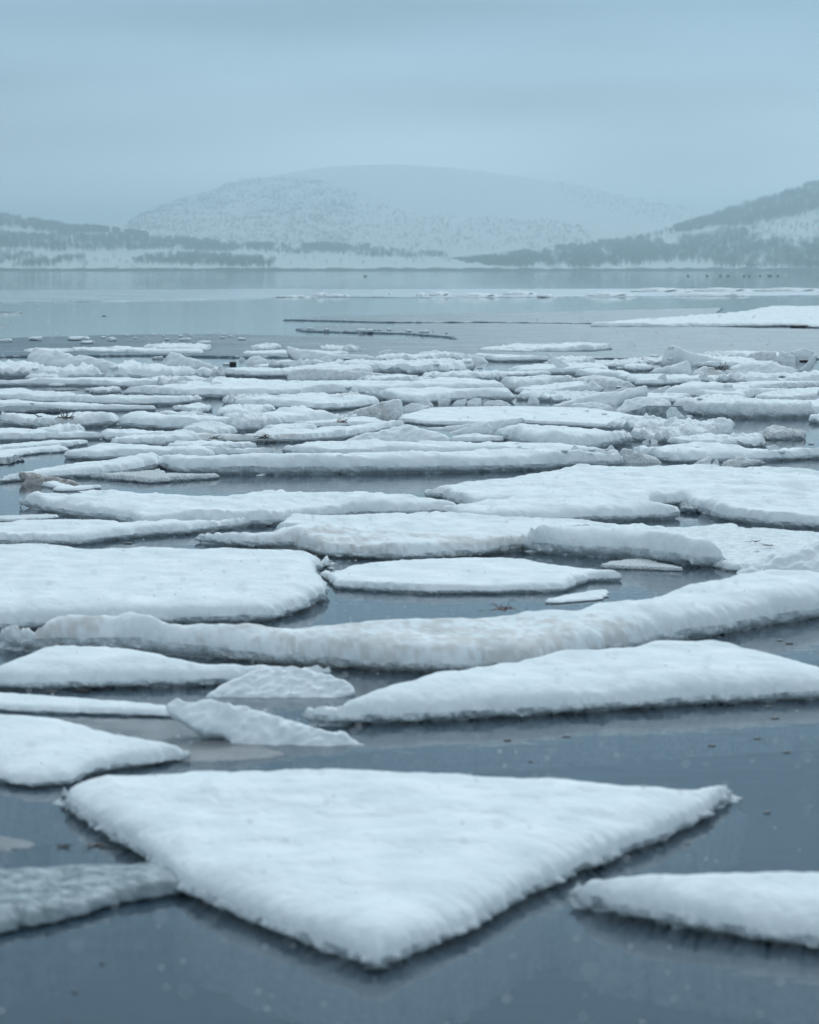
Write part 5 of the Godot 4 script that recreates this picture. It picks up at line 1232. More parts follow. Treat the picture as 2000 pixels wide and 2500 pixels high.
	floe("ice_floe", "low white floe at the right edge below the rubble heap", "ice floe", "snow", Vector3(-0.4912, -0.00494, -0.01801), ring([5.11, -37.04, 5.48, -37.13, 5.92, -37.33, 6.4, -37.65, 6.61, -37.76, 6.45, -36.83, 6.25, -36.73, 5.66, -36.59, 5.2, -36.92]), 36.6, {"lip": 0.42})
	floe("ice_floe", "wide ice slab with a dark wet front face near the right edge", "ice floe", "pale", Vector3(-0.0750, 0.00353, -0.00839), ring([3.61, -33.32, 4.02, -33.51, 4.62, -33.68, 5.12, -33.12, 5.4, -32.91, 5.47, -32.5, 5.44, -32.31, 5.27, -32.09, 4.51, -32.02, 4.18, -32.38, 3.64, -33.14]), 32.0, {"lip": 0.42})
	floe("ice_floe", "white floe at the right edge beside the dark faced slab", "ice floe", "snow", Vector3(-0.7553, -0.00098, -0.02905), ring([5.35, -33.13, 5.65, -33.22, 5.82, -33.22, 5.67, -32.35, 5.49, -32.27, 5.32, -32.35]), 32.3, {"lip": 0.42})
	floe("ice_floe", "slushy broken floe below the loose white block", "ice floe", "pale", Vector3(-1.0156, -0.00471, -0.04028), ring([2.58, -28.1, 2.82, -28.37, 3.15, -28.69, 3.43, -28.54, 3.74, -28.31, 3.86, -28.35, 3.79, -28.27, 3.35, -27.83, 3.13, -27.59, 2.85, -27.67, 2.59, -28]), 27.6, {"lip": 0.42, "rough": 0.06})
	floe("ice_floe", "lumpy white floe with knobs below the slushy broken floe", "ice floe", "snow", Vector3(-0.3024, -0.00412, -0.01437), ring([3.11, -27.12, 3.25, -27.36, 3.4, -27.47, 3.46, -27.23, 3.9, -27.64, 4.05, -27.89, 4, -27.1, 3.99, -27.04, 3.61, -26.94, 3.25, -27.04]), 26.9, {"bumps": [[3.05, -25.16, 0.16, 0.35, 0.5], [3.65, -25.29, 0.1, 0.3, 0.5]], "lip": 0.42, "rough": 0.05})
	floe("slush_patch", "strip of grey slush at the right edge beyond the lumpy floe", "slush", "slush", Vector3(-1.4699, -0.00559, -0.05521), ring([4.13, -28.16, 4.22, -28.53, 4.44, -28.7, 4.59, -28.41, 4.68, -28.32, 4.64, -28.22, 4.34, -28.06, 4.13, -28.06]), 28.1, {"lip": 0.42, "rough": 0.05})
	floe("ice_floe", "long white floe at the right edge behind the huge flat floe", "ice floe", "snow", Vector3(-0.2956, 0.00240, -0.01590), ring([2.39, -25.98, 2.56, -25.72, 3.04, -25.99, 3.45, -25.74, 3.76, -25.38, 4.33, -25.38, 4.47, -25.43, 4.45, -25.31, 4.31, -25.26, 3.69, -24.91, 2.97, -24.65, 2.71, -24.65, 2.59, -25, 2.43, -25.86]), 24.7, {"lip": 0.42})
	floe("ice_floe", "far snowy floe at the right edge beyond the pack, with black edge", "ice floe", "snow", Vector3(-0.1437, -0.00958, -0.00486), ring([5.97, -80.36, 9.38, -88.77, 13.63, -99.42, 16.6, -111.57, 19.38, -114.37, 21.51, -114.37, 14.87, -78.96, 13.6, -80.21, 12.83, -82.85, 11.92, -82.17, 8.48, -80.21]), 79.0, {"lip": 0.42})
	floe("ice_sheet", "upper thin grey ice tongue pointing left into calm water", "ice sheet", "grey", Vector3(-0.0065, -0.00050, -0.00055), ring([-4.83, -92.46, -3.32, -97.92, 0.15, -102.98, 4.75, -106.27, 9.65, -112.26, 15.37, -118.96, 12.28, -98.02, 7.43, -86.36, 2.4, -88.62, -1.09, -88.62, -3.26, -91]), 86.4, {"lip": 0.42, "flat": 1})
	floe("ice_sheet", "lower thin grey ice tongue with small white lumps", "ice sheet", "grey", Vector3(0.0174, 0.00027, -0.00037), ring([-3.69, -77.98, -3.52, -80.5, -2.61, -81.82, -0.2, -83.19, 2.33, -86.07, 7.22, -83.89, 10.86, -79.22, 14.46, -76.77, 9.99, -52.99, 4.56, -52.99, 1.45, -53.55, 1.34, -60.59, 1.19, -69.28, -0.18, -73.28, -1.65, -74.35, -3.33, -76.02]), 53.0, {"lip": 0.42, "flat": 1})
	floe("ice_sheet", "thin grey ice sheet at left dotted with small blocks", "ice sheet", "grey", Vector3(0.0067, 0.00007, -0.00067), ring([-12.06, -66.44, -11.43, -67.34, -9.15, -70.19, -5.82, -71.71, -3.62, -70.19, -1.38, -68.27, 0.23, -66.44, 3, -64.29, 2.52, -53.82, -3.84, -53.82, -6.09, -54.99, -9.77, -53.82]), 53.8, {"lip": 0.42, "flat": 1})
	floe("ice_sheet", "short grey ice strip at the left edge in calm water, upper of two", "ice sheet", "grey", Vector3(-0.1251, -0.00182, -0.00139), ring([-19.6, -108.1, -18.5, -109.2, -17.2, -107.5, -17.2, -107.2, -17.2, -103.9, -18.5, -101.9]), 101.9, {"lip": 0.42, "flat": 1})
	floe("ice_sheet", "short grey ice strip at the left edge in calm water, lower of two", "ice sheet", "grey", Vector3(-0.2089, -0.00158, -0.00249), ring([-15.16, -83.6, -14.01, -83.6, -13.75, -83.02, -14.82, -81.69]), 81.7, {"lip": 0.42, "flat": 1})
	floe("ice_sheet", "broad far ice field below the shore, left of the snow ridges", "ice sheet", "grey2", Vector3(0.0500, 0.00000, 0.00000), ring([-39.4, -217.6, -24, -217.6, -9.9, -227.5, -6.9, -217.6, -7.7, -175.8, -10.4, -156.9, -18.7, -143.6, -25, -137.7]), 137.7, {"lip": 0.42, "flat": 1})
	floe("ice_sheet", "broad far ice field below the shore, under the snow ridges", "ice sheet", "grey2", Vector3(0.0500, 0.00000, 0.00000), ring([-9.7, -222.4, 1.6, -222.4, 19.5, -227.5, 43.8, -232.8, 33.1, -175.8, 14.4, -167.2, 1.2, -161.9, -7.3, -167.2]), 161.9, {"lip": 0.42, "flat": 1})

# upright and tilted pieces: name, label, category, material, foot, lean, thickness, outline in the leaning plane
func build_blocks():
	block("ice_shard", "tilted white ice shard with a sharp tail lying beyond the triangular floe", "ice shard", "snow", Vector3(-0.655, -0.014, -10.000), 0.908, 0.099, ring([-0.387, 0.238, -0.374, 0.265, -0.344, 0.281, -0.287, 0.258, -0.202, 0.281, -0.159, 0.255, -0.041, 0.231, 0.103, 0.173, 0.257, 0.117, 0.328, 0.081, 0.368, 0.095, 0.459, 0.015, 0.53, -0.018, 0.41, -0.032, 0.33, -0.038, 0.16, -0.035, 0.07, -0.021, 0.009, -0.001, -0.092, 0.018, -0.144, 0.083, -0.204, 0.074, -0.267, 0.114, -0.321, 0.159, -0.379, 0.204]), 10.0)
	block("ice_floe", "blue-white wedge shaped floe with a peaked back between two long floes", "ice floe", "snow", Vector3(-0.593, -0.013, -11.133), 1.117, 0.078, ring([-0.386, -0.003, -0.309, 0.106, -0.224, 0.179, -0.115, 0.249, -0.001, 0.241, 0.112, 0.243, 0.226, 0.192, 0.306, 0.144, 0.337, 0.083, 0.331, 0.053, 0.232, -0.033, 0.01, -0.039, -0.213, -0.026, -0.369, -0.015]), 11.1, {"soft": 1})
	block("ice_wedge", "brown stained tilted ice wedge at the left edge below the curved bar", "ice wedge", "brown", Vector3(-3.381, -0.018, -22.241), 1.012, 0.116, ring([-0.278, 0.199, -0.242, 0.225, -0.132, 0.215, -0.034, 0.173, 0.094, 0.137, 0.254, 0.091, 0.352, 0.022, 0.395, -0.022, 0.126, -0.029, -0.028, -0.029, -0.214, -0.017, -0.246, 0.011, -0.194, 0.091]), 22.2)
	block("ice_mound", "big rounded ice mound on the far edge of the pack at the middle", "ice mound", "snow", Vector3(0.831, -0.098, -51.203), 1.012, 0.645, ring([-0.787, 0.16, -0.733, 0.381, -0.52, 0.495, -0.306, 0.571, 0.12, 0.52, 0.296, 0.444, 0.509, 0.425, 0.718, 0.286, 0.926, 0.057, 0.888, -0.03, 0.359, -0.037, -0.135, -0.074, -0.522, -0.037, -0.769, 0.007]), 51.1)
	block("ice_block", "short tilted ice piece right of the long white tail", "ice block", "snow", Vector3(1.314, -0.025, -44.362), 0.977, 0.167, ring([-0.403, 0.09, -0.34, 0.167, -0.003, 0.183, 0.306, 0.265, 0.391, 0.203, 0.332, 0.09, 0.023, -0.04, -0.282, -0.04]), 44.3)
	block("ice_block", "small rough ice lump at the end of the broken floe", "ice block", "snow", Vector3(0.180, -0.018, -45.406), 0.733, 0.153, ring([-0.235, 0.083, -0.219, 0.181, -0.125, 0.234, 0.126, 0.246, 0.22, 0.091, 0.203, -0.036, 0.031, -0.023]), 45.4)
	block("ice_block", "white angular block in the middle of the pack below the thick floe", "ice block", "snow", Vector3(0.201, -0.016, -35.045), 0.611, 0.157, ring([-0.127, 0.09, -0.11, 0.152, 0.035, 0.189, 0.096, 0.118, 0.161, -0.001, 0.095, -0.027, -0.038, -0.015, -0.11, 0.047]), 35.0)
	block("ice_block", "low rounded lump right behind the big tilted slab", "ice block", "snow", Vector3(0.091, -0.026, -33.778), 0.855, 0.190, ring([-0.19, 0.125, -0.097, 0.176, 0.044, 0.182, 0.207, 0.109, 0.207, 0.055, -0.003, -0.021, -0.167, -0.027]), 33.8)
	block("ice_block", "grey cube of ice right of the white angular block", "ice block", "pale", Vector3(0.513, -0.010, -35.378), 0.611, 0.097, ring([-0.103, 0.068, -0.054, 0.111, 0.088, 0.114, 0.097, 0.068, 0.055, -0.019, -0.079, -0.013]), 35.4)
	block("ice_block", "jagged small block second right of the angular block", "ice block", "snow", Vector3(0.743, -0.012, -35.377), 0.733, 0.100, ring([-0.114, 0.027, -0.04, 0.105, 0.095, 0.118, 0.096, 0.058, 0.057, -0.017, -0.09, -0.02]), 35.4)
	block("ice_block", "low flat block third right of the angular block", "ice block", "snow", Vector3(0.954, -0.018, -35.379), 0.855, 0.129, ring([-0.117, 0.082, -0.005, 0.153, 0.105, 0.153, 0.115, 0.014, 0.016, -0.025, -0.106, -0.011]), 35.4)
	block("ice_block", "wide pale block at the end of the small block row", "ice block", "pale", Vector3(1.275, -0.020, -35.120), 0.977, 0.135, ring([-0.213, 0.078, -0.114, 0.151, 0.081, 0.159, 0.199, 0.058, 0.222, -0.011, 0.027, -0.027, -0.19, -0.019]), 35.1)
	block("ice_boulder", "tall ice boulder with dark specks standing on the far right edge of the pack", "ice boulder", "snow", Vector3(5.698, -0.026, -49.133), 0.384, 0.391, ring([-0.584, 0.022, -0.555, 0.142, -0.512, 0.232, -0.481, 0.358, -0.41, 0.455, -0.34, 0.513, -0.256, 0.509, -0.073, 0.376, 0.161, 0.296, 0.397, 0.246, 0.699, 0.174, 0.951, 0.065, 0.863, -0.029, 0.524, -0.036, 0.05, -0.061, -0.321, -0.007]), 49.1)
	block("ice_wedge", "white ice wedge with a sharp right corner below the tall boulder", "ice wedge", "snow", Vector3(4.974, -0.037, -45.071), 0.782, 0.295, ring([-0.529, 0.099, -0.303, 0.233, -0.017, 0.309, 0.24, 0.411, 0.289, 0.318, 0.318, 0.124, 0.246, -0.052, 0.056, -0.023, -0.19, 0.015]), 45.0)
	block("ice_block", "brown stained ice lump with dark twigs below the tall boulder", "ice block", "snow", Vector3(5.512, -0.044, -44.383), 0.855, 0.321, ring([-0.344, -0.011, -0.251, 0.229, -0.072, 0.345, 0.199, 0.283, 0.325, 0.144, 0.347, 0.016, 0.081, -0.047, -0.194, -0.047]), 44.3, {"stain": 1})
	block("ice_block", "upright pale slab on the far right of the pack, left of two boulders", "ice block", "snow", Vector3(8.014, -0.015, -51.256), 0.538, 0.159, ring([-0.245, 0.023, -0.122, 0.308, 0.051, 0.26, 0.208, 0.175, 0.196, -0.042, -0.036, -0.026]), 51.2)
	block("ice_boulder", "rough round ice boulder right of the upright pale slab", "ice boulder", "snow", Vector3(8.449, -0.018, -51.829), 0.349, 0.297, ring([-0.29, 0.2, -0.162, 0.275, 0.09, 0.32, 0.272, 0.238, 0.23, 0.081, 0.041, -0.038, -0.137, -0.042]), 51.8)
	block("ice_plate", "leaning curved ice plate at the right edge below the round boulder", "ice plate", "snow", Vector3(7.767, -0.007, -46.803), 0.262, 0.158, ring([-0.222, 0.003, -0.057, 0.157, 0.07, 0.342, 0.157, 0.332, 0.123, 0.144, -0.045, -0.043]), 46.8)
	block("ice_block", "grey rubble lump left of the upright pale slab", "ice block", "pale", Vector3(7.727, -0.030, -52.752), 0.733, 0.250, ring([-0.352, -0.005, -0.264, 0.216, -0.001, 0.301, 0.323, 0.263, 0.319, -0.015, 0.044, -0.043]), 52.7)
	block("ice_block", "small jagged lump between the tall boulder and the grey rubble lump", "ice block", "snow", Vector3(7.280, -0.025, -52.842), 0.733, 0.209, ring([-0.185, -0.014, -0.115, 0.202, 0.053, 0.249, 0.153, 0.13, 0.141, -0.038]), 52.8)
	block("ice_plate", "dark grey pointed ice plate at the right edge of the pack", "ice plate", "dark", Vector3(6.460, -0.010, -40.924), 0.524, 0.116, ring([-0.191, 0.183, -0.126, 0.224, 0.04, 0.167, 0.257, 0.017, 0.255, -0.021, -0.056, -0.031, -0.136, 0.071]), 40.9)
	block("ice_block", "grey granular ice face left of the smooth white floe", "ice block", "pale", Vector3(3.239, -0.039, -40.873), 1.012, 0.256, ring([-0.5, -0.001, -0.468, 0.216, -0.318, 0.365, -0.06, 0.415, 0.274, 0.315, 0.545, 0.141, 0.651, -0.001, 0.196, -0.055, -0.226, -0.05]), 40.8)
	block("ice_shard", "upright leaning ice shard left of the pack's right half", "ice shard", "snow", Vector3(2.805, -0.006, -45.342), 0.209, 0.151, ring([-0.218, 0.375, -0.205, 0.423, -0.155, 0.423, 0.007, 0.296, 0.194, 0.169, 0.337, 0.019, 0.255, -0.051, 0.068, -0.007, -0.087, 0.207, -0.181, 0.312]), 45.3)
	block("ice_block", "peaked white rubble lump beside the grey granular face", "ice block", "snow", Vector3(2.906, -0.027, -38.758), 0.611, 0.258, ring([-0.23, -0.031, -0.125, 0.103, -0.029, 0.182, 0.038, 0.315, 0.088, 0.223, 0.229, 0.115, 0.139, -0.018, -0.075, -0.04]), 38.7)
	block("ice_block", "stubby grey ice log at the end of the rising ramp", "ice block", "pale", Vector3(3.999, -0.025, -38.383), 0.855, 0.183, ring([-0.261, 0.006, -0.018, 0.166, 0.171, 0.22, 0.209, 0.151, 0.164, 0.052, -0.031, -0.032, -0.19, -0.032]), 38.4)
	block("ice_block", "grey rubble heap right of the white floe near the right edge", "ice block", "pale", Vector3(5.846, -0.013, -39.104), 0.611, 0.122, ring([-0.168, 0.043, -0.12, 0.145, 0.014, 0.129, 0.175, 0.113, 0.182, 0.034, -0.05, -0.023]), 39.1)
	block("ice_block", "small pointed block beside the grey rubble heap", "ice block", "snow", Vector3(6.166, -0.008, -39.636), 0.489, 0.099, ring([-0.071, -0.016, -0.066, 0.092, 0.035, 0.168, 0.07, 0.077, 0.052, -0.025]), 39.6)
	block("ice_block", "lumpy low ice heap under the rising ramp", "ice block", "snow", Vector3(2.590, -0.034, -34.296), 1.012, 0.226, ring([-0.334, 0.08, -0.239, 0.183, -0.047, 0.216, 0.165, 0.183, 0.32, 0.08, 0.296, -0.024, 0.059, -0.033, -0.176, 0]), 34.3)
	block("ice_plate", "grey pointed ice plate leaning on the dark faced slab", "ice plate", "wet", Vector3(3.597, -0.010, -32.883), 0.785, 0.078, ring([-0.671, 0.053, -0.34, 0.187, 0.139, 0.187, 0.478, 0.154, 0.665, 0.047, 0.58, -0.015, 0.125, -0.027, -0.328, -0.009, -0.601, -0.003]), 32.9)
	block("ice_shard", "standing ice shard in front of the grey pointed plate", "ice shard", "pale", Vector3(3.414, -0.004, -30.988), 0.244, 0.096, ring([-0.111, 0.156, -0.052, 0.234, 0.029, 0.217, 0.13, 0.064, 0.099, -0.029, 0.01, 0.019, -0.093, 0.075]), 31.0)
	block("ice_shard", "small upright splinter beside the standing shard", "ice shard", "pale", Vector3(3.557, -0.002, -30.784), 0.209, 0.062, ring([-0.075, -0.005, -0.027, 0.076, 0.02, 0.124, 0.05, 0.087, 0.036, -0.018]), 30.8)
	block("ice_ridge", "row of jagged snow teeth left of the standing shard", "ice ridge", "snow", Vector3(3.047, -0.027, -30.731), 0.855, 0.195, ring([-0.365, 0.174, -0.277, 0.22, -0.172, 0.189, -0.066, 0.174, 0.004, 0.271, 0.031, 0.189, 0.097, 0.229, 0.144, 0.129, 0.311, 0.098, 0.391, -0.005, 0.176, -0.035, -0.16, 0.01]), 30.7)
	block("ice_block", "loose white ice block floating in the dark water near the right", "ice block", "snow", Vector3(3.904, -0.037, -30.376), 1.012, 0.240, ring([-0.215, 0.074, -0.153, 0.189, 0.043, 0.258, 0.188, 0.229, 0.238, 0.121, 0.166, -0.003, -0.005, -0.036, -0.17, -0.01]), 30.4)
	block("ice_chunk", "grey granular ice chunk at the joint of two long floes", "ice chunk", "slush", Vector3(2.381, -0.021, -24.751), 0.855, 0.155, ring([-0.206, 0.179, -0.167, 0.252, -0.041, 0.204, 0.059, 0.15, 0.16, 0.117, 0.26, 0.004, 0.237, -0.032, -0.088, -0.027, -0.155, 0.002]), 24.7)
	block("ice_block", "small snow tooth left of the grey granular chunk", "ice block", "snow", Vector3(2.210, -0.005, -26.371), 0.489, 0.060, ring([-0.05, -0.008, -0.03, 0.055, 0.016, 0.081, 0.068, -0.013]), 26.4)
	block("ice_fragment", "glassy ice fragment before the long right floe, left of three", "ice fragment", "pale", Vector3(2.975, -0.013, -24.347), 0.855, 0.095, ring([-0.14, -0.003, -0.037, 0.091, 0.052, 0.153, 0.105, 0.136, 0.082, -0.008, -0.029, -0.022]), 24.3)
	block("ice_fragment", "glassy ice fragment before the long right floe, middle of three", "ice fragment", "pale", Vector3(3.084, -0.007, -24.223), 0.611, 0.065, ring([-0.054, -0.001, -0.013, 0.077, 0.026, 0.11, 0.054, 0.003, -0.001, -0.016]), 24.2)
	block("ice_fragment", "glassy ice fragment before the long right floe, right of three", "ice fragment", "slush", Vector3(3.318, -0.020, -24.104), 1.012, 0.131, ring([-0.187, -0.012, -0.161, 0.142, 0.022, 0.212, 0.153, 0.184, 0.282, 0.133, 0.091, 0.071, -0.118, -0.029]), 24.1)
	block("ice_block", "upright ice edge cut off by the right frame edge", "ice block", "snow", Vector3(5.965, -0.005, -34.787), 0.293, 0.102, ring([-0.08, -0.011, -0.065, 0.241, -0.003, 0.29, 0.091, 0.241, 0.083, -0.036]), 34.8)
	block("ice_block", "rough ice lump right of the dark stone", "ice block", "snow", Vector3(-3.184, -0.043, -50.551), 0.929, 0.299, ring([-0.299, 0.036, -0.188, 0.274, 0.02, 0.319, 0.201, 0.18, 0.26, -0.003, -0.034, -0.047]), 50.5)
	block("ice_block", "low lump in front of the rough ice lump", "ice block", "snow", Vector3(-2.718, -0.024, -49.167), 0.977, 0.160, ring([-0.345, -0.026, -0.216, 0.123, 0.122, 0.163, 0.209, 0.106, 0.214, -0.032]), 49.2)
	block("ice_block", "small cone of snow on the raised pointed slab", "ice block", "snow", Vector3(-1.800, -0.019, -51.893), 0.733, 0.156, ring([-0.246, -0.031, -0.106, 0.105, 0.018, 0.184, 0.145, 0.058, 0.183, -0.031]), 51.9)
	block("ice_block", "little white block standing behind the raised pointed slab", "ice block", "snow", Vector3(-1.040, -0.008, -56.422), 0.367, 0.124, ring([-0.089, -0.018, -0.066, 0.133, 0.019, 0.154, 0.067, 0.014, 0.067, -0.027]), 56.4)
	block("ice_block", "white block with a brown underside behind the raised pointed slab", "ice block", "snow", Vector3(-0.544, -0.019, -55.352), 0.684, 0.168, ring([-0.247, 0.015, -0.114, 0.146, 0.077, 0.199, 0.184, 0.155, 0.173, -0.009, -0.075, -0.033]), 55.3)
	block("ice_floe", "rising white mound of ice at the right edge beside dark twigs", "ice floe", "snow", Vector3(2.445, -0.047, -15.713), 1.152, 0.288, ring([-0.346, 0.028, -0.206, 0.207, -0.003, 0.315, 0.172, 0.428, 0.319, 0.507, 0.449, 0.571, 0.361, -0.057, 0.247, -0.042, 0.056, -0.012, -0.101, -0.012, -0.263, -0.063, -0.367, -0.021]), 15.7, {"soft": 1})
	block("ice_wedge", "large tilted ice wedge with raised left end and grey side, upper left", "ice wedge", "snow", Vector3(-6.470, -0.078, -47.144), 0.873, 0.565, ring([-0.997, 0.775, -0.835, 0.795, -0.756, 0.726, -0.326, 0.628, 0.044, 0.53, 0.445, 0.428, 0.853, 0.239, 1.057, 0.052, 1.068, -0.092, 0.742, -0.073, 0.547, -0.064, 0.085, 0.008, -0.47, 0.033, -0.902, 0.2, -1.065, 0.345]), 47.1, {"soft": 1})
	block("ice_wedge", "smaller tilted white wedge right of the large tilted one", "ice wedge", "snow", Vector3(-4.551, -0.044, -48.864), 0.785, 0.344, ring([-0.451, 0.054, -0.415, 0.333, -0.306, 0.48, -0.133, 0.42, 0.283, 0.236, 0.729, 0.049, 0.717, -0.051, 0.129, -0.06, -0.209, -0.042, -0.448, 0.013]), 48.8, {"soft": 1})
	block("ice_wedge", "tilted ice slab with raised pointed left end behind the middle rows", "ice wedge", "snow", Vector3(-1.798, -0.040, -52.946), 0.838, 0.296, ring([-0.955, 0.481, -0.741, 0.428, -0.261, 0.296, 0.18, 0.228, 0.838, 0.186, 1.424, 0.032, 1.205, -0.062, 0.111, -0.041, -0.326, -0.057, -0.618, -0.031, -0.912, 0.27]), 52.9, {"soft": 1})
	block("ice_floe", "lens shaped bare grey ice slab with a long white tail", "ice floe", "pale", Vector3(-1.087, -0.034, -43.581), 0.785, 0.264, ring([-1.131, 0.112, -1.031, 0.271, -0.67, 0.32, -0.307, 0.279, -0.005, 0.243, 0.899, 0.153, 1.456, 0.038, 1.455, -0.019, 0.599, -0.015, -0.182, -0.031, -1.112, -0.043]), 43.5, {"soft": 1})
	block("ice_wedge", "big tilted ice slab with raised grey right end in the pack centre", "ice wedge", "pale", Vector3(-0.492, -0.042, -31.909), 0.698, 0.362, ring([-0.597, -0.003, -0.352, 0.138, -0.176, 0.229, 0.11, 0.345, 0.354, 0.395, 0.403, 0.353, 0.403, 0.271, 0.387, 0.147, 0.344, -0.009, 0.267, -0.047, 0.024, -0.003, -0.174, 0.008, -0.416, -0.02, -0.588, -0.017]), 31.9, {"stain": 1, "soft": 1})
	block("ice_floe", "snow dune shaped floe in front of the big tilted slab", "ice floe", "snow", Vector3(-0.108, -0.050, -27.917), 1.082, 0.314, ring([-0.671, 0.052, -0.499, 0.206, -0.209, 0.313, -0.014, 0.413, 0.103, 0.439, 0.278, 0.339, 0.472, 0.228, 0.616, 0.118, 0.595, -0.054, 0.18, -0.05, -0.206, -0.039, -0.65, -0.017]), 27.9, {"soft": 1})
	block("ice_floe", "narrow bar rising to the right behind the dune shaped floe", "ice floe", "snow", Vector3(0.907, -0.029, -29.876), 0.873, 0.213, ring([-0.726, 0.067, -0.312, 0.115, -0.001, 0.175, 0.312, 0.235, 0.51, 0.259, 0.531, 0.208, 0.411, 0.088, 0.141, 0.002, -0.211, -0.031, -0.623, -0.034]), 29.9, {"soft": 1})
	block("ice_wedge", "small white ramp with raised right tip behind the dune shaped floe", "ice wedge", "snow", Vector3(0.758, -0.022, -29.270), 0.785, 0.177, ring([-0.359, -0.002, -0.074, 0.117, 0.129, 0.171, 0.191, 0.214, 0.26, 0.093, 0.26, -0.021, -0.076, -0.029, -0.319, -0.021]), 29.2, {"soft": 1})
	block("ice_floe", "big smooth white hummock right of the tall boulder", "ice floe", "snow", Vector3(6.521, -0.083, -44.602), 1.012, 0.546, ring([-0.657, 0.285, -0.45, 0.483, -0.128, 0.593, 0.269, 0.538, 0.596, 0.428, 0.708, 0.285, 0.652, 0.029, 0.206, -0.047, -0.258, -0.074, -0.619, -0.009]), 44.5, {"soft": 1})
	block("ice_floe", "ramp of ice rising to the right in the right half of the pack", "ice floe", "snow", Vector3(2.825, -0.044, -35.226), 0.908, 0.312, ring([-0.883, -0.039, -0.411, 0.209, 0.036, 0.339, 0.459, 0.452, 0.684, 0.512, 0.705, 0.399, 0.667, 0.269, 0.343, 0.176, 0.189, -0.006, -0.224, 0.005, -0.543, -0.061, -0.859, -0.054]), 35.2, {"soft": 1})
	block("ice_floe", "rounded snow hump left of the dark faced slab", "ice floe", "snow", Vector3(3.289, -0.048, -33.901), 1.047, 0.306, ring([-0.408, 0.031, -0.225, 0.336, -0.03, 0.427, 0.252, 0.406, 0.436, 0.289, 0.421, 0.126, 0.078, -0.037, -0.391, -0.054]), 33.9, {"soft": 1})

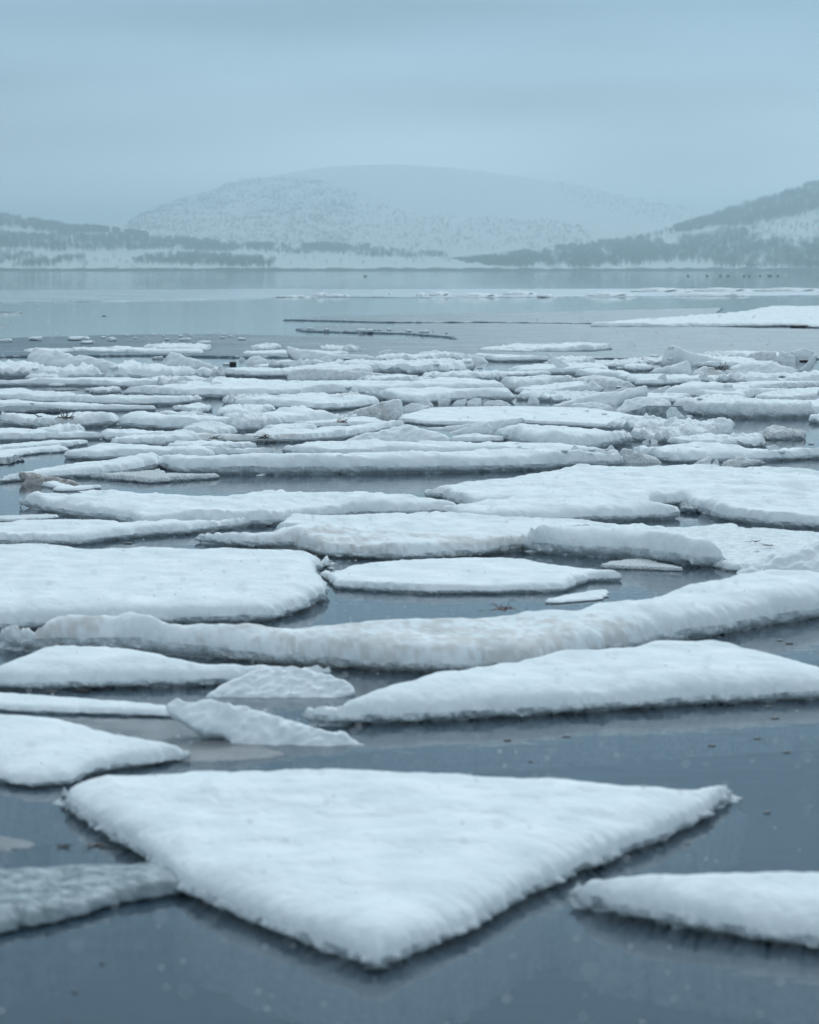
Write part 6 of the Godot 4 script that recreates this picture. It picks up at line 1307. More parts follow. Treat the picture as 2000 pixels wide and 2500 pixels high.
func build_plates():
	floe("ice_plate", "short white ice plate in front of the lower thin grey ice tongue", "ice plate", "snow", Vector3(-0.258, 0.0370, 0), ring([9.03, -53.74, 8.77, -52.39, 8.4, -52.02, 8.18, -53.36, 8.43, -54.61, 8.9, -54.45]), 51.9, {"lip": 0.42, "rough": 0.05}, "plates between the packed rows")
	floe("ice_plate", "short greyish ice plate behind the rounded white floe", "ice plate", "pale", Vector3(0.199, 0.0283, 0), ring([-4.67, -38.9, -4.84, -38.47, -5.11, -38.53, -5.18, -39.09, -5, -39.46, -4.79, -39.43]), 38.1, {"lip": 0.42, "rough": 0.02}, "plates between the packed rows")
	floe("ice_plate", "low white ice plate in front of the white floe", "ice plate", "snow", Vector3(0.189, -0.0088, 0), ring([5.24, -36.73, 5.05, -36.05, 4.64, -35.98, 4.36, -36.46, 4.3, -36.88, 4.61, -37.11, 5.23, -36.94]), 36.0, {"lip": 0.42, "rough": 0.0}, "plates between the packed rows")
	floe("ice_plate", "long greyish ice plate behind the long flat white floe", "ice plate", "pale", Vector3(0.087, 0.0056, 0), ring([0.01, -39.95, -0.27, -39.18, -0.77, -38.79, -1.42, -39.33, -1.42, -40.18, -1.15, -40.52, -0.32, -40.35]), 38.8, {"lip": 0.42, "rough": 0.02}, "plates between the packed rows")
	floe("ice_plate", "short greyish ice plate behind the long bar", "ice plate", "pale", Vector3(-0.154, 0.0308, 0), ring([7.37, -54.43, 7.26, -53.22, 6.94, -53.01, 6.71, -53.71, 6.68, -54.87, 6.92, -55.54, 7.14, -55.45]), 52.4, {"lip": 0.42, "rough": 0.05}, "plates between the packed rows")
	floe("ice_plate", "low greyish ice plate behind the thin straight floe", "ice plate", "pale", Vector3(0.300, 0.0321, 0), ring([-5.95, -43.27, -6.32, -42.73, -6.69, -42.75, -6.95, -43.4, -6.83, -44.29, -6.25, -44.12]), 42.5, {"lip": 0.42, "rough": 0.02}, "plates between the packed rows")
	floe("ice_plate", "long white ice plate left of the smooth white floe", "ice plate", "snow", Vector3(0.058, 0.0237, 0), ring([3.81, -45.96, 3.73, -45.08, 3.08, -44.97, 2.09, -45.32, 1.86, -45.96, 2.36, -47.1, 2.95, -46.98, 3.76, -47.1]), 44.7, {"lip": 0.42, "rough": 0.02}, "plates between the packed rows")
	floe("ice_plate", "low white ice plate behind the long bar", "ice plate", "snow", Vector3(-0.213, 0.0487, 0), ring([6.61, -52.59, 6.53, -51.64, 6.16, -51.22, 5.92, -51.45, 5.74, -51.67, 5.73, -53.04, 5.83, -53.43, 6.14, -54.11, 6.52, -53.29]), 50.7, {"lip": 0.42, "rough": 0.02}, "plates between the packed rows")
	floe("ice_plate", "short white ice plate behind the white floe", "ice plate", "snow", Vector3(-0.109, 0.0351, 0), ring([4.93, -39.45, 4.97, -39.3, 4.67, -39.13, 4.45, -39.22, 4.47, -39.55, 4.47, -39.82, 4.71, -40.3, 4.87, -40.13]), 38.9, {"lip": 0.42, "rough": 0.0}, "plates between the packed rows")
	floe("ice_plate", "long white ice plate in front of the snowy bar", "ice plate", "snow", Vector3(0.198, 0.0387, 0), ring([-0.66, -45.12, -0.78, -44.5, -1.42, -44.15, -2.14, -44.04, -2.49, -44.62, -2.61, -45.38, -2.18, -46.02, -1.33, -46.2, -1.08, -46.01]), 43.7, {"lip": 0.42, "rough": 0.02}, "plates between the packed rows")
	floe("ice_plate", "long white ice plate behind the long flat white floe", "ice plate", "snow", Vector3(0.070, 0.0414, 0), ring([1.72, -43.06, 1.44, -42.47, 0.95, -42.18, 0.25, -42.74, 0.22, -43.5, 0.88, -44.22, 1.61, -43.72]), 42.0, {"lip": 0.42, "rough": 0.05}, "plates between the packed rows")
	floe("ice_plate", "long white ice plate behind the flat floe", "ice plate", "snow", Vector3(0.020, 0.0109, 0), ring([3.84, -58.94, 3.54, -57.36, 2.9, -56.78, 2.2, -57.36, 1.8, -58.91, 2.4, -60.31, 2.94, -60.36, 3.44, -59.87]), 56.7, {"lip": 0.42, "rough": 0.05}, "plates between the packed rows")
	floe("ice_plate", "low white ice plate behind the long flat white floe", "ice plate", "snow", Vector3(0.121, -0.0052, 0), ring([0.24, -41.95, 0.07, -41.35, -0.2, -41.08, -0.44, -41.28, -0.69, -41.72, -0.72, -42.05, -0.42, -42.55, -0.14, -42.89, 0.03, -42.36]), 41.0, {"lip": 0.42, "rough": 0.0}, "plates between the packed rows")
	floe("ice_plate", "long white ice plate left of the wide ice slab", "ice plate", "snow", Vector3(-0.026, 0.0286, 0), ring([4.28, -36.65, 3.92, -35.68, 3.73, -35.89, 3.08, -35.76, 2.76, -36.59, 3.12, -36.92, 3.63, -37.36, 4, -37.15]), 35.5, {"lip": 0.42, "rough": 0.0}, "plates between the packed rows")
	floe("ice_plate", "low greyish ice plate behind the smooth white floe", "ice plate", "pale", Vector3(0.036, 0.0042, 0), ring([5.79, -51.37, 5.48, -50.68, 4.99, -50.5, 4.57, -51.16, 5.01, -52.07, 5.51, -52]), 50.4, {"lip": 0.42, "rough": 0.05}, "plates between the packed rows")
	floe("ice_plate", "long white ice plate in front of the long bar", "ice plate", "snow", Vector3(-0.134, 0.0338, 0), ring([7.49, -42.35, 7.08, -41.58, 6.56, -41.06, 5.92, -41.9, 5.93, -42.95, 6.66, -43.42, 7.28, -43.53]), 41.0, {"lip": 0.42, "rough": 0.0}, "plates between the packed rows")
	floe("ice_plate", "long white ice plate behind the long bar", "ice plate", "snow", Vector3(0.212, -0.0148, 0), ring([7.53, -48.96, 6.85, -47.86, 6.05, -48.28, 5.85, -48.87, 6.37, -50.08, 7, -49.69]), 47.8, {"lip": 0.42, "rough": 0.02}, "plates between the packed rows")
	floe("ice_plate", "low white ice plate behind the broken white floe", "ice plate", "snow", Vector3(0.107, 0.0188, 0), ring([-1.79, -48.62, -2.04, -48.04, -2.33, -47.85, -2.92, -48.31, -3.12, -48.5, -3.14, -49, -2.63, -49.46, -2.23, -49.35, -1.92, -49.21]), 47.8, {"lip": 0.42, "rough": 0.0}, "plates between the packed rows")
	floe("ice_plate", "long greyish ice plate in front of the long bar", "ice plate", "pale", Vector3(-0.024, 0.0198, 0), ring([7.15, -40.5, 6.44, -39.76, 5.65, -39.91, 5.27, -40.42, 5.83, -41.12, 6.4, -41.16]), 39.7, {"lip": 0.42, "rough": 0.0}, "plates between the packed rows")
	floe("ice_plate", "short white ice plate behind the smooth white floe", "ice plate", "snow", Vector3(0.148, -0.0123, 0), ring([4.78, -47.54, 4.71, -47.02, 4.33, -46.8, 4.22, -47.51, 4.32, -48.14, 4.71, -48.32]), 46.5, {"lip": 0.42, "rough": 0.02}, "plates between the packed rows")
	floe("ice_plate", "long white ice plate in front of the smooth rounded bar", "ice plate", "snow", Vector3(0.102, -0.0155, 0), ring([3.04, -37.17, 2.79, -36.01, 2.34, -35.93, 1.66, -36.67, 1.73, -37.33, 2.18, -37.74, 2.74, -37.62]), 35.9, {"lip": 0.42, "rough": 0.05}, "plates between the packed rows")
	floe("ice_plate", "long white ice plate in front of the thin grey ice sheet", "ice plate", "snow", Vector3(0.075, -0.0025, 0), ring([-1.31, -55.2, -1.96, -54.49, -2.32, -54.55, -3.54, -54.71, -3.84, -55.08, -3.8, -55.48, -3.41, -56, -2.72, -56.61, -1.95, -56.11]), 54.1, {"lip": 0.42, "rough": 0.02}, "plates between the packed rows")
	floe("ice_plate", "low white ice plate in front of the smooth rounded bar", "ice plate", "snow", Vector3(0.055, -0.0011, 0), ring([3.02, -39.32, 2.87, -39.01, 2.53, -38.86, 2.07, -39.2, 2.14, -39.52, 2.51, -39.96, 2.99, -39.61]), 38.7, {"lip": 0.42, "rough": 0.05}, "plates between the packed rows")
	floe("ice_plate", "long white ice plate right of the flat floe", "ice plate", "snow", Vector3(0.030, 0.0333, 0), ring([4.83, -57.95, 4.39, -57, 3.69, -56.72, 2.53, -57.08, 1.97, -58.02, 2.35, -59.08, 3.66, -59.45, 4.55, -59]), 56.6, {"lip": 0.42, "rough": 0.02}, "plates between the packed rows")
	floe("ice_plate", "low white ice plate behind the broken white floe", "ice plate", "snow", Vector3(0.087, 0.0026, 0), ring([1.15, -49.58, 0.95, -49.21, 0.57, -49.16, 0.32, -49.17, 0.01, -49.43, 0.05, -49.8, 0.31, -50.25, 0.71, -50.37, 0.98, -49.95]), 48.9, {"lip": 0.42, "rough": 0.05}, "plates between the packed rows")
	floe("ice_plate", "long white ice plate behind the smooth white floe", "ice plate", "snow", Vector3(-0.048, 0.0269, 0), ring([4.96, -49.37, 4.55, -48.73, 3.58, -48.51, 2.98, -48.95, 2.73, -49.9, 3.85, -50.61, 4.71, -50.31]), 48.1, {"lip": 0.42, "rough": 0.05}, "plates between the packed rows")
	floe("ice_plate", "long white ice plate behind the thick grey ended ice slab", "ice plate", "snow", Vector3(-0.031, 0.0419, 0), ring([2.77, -45.38, 2.56, -44.82, 1.93, -44.59, 1.15, -44.99, 0.94, -45.37, 1.29, -45.82, 2.04, -45.8, 2.72, -45.82]), 44.5, {"lip": 0.42, "rough": 0.02}, "plates between the packed rows")
	floe("ice_plate", "low greyish ice plate in front of the flat floe", "ice plate", "pale", Vector3(0.098, 0.0146, 0), ring([3.78, -48.8, 3.46, -47.9, 3.29, -47.88, 2.87, -47.92, 2.73, -48.63, 2.92, -49.46, 3.22, -50.09, 3.62, -49.36]), 47.4, {"lip": 0.42, "rough": 0.05}, "plates between the packed rows")
	floe("ice_plate", "low white ice plate in front of the thin grey ice sheet", "ice plate", "snow", Vector3(0.145, 0.0066, 0), ring([-7.94, -56.98, -8.1, -56.41, -8.4, -55.89, -8.87, -56.32, -9.13, -56.77, -8.81, -57.36, -8.42, -57.55, -8.07, -57.2]), 55.9, {"lip": 0.42, "rough": 0.02}, "plates between the packed rows")
	floe("ice_plate", "long white ice plate behind the broken white floe", "ice plate", "snow", Vector3(0.145, 0.0346, 0), ring([1.15, -51.14, 0.8, -50.79, -0.62, -50.7, -0.81, -51.02, -0.44, -51.78, 0.42, -51.97]), 50.4, {"lip": 0.42, "rough": 0.05}, "plates between the packed rows")
	floe("ice_plate", "long white ice plate in front of the thin straight floe", "ice plate", "snow", Vector3(0.058, -0.0007, 0), ring([-4.77, -41.87, -5.34, -41.22, -6.02, -40.7, -6.55, -41.4, -6.68, -42.59, -6.11, -42.94, -5.45, -42.94]), 40.7, {"lip": 0.42, "rough": 0.0}, "plates between the packed rows")
	floe("ice_plate", "long greyish ice plate behind the long bar", "ice plate", "pale", Vector3(0.105, -0.0063, 0), ring([7.41, -52.01, 7.35, -51.19, 6.47, -50.52, 5.97, -50.55, 5.43, -51.49, 5.5, -52.33, 5.85, -52.92, 6.34, -53.31, 7.21, -52.96]), 50.4, {"lip": 0.42, "rough": 0.02}, "plates between the packed rows")
	floe("ice_plate", "low white ice plate behind the lumpy snow covered floe", "ice plate", "snow", Vector3(0.392, 0.0457, 0), ring([-6.76, -50.4, -7.02, -50.09, -7.34, -49.95, -7.62, -49.82, -7.93, -50.44, -7.87, -50.9, -7.59, -51.19, -7.24, -51.14, -6.89, -51.14]), 49.6, {"lip": 0.42, "rough": 0.0}, "plates between the packed rows")
	floe("ice_plate", "long greyish ice plate in front of the smooth white floe", "ice plate", "pale", Vector3(0.035, 0.0057, 0), ring([5.95, -43.18, 5.34, -42.37, 4.88, -42.53, 4.03, -42.81, 3.8, -43.24, 4.59, -43.71, 5.4, -43.67]), 42.3, {"lip": 0.42, "rough": 0.02}, "plates between the packed rows")
	floe("ice_plate", "low greyish ice plate behind the flat floe", "ice plate", "pale", Vector3(0.087, 0.0007, 0), ring([3.29, -57.43, 2.79, -56.36, 2.21, -56.68, 1.59, -57.06, 1.66, -57.85, 2.1, -58.9, 2.75, -58.37]), 56.1, {"lip": 0.42, "rough": 0.02}, "plates between the packed rows")
	floe("ice_plate", "long greyish ice plate in front of the low white floe", "ice plate", "pale", Vector3(0.089, 0.0082, 0), ring([6.76, -36.18, 6.18, -35.68, 5.44, -35.39, 5.15, -36.17, 5.62, -37.25, 6.39, -37.04]), 35.3, {"lip": 0.42, "rough": 0.0}, "plates between the packed rows")
	floe("ice_plate", "long white ice plate in front of the flat white bar", "ice plate", "snow", Vector3(0.018, -0.0081, 0), ring([-5.91, -57.66, -6.19, -56.79, -7, -56.56, -7.91, -57.14, -8.12, -58.1, -7.45, -58.5, -6.11, -58.35]), 56.3, {"lip": 0.42, "rough": 0.02}, "plates between the packed rows")
	floe("ice_plate", "low white ice plate in front of the lower thin grey ice tongue", "ice plate", "snow", Vector3(-0.093, 0.0199, 0), ring([8.54, -55.07, 8.28, -53.39, 7.75, -53.53, 7.46, -54.25, 7.44, -55.56, 7.83, -56.41, 8.42, -55.85]), 53.3, {"lip": 0.42, "rough": 0.0}, "plates between the packed rows")
	floe("ice_plate", "short white ice plate in front of the thin grey ice sheet", "ice plate", "snow", Vector3(0.246, 0.0423, 0), ring([-3.13, -59.01, -3.22, -57.76, -3.39, -57.48, -3.61, -57.71, -3.82, -58.15, -3.86, -59.16, -3.69, -60.36, -3.48, -60.01, -3.21, -59.75]), 57.4, {"lip": 0.42, "rough": 0.05}, "plates between the packed rows")
	floe("ice_plate", "low white ice plate in front of the lower thin grey ice tongue", "ice plate", "snow", Vector3(0.006, 0.0091, 0), ring([8.3, -55.08, 8.06, -54.66, 7.44, -54.38, 6.99, -54.93, 7.03, -55.42, 7.5, -56.35, 7.93, -55.9]), 54.0, {"lip": 0.42, "rough": 0.02}, "plates between the packed rows")
	floe("ice_plate", "low greyish ice plate behind the long flat white floe", "ice plate", "pale", Vector3(0.061, -0.0186, 0), ring([-3.41, -40.42, -3.58, -39.92, -4.01, -39.79, -4.25, -40.55, -4.14, -40.87, -3.5, -40.75]), 39.5, {"lip": 0.42, "rough": 0.05}, "plates between the packed rows")
	floe("ice_plate", "low greyish ice plate in front of the thin grey ice sheet", "ice plate", "pale", Vector3(0.124, -0.0021, 0), ring([-1.17, -57.02, -1.2, -56.76, -1.64, -56.09, -2.01, -56.56, -2.19, -57.22, -2.12, -57.75, -1.72, -57.85, -1.29, -57.74]), 56.0, {"lip": 0.42, "rough": 0.05}, "plates between the packed rows")
	floe("ice_plate", "long white ice plate behind the long flat white floe", "ice plate", "snow", Vector3(0.058, -0.0155, 0), ring([0.51, -42.27, 0.25, -41.48, -0.53, -41.27, -0.77, -41.66, -0.89, -42.46, -0.3, -42.89, 0.28, -42.84]), 41.1, {"lip": 0.42, "rough": 0.05}, "plates between the packed rows")
	floe("ice_plate", "low white ice plate in front of the flat white bar", "ice plate", "snow", Vector3(0.056, -0.0158, 0), ring([-4.72, -57.75, -5.08, -56.59, -5.88, -56.18, -6.36, -57.42, -6.37, -58.16, -5.84, -59.09, -4.94, -58.75]), 56.1, {"lip": 0.42, "rough": 0.05}, "plates between the packed rows")
	floe("ice_plate", "long white ice plate in front of the wavy topped white floe", "ice plate", "snow", Vector3(0.228, 0.0496, 0), ring([-2.38, -27.54, -2.76, -27, -3.37, -27.23, -3.42, -27.43, -3.26, -28.06, -2.58, -28.13]), 27.0, {"lip": 0.42, "rough": 0.02}, "plates between the packed rows")
	floe("ice_plate", "low white ice plate in front of the pale flat floe", "ice plate", "snow", Vector3(0.095, -0.0141, 0), ring([-2.06, -25.28, -2.08, -25.04, -2.32, -24.98, -2.52, -25.12, -2.52, -25.42, -2.37, -25.64, -2.15, -25.59]), 24.8, {"lip": 0.42, "rough": 0.0}, "plates between the packed rows")
	floe("ice_plate", "low white ice plate behind the big white floe", "ice plate", "snow", Vector3(0.212, 0.0492, 0), ring([-1.84, -33.16, -2.14, -32.01, -2.56, -32.24, -2.59, -32.84, -2.57, -33.58, -2.11, -33.54]), 32.0, {"lip": 0.42, "rough": 0.02}, "plates between the packed rows")
	floe("ice_plate", "low white ice plate behind the wavy topped white floe", "ice plate", "snow", Vector3(0.123, 0.0089, 0), ring([-1.08, -29.05, -1.36, -28.57, -1.58, -28.61, -1.77, -29.07, -1.63, -29.47, -1.26, -29.47]), 28.5, {"lip": 0.42, "rough": 0.0}, "plates between the packed rows")
	floe("ice_plate", "short greyish ice plate behind the big white floe", "ice plate", "pale", Vector3(0.052, -0.0035, 0), ring([-1.97, -32.46, -2.09, -31.78, -2.3, -31.58, -2.44, -31.83, -2.49, -32.37, -2.38, -32.91, -2.25, -33.39, -2.11, -33.24]), 31.5, {"lip": 0.42, "rough": 0.02}, "plates between the packed rows")
	floe("ice_plate", "long white ice plate in front of the white floe", "ice plate", "snow", Vector3(-0.031, 0.0276, 0), ring([6.08, -30.99, 6.11, -30.7, 5.62, -30.4, 5.31, -30.75, 5.15, -31.13, 5.2, -31.4, 5.69, -31.5, 5.96, -31.49]), 30.4, {"lip": 0.42, "rough": 0.02}, "plates between the packed rows")
	floe("ice_plate", "short white ice plate behind the big white floe", "ice plate", "snow", Vector3(0.126, 0.0187, 0), ring([-2.78, -33.77, -2.94, -33, -3.13, -33.37, -3.33, -33.98, -3.14, -34.55, -2.91, -34.47]), 33.0, {"lip": 0.42, "rough": 0.02}, "plates between the packed rows")
	floe("ice_plate", "low white ice plate in front of the straight white floe", "ice plate", "snow", Vector3(0.281, 0.0413, 0), ring([-3.87, -28.4, -3.93, -28.3, -4.12, -27.99, -4.4, -28.25, -4.44, -28.57, -4.34, -29.21, -4.13, -29.05, -3.96, -29.05]), 27.8, {"lip": 0.42, "rough": 0.05}, "plates between the packed rows")
	floe("ice_plate", "low greyish ice plate in front of the big white floe", "ice plate", "pale", Vector3(0.144, 0.0035, 0), ring([-2.53, -31.23, -2.73, -30.51, -3.28, -30.53, -3.4, -31.2, -3.24, -31.81, -2.82, -31.8]), 30.3, {"lip": 0.42, "rough": 0.0}, "plates between the packed rows")
	floe("ice_plate", "long white ice plate in front of the broad white floe", "ice plate", "snow", Vector3(0.139, -0.0182, 0), ring([2.11, -27.59, 2.14, -27.37, 1.61, -27.35, 1.38, -27.36, 1.28, -27.72, 1.37, -27.82, 1.66, -28.11, 2, -27.89]), 27.2, {"lip": 0.42, "rough": 0.02}, "plates between the packed rows")
	floe("ice_plate", "low white ice plate behind the wide ice slab", "ice plate", "snow", Vector3(-0.145, 0.0425, 0), ring([5.52, -33.89, 5.44, -33.34, 5.06, -33.22, 4.84, -33.94, 5.06, -34.2, 5.38, -34.3]), 32.9, {"lip": 0.42, "rough": 0.05}, "plates between the packed rows")
	floe("ice_plate", "long white ice plate in front of the lumpy white floe", "ice plate", "snow", Vector3(-0.001, 0.0226, 0), ring([3.89, -27.35, 3.86, -27.03, 3.58, -26.89, 3.24, -26.8, 2.96, -27.22, 2.96, -27.66, 3.19, -27.93, 3.41, -27.91, 3.76, -27.74]), 26.8, {"lip": 0.42, "rough": 0.02}, "plates between the packed rows")
	floe("ice_plate", "low greyish ice plate behind the wavy topped white floe", "ice plate", "pale", Vector3(0.234, 0.0433, 0), ring([-1.56, -29.77, -1.67, -29.61, -2.07, -29.37, -2.28, -29.72, -2.19, -30.14, -1.94, -30.34, -1.77, -30.33]), 29.3, {"lip": 0.42, "rough": 0.05}, "plates between the packed rows")
	floe("ice_plate", "low greyish ice plate in front of the white floe", "ice plate", "pale", Vector3(0.126, 0.0190, 0), ring([-2.02, -35.94, -2.14, -34.86, -2.55, -34.94, -2.74, -35.65, -2.52, -36.55, -2.19, -36.36]), 34.5, {"lip": 0.42, "rough": 0.05}, "plates between the packed rows")
	floe("ice_plate", "low white ice plate in front of the straight white floe", "ice plate", "snow", Vector3(0.103, 0.0066, 0), ring([-3.93, -28.79, -4.14, -27.95, -4.35, -27.85, -4.51, -28.53, -4.46, -29.21, -4.03, -29.29]), 27.8, {"lip": 0.42, "rough": 0.0}, "plates between the packed rows")
	floe("ice_plate", "long white ice plate in front of the white floe", "ice plate", "snow", Vector3(0.099, 0.0175, 0), ring([-0.66, -35.17, -1.04, -34.23, -1.48, -34.09, -2.2, -34.57, -2.11, -35.52, -1.57, -35.77, -1.05, -35.5]), 34.0, {"lip": 0.42, "rough": 0.0}, "plates between the packed rows")
	floe("ice_plate", "low greyish ice plate in front of the wavy topped white floe", "ice plate", "pale", Vector3(0.155, 0.0109, 0), ring([-2.07, -28.78, -2.24, -27.88, -2.34, -27.76, -2.58, -28.04, -2.69, -28.48, -2.7, -28.99, -2.61, -29.44, -2.31, -29.36, -2.2, -29.17]), 27.7, {"lip": 0.42, "rough": 0.0}, "plates between the packed rows")
	floe("ice_plate", "long white ice plate behind the slushy broken floe", "ice plate", "snow", Vector3(0.107, -0.0121, 0), ring([3.79, -30.15, 3.82, -29.74, 3.26, -29.71, 2.69, -29.65, 2.44, -30.07, 2.81, -30.42, 3.21, -30.65, 3.7, -30.53]), 29.5, {"lip": 0.42, "rough": 0.05}, "plates between the packed rows")
	floe("ice_plate", "low white ice plate in front of the big white floe", "ice plate", "snow", Vector3(0.057, -0.0199, 0), ring([-1.18, -31.38, -1.34, -30.97, -1.66, -30.79, -1.97, -30.87, -1.96, -31.69, -1.76, -32.16, -1.34, -31.76]), 30.6, {"lip": 0.42, "rough": 0.02}, "plates between the packed rows")
	floe("ice_plate", "long white ice plate behind the pale flat floe", "ice plate", "snow", Vector3(0.113, 0.0099, 0), ring([-1.66, -26.47, -1.81, -26.21, -2.15, -26.08, -2.62, -26.18, -2.66, -26.37, -2.58, -26.76, -2.24, -26.74, -1.86, -26.66]), 25.9, {"lip": 0.42, "rough": 0.02}, "plates between the packed rows")
	block("ice_shard", "stubby white tilted ice shard behind the rubbly white floe", "ice shard", "snow", Vector3(-4.75, 0.00, -44.85), 0.51, 0.07, ring([-0.139, -0.06, -0.099, 0.061, -0.054, 0.129, -0.004, 0.144, 0.114, 0.042, 0.139, -0.06]), 44.8, {}, "tilted shards in the pack")
	block("ice_shard", "small greyish tilted ice shard behind the slushy broken floe", "ice shard", "pale", Vector3(2.60, 0.00, -29.34), 0.37, 0.03, ring([-0.061, -0.06, -0.038, 0.019, -0.008, 0.045, 0.014, 0.048, 0.059, 0.012, 0.061, -0.06]), 29.3, {}, "tilted shards in the pack")
	block("ice_shard", "small greyish tilted ice shard behind the long flat white floe", "ice shard", "pale", Vector3(-0.84, 0.00, -39.30), 0.90, 0.05, ring([-0.105, -0.06, -0.091, 0.065, 0.008, 0.143, 0.046, 0.163, 0.103, 0.068, 0.105, -0.06]), 39.3, {}, "tilted shards in the pack")
	block("ice_shard", "small greyish tilted ice shard left of the white floe", "ice shard", "pale", Vector3(3.42, 0.00, -37.86), 0.82, 0.02, ring([-0.063, -0.06, -0.045, 0.033, 0.017, 0.059, 0.04, 0.061, 0.049, 0.016, 0.063, -0.06]), 37.9, {}, "tilted shards in the pack")
	block("ice_shard", "small white tilted ice shard in front of the broad white floe", "ice shard", "snow", Vector3(2.31, 0.00, -27.14), 0.40, 0.03, ring([-0.05, -0.06, -0.032, 0.018, -0.052, 0.051, -0.035, 0.057, 0.043, 0.028, 0.05, -0.06]), 27.1, {}, "tilted shards in the pack")
	block("ice_shard", "stubby white tilted ice shard in front of the snowy bar", "ice shard", "snow", Vector3(-0.60, 0.00, -46.06), 0.48, 0.11, ring([-0.161, -0.06, -0.13, 0.068, -0.149, 0.169, -0.091, 0.189, 0.124, 0.081, 0.161, -0.06]), 46.1, {}, "tilted shards in the pack")
	block("ice_shard", "small greyish tilted ice shard left of the wide ice slab", "ice shard", "pale", Vector3(3.58, 0.00, -31.84), 0.59, 0.08, ring([-0.096, -0.06, -0.063, 0.068, -0.051, 0.133, -0.017, 0.137, 0.078, 0.034, 0.096, -0.06]), 31.8, {}, "tilted shards in the pack")
	block("ice_shard", "small greyish tilted ice shard behind the low white floe", "ice shard", "pale", Vector3(5.76, 0.00, -37.80), 0.65, 0.03, ring([-0.062, -0.06, -0.042, 0.032, 0.009, 0.05, 0.032, 0.055, 0.047, 0.032, 0.062, -0.06]), 37.8, {}, "tilted shards in the pack")
	block("ice_shard", "stubby greyish tilted ice shard behind the rubbly white floe", "ice shard", "pale", Vector3(-4.17, 0.00, -46.09), 0.67, 0.12, ring([-0.147, -0.06, -0.121, 0.103, -0.01, 0.193, 0.044, 0.218, 0.114, 0.056, 0.147, -0.06]), 46.1, {}, "tilted shards in the pack")
	block("ice_shard", "small greyish tilted ice shard behind the narrow snowy floe", "ice shard", "pale", Vector3(1.16, 0.11, -25.71), 0.75, 0.02, ring([-0.052, -0.06, -0.033, 0.024, -0.004, 0.041, 0.015, 0.042, 0.039, 0.014, 0.052, -0.06]), 25.7, {}, "tilted shards in the pack")
	block("ice_shard", "small white tilted ice shard in front of the thin straight floe", "ice shard", "snow", Vector3(-4.41, 0.10, -41.06), 0.30, 0.03, ring([-0.059, -0.06, -0.041, 0.022, -0.048, 0.049, -0.027, 0.052, 0.041, 0.029, 0.059, -0.06]), 41.1, {}, "tilted shards in the pack")
	block("ice_shard", "small white tilted ice shard in front of the long flat white floe", "ice shard", "snow", Vector3(-1.93, 0.15, -38.42), 0.83, 0.03, ring([-0.082, -0.06, -0.067, 0.045, -0.028, 0.072, 0.001, 0.076, 0.058, 0.038, 0.082, -0.06]), 38.4, {}, "tilted shards in the pack")
	block("ice_shard", "small greyish tilted ice shard in front of the long flat white floe", "ice shard", "pale", Vector3(-3.83, 0.00, -38.38), 0.78, 0.02, ring([-0.072, -0.06, -0.061, 0.04, -0.054, 0.061, -0.029, 0.069, 0.058, 0.027, 0.072, -0.06]), 38.4, {}, "tilted shards in the pack")
	block("ice_shard", "stubby white tilted ice shard in front of the smooth white floe", "ice shard", "snow", Vector3(3.40, 0.00, -38.70), 0.61, 0.08, ring([-0.129, -0.06, -0.081, 0.052, 0.067, 0.121, 0.114, 0.131, 0.098, 0.061, 0.129, -0.06]), 38.7, {}, "tilted shards in the pack")
	block("ice_shard", "small greyish tilted ice shard behind the low white floe", "ice shard", "pale", Vector3(5.73, 0.00, -37.27), 0.50, 0.07, ring([-0.12, -0.06, -0.1, 0.091, 0.033, 0.148, 0.076, 0.163, 0.1, 0.042, 0.12, -0.06]), 37.3, {}, "tilted shards in the pack")
	block("ice_shard", "small white tilted ice shard behind the long flat white floe", "ice shard", "snow", Vector3(-3.27, 0.16, -38.76), 0.38, 0.04, ring([-0.111, -0.06, -0.084, 0.043, 0.077, 0.103, 0.117, 0.121, 0.093, 0.042, 0.111, -0.06]), 38.8, {}, "tilted shards in the pack")
	block("ice_shard", "small white tilted ice shard in front of the snowy bar", "ice shard", "snow", Vector3(-2.93, 0.00, -45.06), 0.40, 0.04, ring([-0.09, -0.06, -0.057, 0.071, -0.017, 0.111, 0.015, 0.125, 0.09, 0.062, 0.09, -0.06]), 45.1, {}, "tilted shards in the pack")
	block("ice_shard", "small greyish tilted ice shard in front of the white floe", "ice shard", "pale", Vector3(4.13, 0.00, -35.77), 0.47, 0.07, ring([-0.095, -0.06, -0.08, 0.066, 0.022, 0.124, 0.056, 0.124, 0.086, 0.053, 0.095, -0.06]), 35.8, {}, "tilted shards in the pack")
	block("ice_shard", "small white tilted ice shard left of the snowy bar", "ice shard", "snow", Vector3(-3.61, 0.00, -52.07), 0.30, 0.05, ring([-0.072, -0.06, -0.066, 0.058, -0.051, 0.091, -0.025, 0.098, 0.056, 0.049, 0.072, -0.06]), 52.1, {}, "tilted shards in the pack")
	block("ice_shard", "small greyish tilted ice shard in front of the long white floe", "ice shard", "pale", Vector3(3.83, 0.09, -25.22), 0.33, 0.03, ring([-0.073, -0.06, -0.064, 0.027, -0.033, 0.064, -0.007, 0.075, 0.051, 0.038, 0.073, -0.06]), 25.2, {}, "tilted shards in the pack")
	block("ice_shard", "small greyish tilted ice shard in front of the slushy broken floe", "ice shard", "pale", Vector3(2.69, 0.00, -27.44), 0.57, 0.04, ring([-0.049, -0.06, -0.03, 0.032, 0.036, 0.063, 0.053, 0.069, 0.042, 0.03, 0.049, -0.06]), 27.4, {}, "tilted shards in the pack")
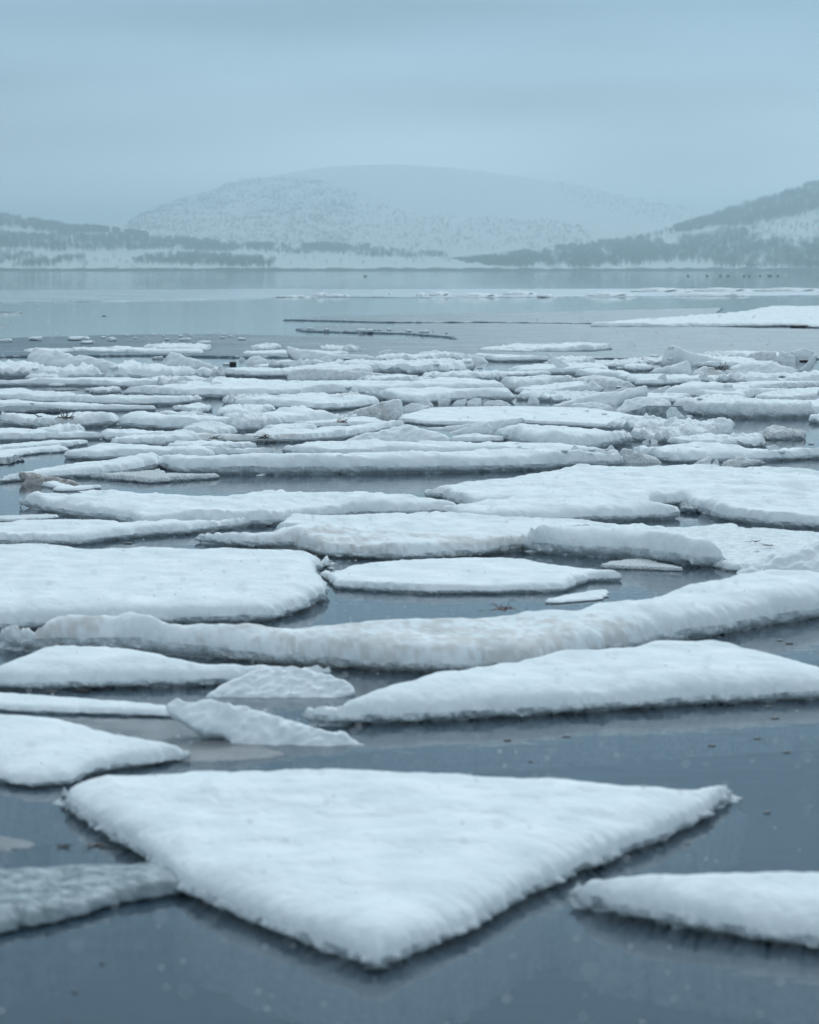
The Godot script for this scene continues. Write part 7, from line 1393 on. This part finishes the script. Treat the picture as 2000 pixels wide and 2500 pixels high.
	block("ice_shard", "small white tilted ice shard in front of the narrow snowy floe", "ice shard", "snow", Vector3(1.74, 0.09, -25.25), 0.79, 0.05, ring([-0.071, -0.06, -0.047, 0.026, -0.018, 0.076, 0.007, 0.087, 0.059, 0.029, 0.071, -0.06]), 25.2, {}, "tilted shards in the pack")
	block("ice_shard", "small white tilted ice shard in front of the narrow snowy floe", "ice shard", "snow", Vector3(1.15, 0.09, -25.37), 0.76, 0.04, ring([-0.043, -0.06, -0.032, 0.024, 0.003, 0.053, 0.019, 0.06, 0.038, 0.032, 0.043, -0.06]), 25.4, {}, "tilted shards in the pack")
	block("ice_shard", "stubby greyish tilted ice shard in front of the long bar", "ice shard", "pale", Vector3(6.54, 0.00, -41.23), 0.50, 0.05, ring([-0.141, -0.06, -0.119, 0.078, -0.034, 0.128, 0.016, 0.136, 0.11, 0.034, 0.141, -0.06]), 41.2, {}, "tilted shards in the pack")
	block("ice_shard", "small greyish tilted ice shard in front of the smooth white floe", "ice shard", "pale", Vector3(5.07, 0.10, -41.62), 0.82, 0.08, ring([-0.102, -0.06, -0.063, 0.079, 0.034, 0.14, 0.071, 0.145, 0.085, 0.051, 0.102, -0.06]), 41.6, {}, "tilted shards in the pack")
	block("ice_shard", "small white tilted ice shard behind the strip", "ice shard", "snow", Vector3(4.25, 0.00, -29.17), 0.48, 0.02, ring([-0.035, -0.06, -0.032, 0.016, 0.005, 0.033, 0.018, 0.036, 0.03, 0.018, 0.035, -0.06]), 29.2, {}, "tilted shards in the pack")
	block("ice_shard", "stubby greyish tilted ice shard right of the flat floe", "ice shard", "pale", Vector3(3.40, 0.00, -51.03), 0.69, 0.09, ring([-0.15, -0.06, -0.096, 0.07, 0.101, 0.222, 0.155, 0.227, 0.145, 0.128, 0.15, -0.06]), 51.0, {}, "tilted shards in the pack")
	block("ice_shard", "small greyish tilted ice shard in front of the long bar", "ice shard", "pale", Vector3(6.10, 0.00, -40.64), 0.43, 0.02, ring([-0.069, -0.06, -0.065, 0.015, -0.034, 0.046, -0.009, 0.049, 0.05, 0.024, 0.069, -0.06]), 40.6, {}, "tilted shards in the pack")
	block("ice_shard", "small greyish tilted ice shard behind the smooth rounded bar", "ice shard", "pale", Vector3(2.69, 0.00, -39.14), 0.74, 0.03, ring([-0.051, -0.06, -0.038, 0.042, 0.018, 0.069, 0.036, 0.079, 0.039, 0.032, 0.051, -0.06]), 39.1, {}, "tilted shards in the pack")
	block("ice_shard", "small white tilted ice shard in front of the flat floe", "ice shard", "snow", Vector3(3.10, 0.00, -48.54), 0.86, 0.05, ring([-0.103, -0.06, -0.073, 0.063, -0.077, 0.093, -0.04, 0.106, 0.103, 0.026, 0.103, -0.06]), 48.5, {}, "tilted shards in the pack")
	block("ice_shard", "small white tilted ice shard right of the thick white floe", "ice shard", "snow", Vector3(1.83, 0.00, -35.63), 0.29, 0.04, ring([-0.101, -0.06, -0.077, 0.046, -0.047, 0.113, -0.011, 0.117, 0.088, 0.05, 0.101, -0.06]), 35.6, {}, "tilted shards in the pack")
	block("ice_shard", "small white tilted ice shard behind the slushy broken floe", "ice shard", "snow", Vector3(3.11, 0.16, -28.61), 0.78, 0.05, ring([-0.077, -0.06, -0.073, 0.034, 0.006, 0.101, 0.034, 0.104, 0.058, 0.044, 0.077, -0.06]), 28.6, {}, "tilted shards in the pack")
	block("ice_shard", "stubby greyish tilted ice shard behind the long bar", "ice shard", "pale", Vector3(5.89, 0.00, -52.05), 0.65, 0.07, ring([-0.182, -0.06, -0.174, 0.066, -0.16, 0.125, -0.094, 0.133, 0.163, 0.045, 0.182, -0.06]), 52.0, {}, "tilted shards in the pack")
	block("ice_shard", "small greyish tilted ice shard in front of the long white floe", "ice shard", "pale", Vector3(4.19, 0.08, -25.27), 0.50, 0.02, ring([-0.034, -0.06, -0.029, 0.014, 0.016, 0.037, 0.028, 0.04, 0.032, 0.012, 0.034, -0.06]), 25.3, {}, "tilted shards in the pack")
	block("ice_shard", "small white tilted ice shard behind the wide ice slab", "ice shard", "snow", Vector3(3.95, 0.00, -32.88), 0.87, 0.04, ring([-0.061, -0.06, -0.049, 0.024, -0.038, 0.07, -0.016, 0.081, 0.06, 0.02, 0.061, -0.06]), 32.9, {}, "tilted shards in the pack")
	block("ice_shard", "small white tilted ice shard in front of the lumpy white floe", "ice shard", "snow", Vector3(3.54, 0.08, -27.03), 0.72, 0.02, ring([-0.046, -0.06, -0.028, 0.023, 0.025, 0.05, 0.041, 0.057, 0.039, 0.024, 0.046, -0.06]), 27.0, {}, "tilted shards in the pack")
	block("ice_shard", "stubby greyish tilted ice shard behind the smooth white floe", "ice shard", "pale", Vector3(4.94, 0.00, -50.24), 0.55, 0.08, ring([-0.143, -0.06, -0.087, 0.087, -0.118, 0.147, -0.066, 0.154, 0.139, 0.079, 0.143, -0.06]), 50.2, {}, "tilted shards in the pack")
	block("ice_shard", "small white tilted ice shard behind the wide flat white sheet", "ice shard", "snow", Vector3(2.38, 0.05, -32.48), 0.62, 0.03, ring([-0.057, -0.06, -0.05, 0.028, 0.023, 0.051, 0.043, 0.06, 0.048, 0.027, 0.057, -0.06]), 32.5, {}, "tilted shards in the pack")
	block("ice_shard", "small greyish tilted ice shard in front of the lower thin grey ice tongue", "ice shard", "pale", Vector3(8.43, 0.00, -52.05), 0.25, 0.06, ring([-0.085, -0.06, -0.067, 0.064, -0.085, 0.113, -0.054, 0.123, 0.084, 0.041, 0.085, -0.06]), 52.1, {}, "tilted shards in the pack")
	block("ice_shard", "stubby greyish tilted ice shard in front of the thick white floe", "ice shard", "pale", Vector3(1.15, 0.00, -36.23), 0.61, 0.08, ring([-0.137, -0.06, -0.125, 0.083, -0.08, 0.137, -0.031, 0.155, 0.105, 0.078, 0.137, -0.06]), 36.2, {}, "tilted shards in the pack")
	block("ice_shard", "small greyish tilted ice shard right of the thick white floe", "ice shard", "pale", Vector3(1.60, 0.00, -37.25), 0.90, 0.05, ring([-0.1, -0.06, -0.093, 0.04, 0.014, 0.067, 0.05, 0.078, 0.078, 0.018, 0.1, -0.06]), 37.3, {}, "tilted shards in the pack")
	block("ice_shard", "small white tilted ice shard in front of the smooth white floe", "ice shard", "snow", Vector3(4.32, 0.08, -41.14), 0.40, 0.07, ring([-0.102, -0.06, -0.091, 0.045, 0.007, 0.134, 0.044, 0.141, 0.082, 0.04, 0.102, -0.06]), 41.1, {}, "tilted shards in the pack")
	block("ice_shard", "small white tilted ice shard in front of the slushy broken floe", "ice shard", "snow", Vector3(2.79, 0.00, -27.45), 0.49, 0.02, ring([-0.049, -0.06, -0.032, 0.02, -0.035, 0.054, -0.017, 0.059, 0.048, 0.035, 0.049, -0.06]), 27.4, {}, "tilted shards in the pack")
	block("ice_shard", "small white tilted ice shard behind the slushy broken floe", "ice shard", "snow", Vector3(3.69, 0.11, -28.22), 0.45, 0.04, ring([-0.104, -0.06, -0.095, 0.042, 0.059, 0.063, 0.097, 0.074, 0.101, 0.018, 0.104, -0.06]), 28.2, {}, "tilted shards in the pack")
	block("ice_shard", "small greyish tilted ice shard in front of the wide ice slab", "ice shard", "pale", Vector3(5.07, 0.16, -32.19), 0.59, 0.02, ring([-0.039, -0.06, -0.028, 0.03, -0.002, 0.048, 0.012, 0.054, 0.036, 0.021, 0.039, -0.06]), 32.2, {}, "tilted shards in the pack")
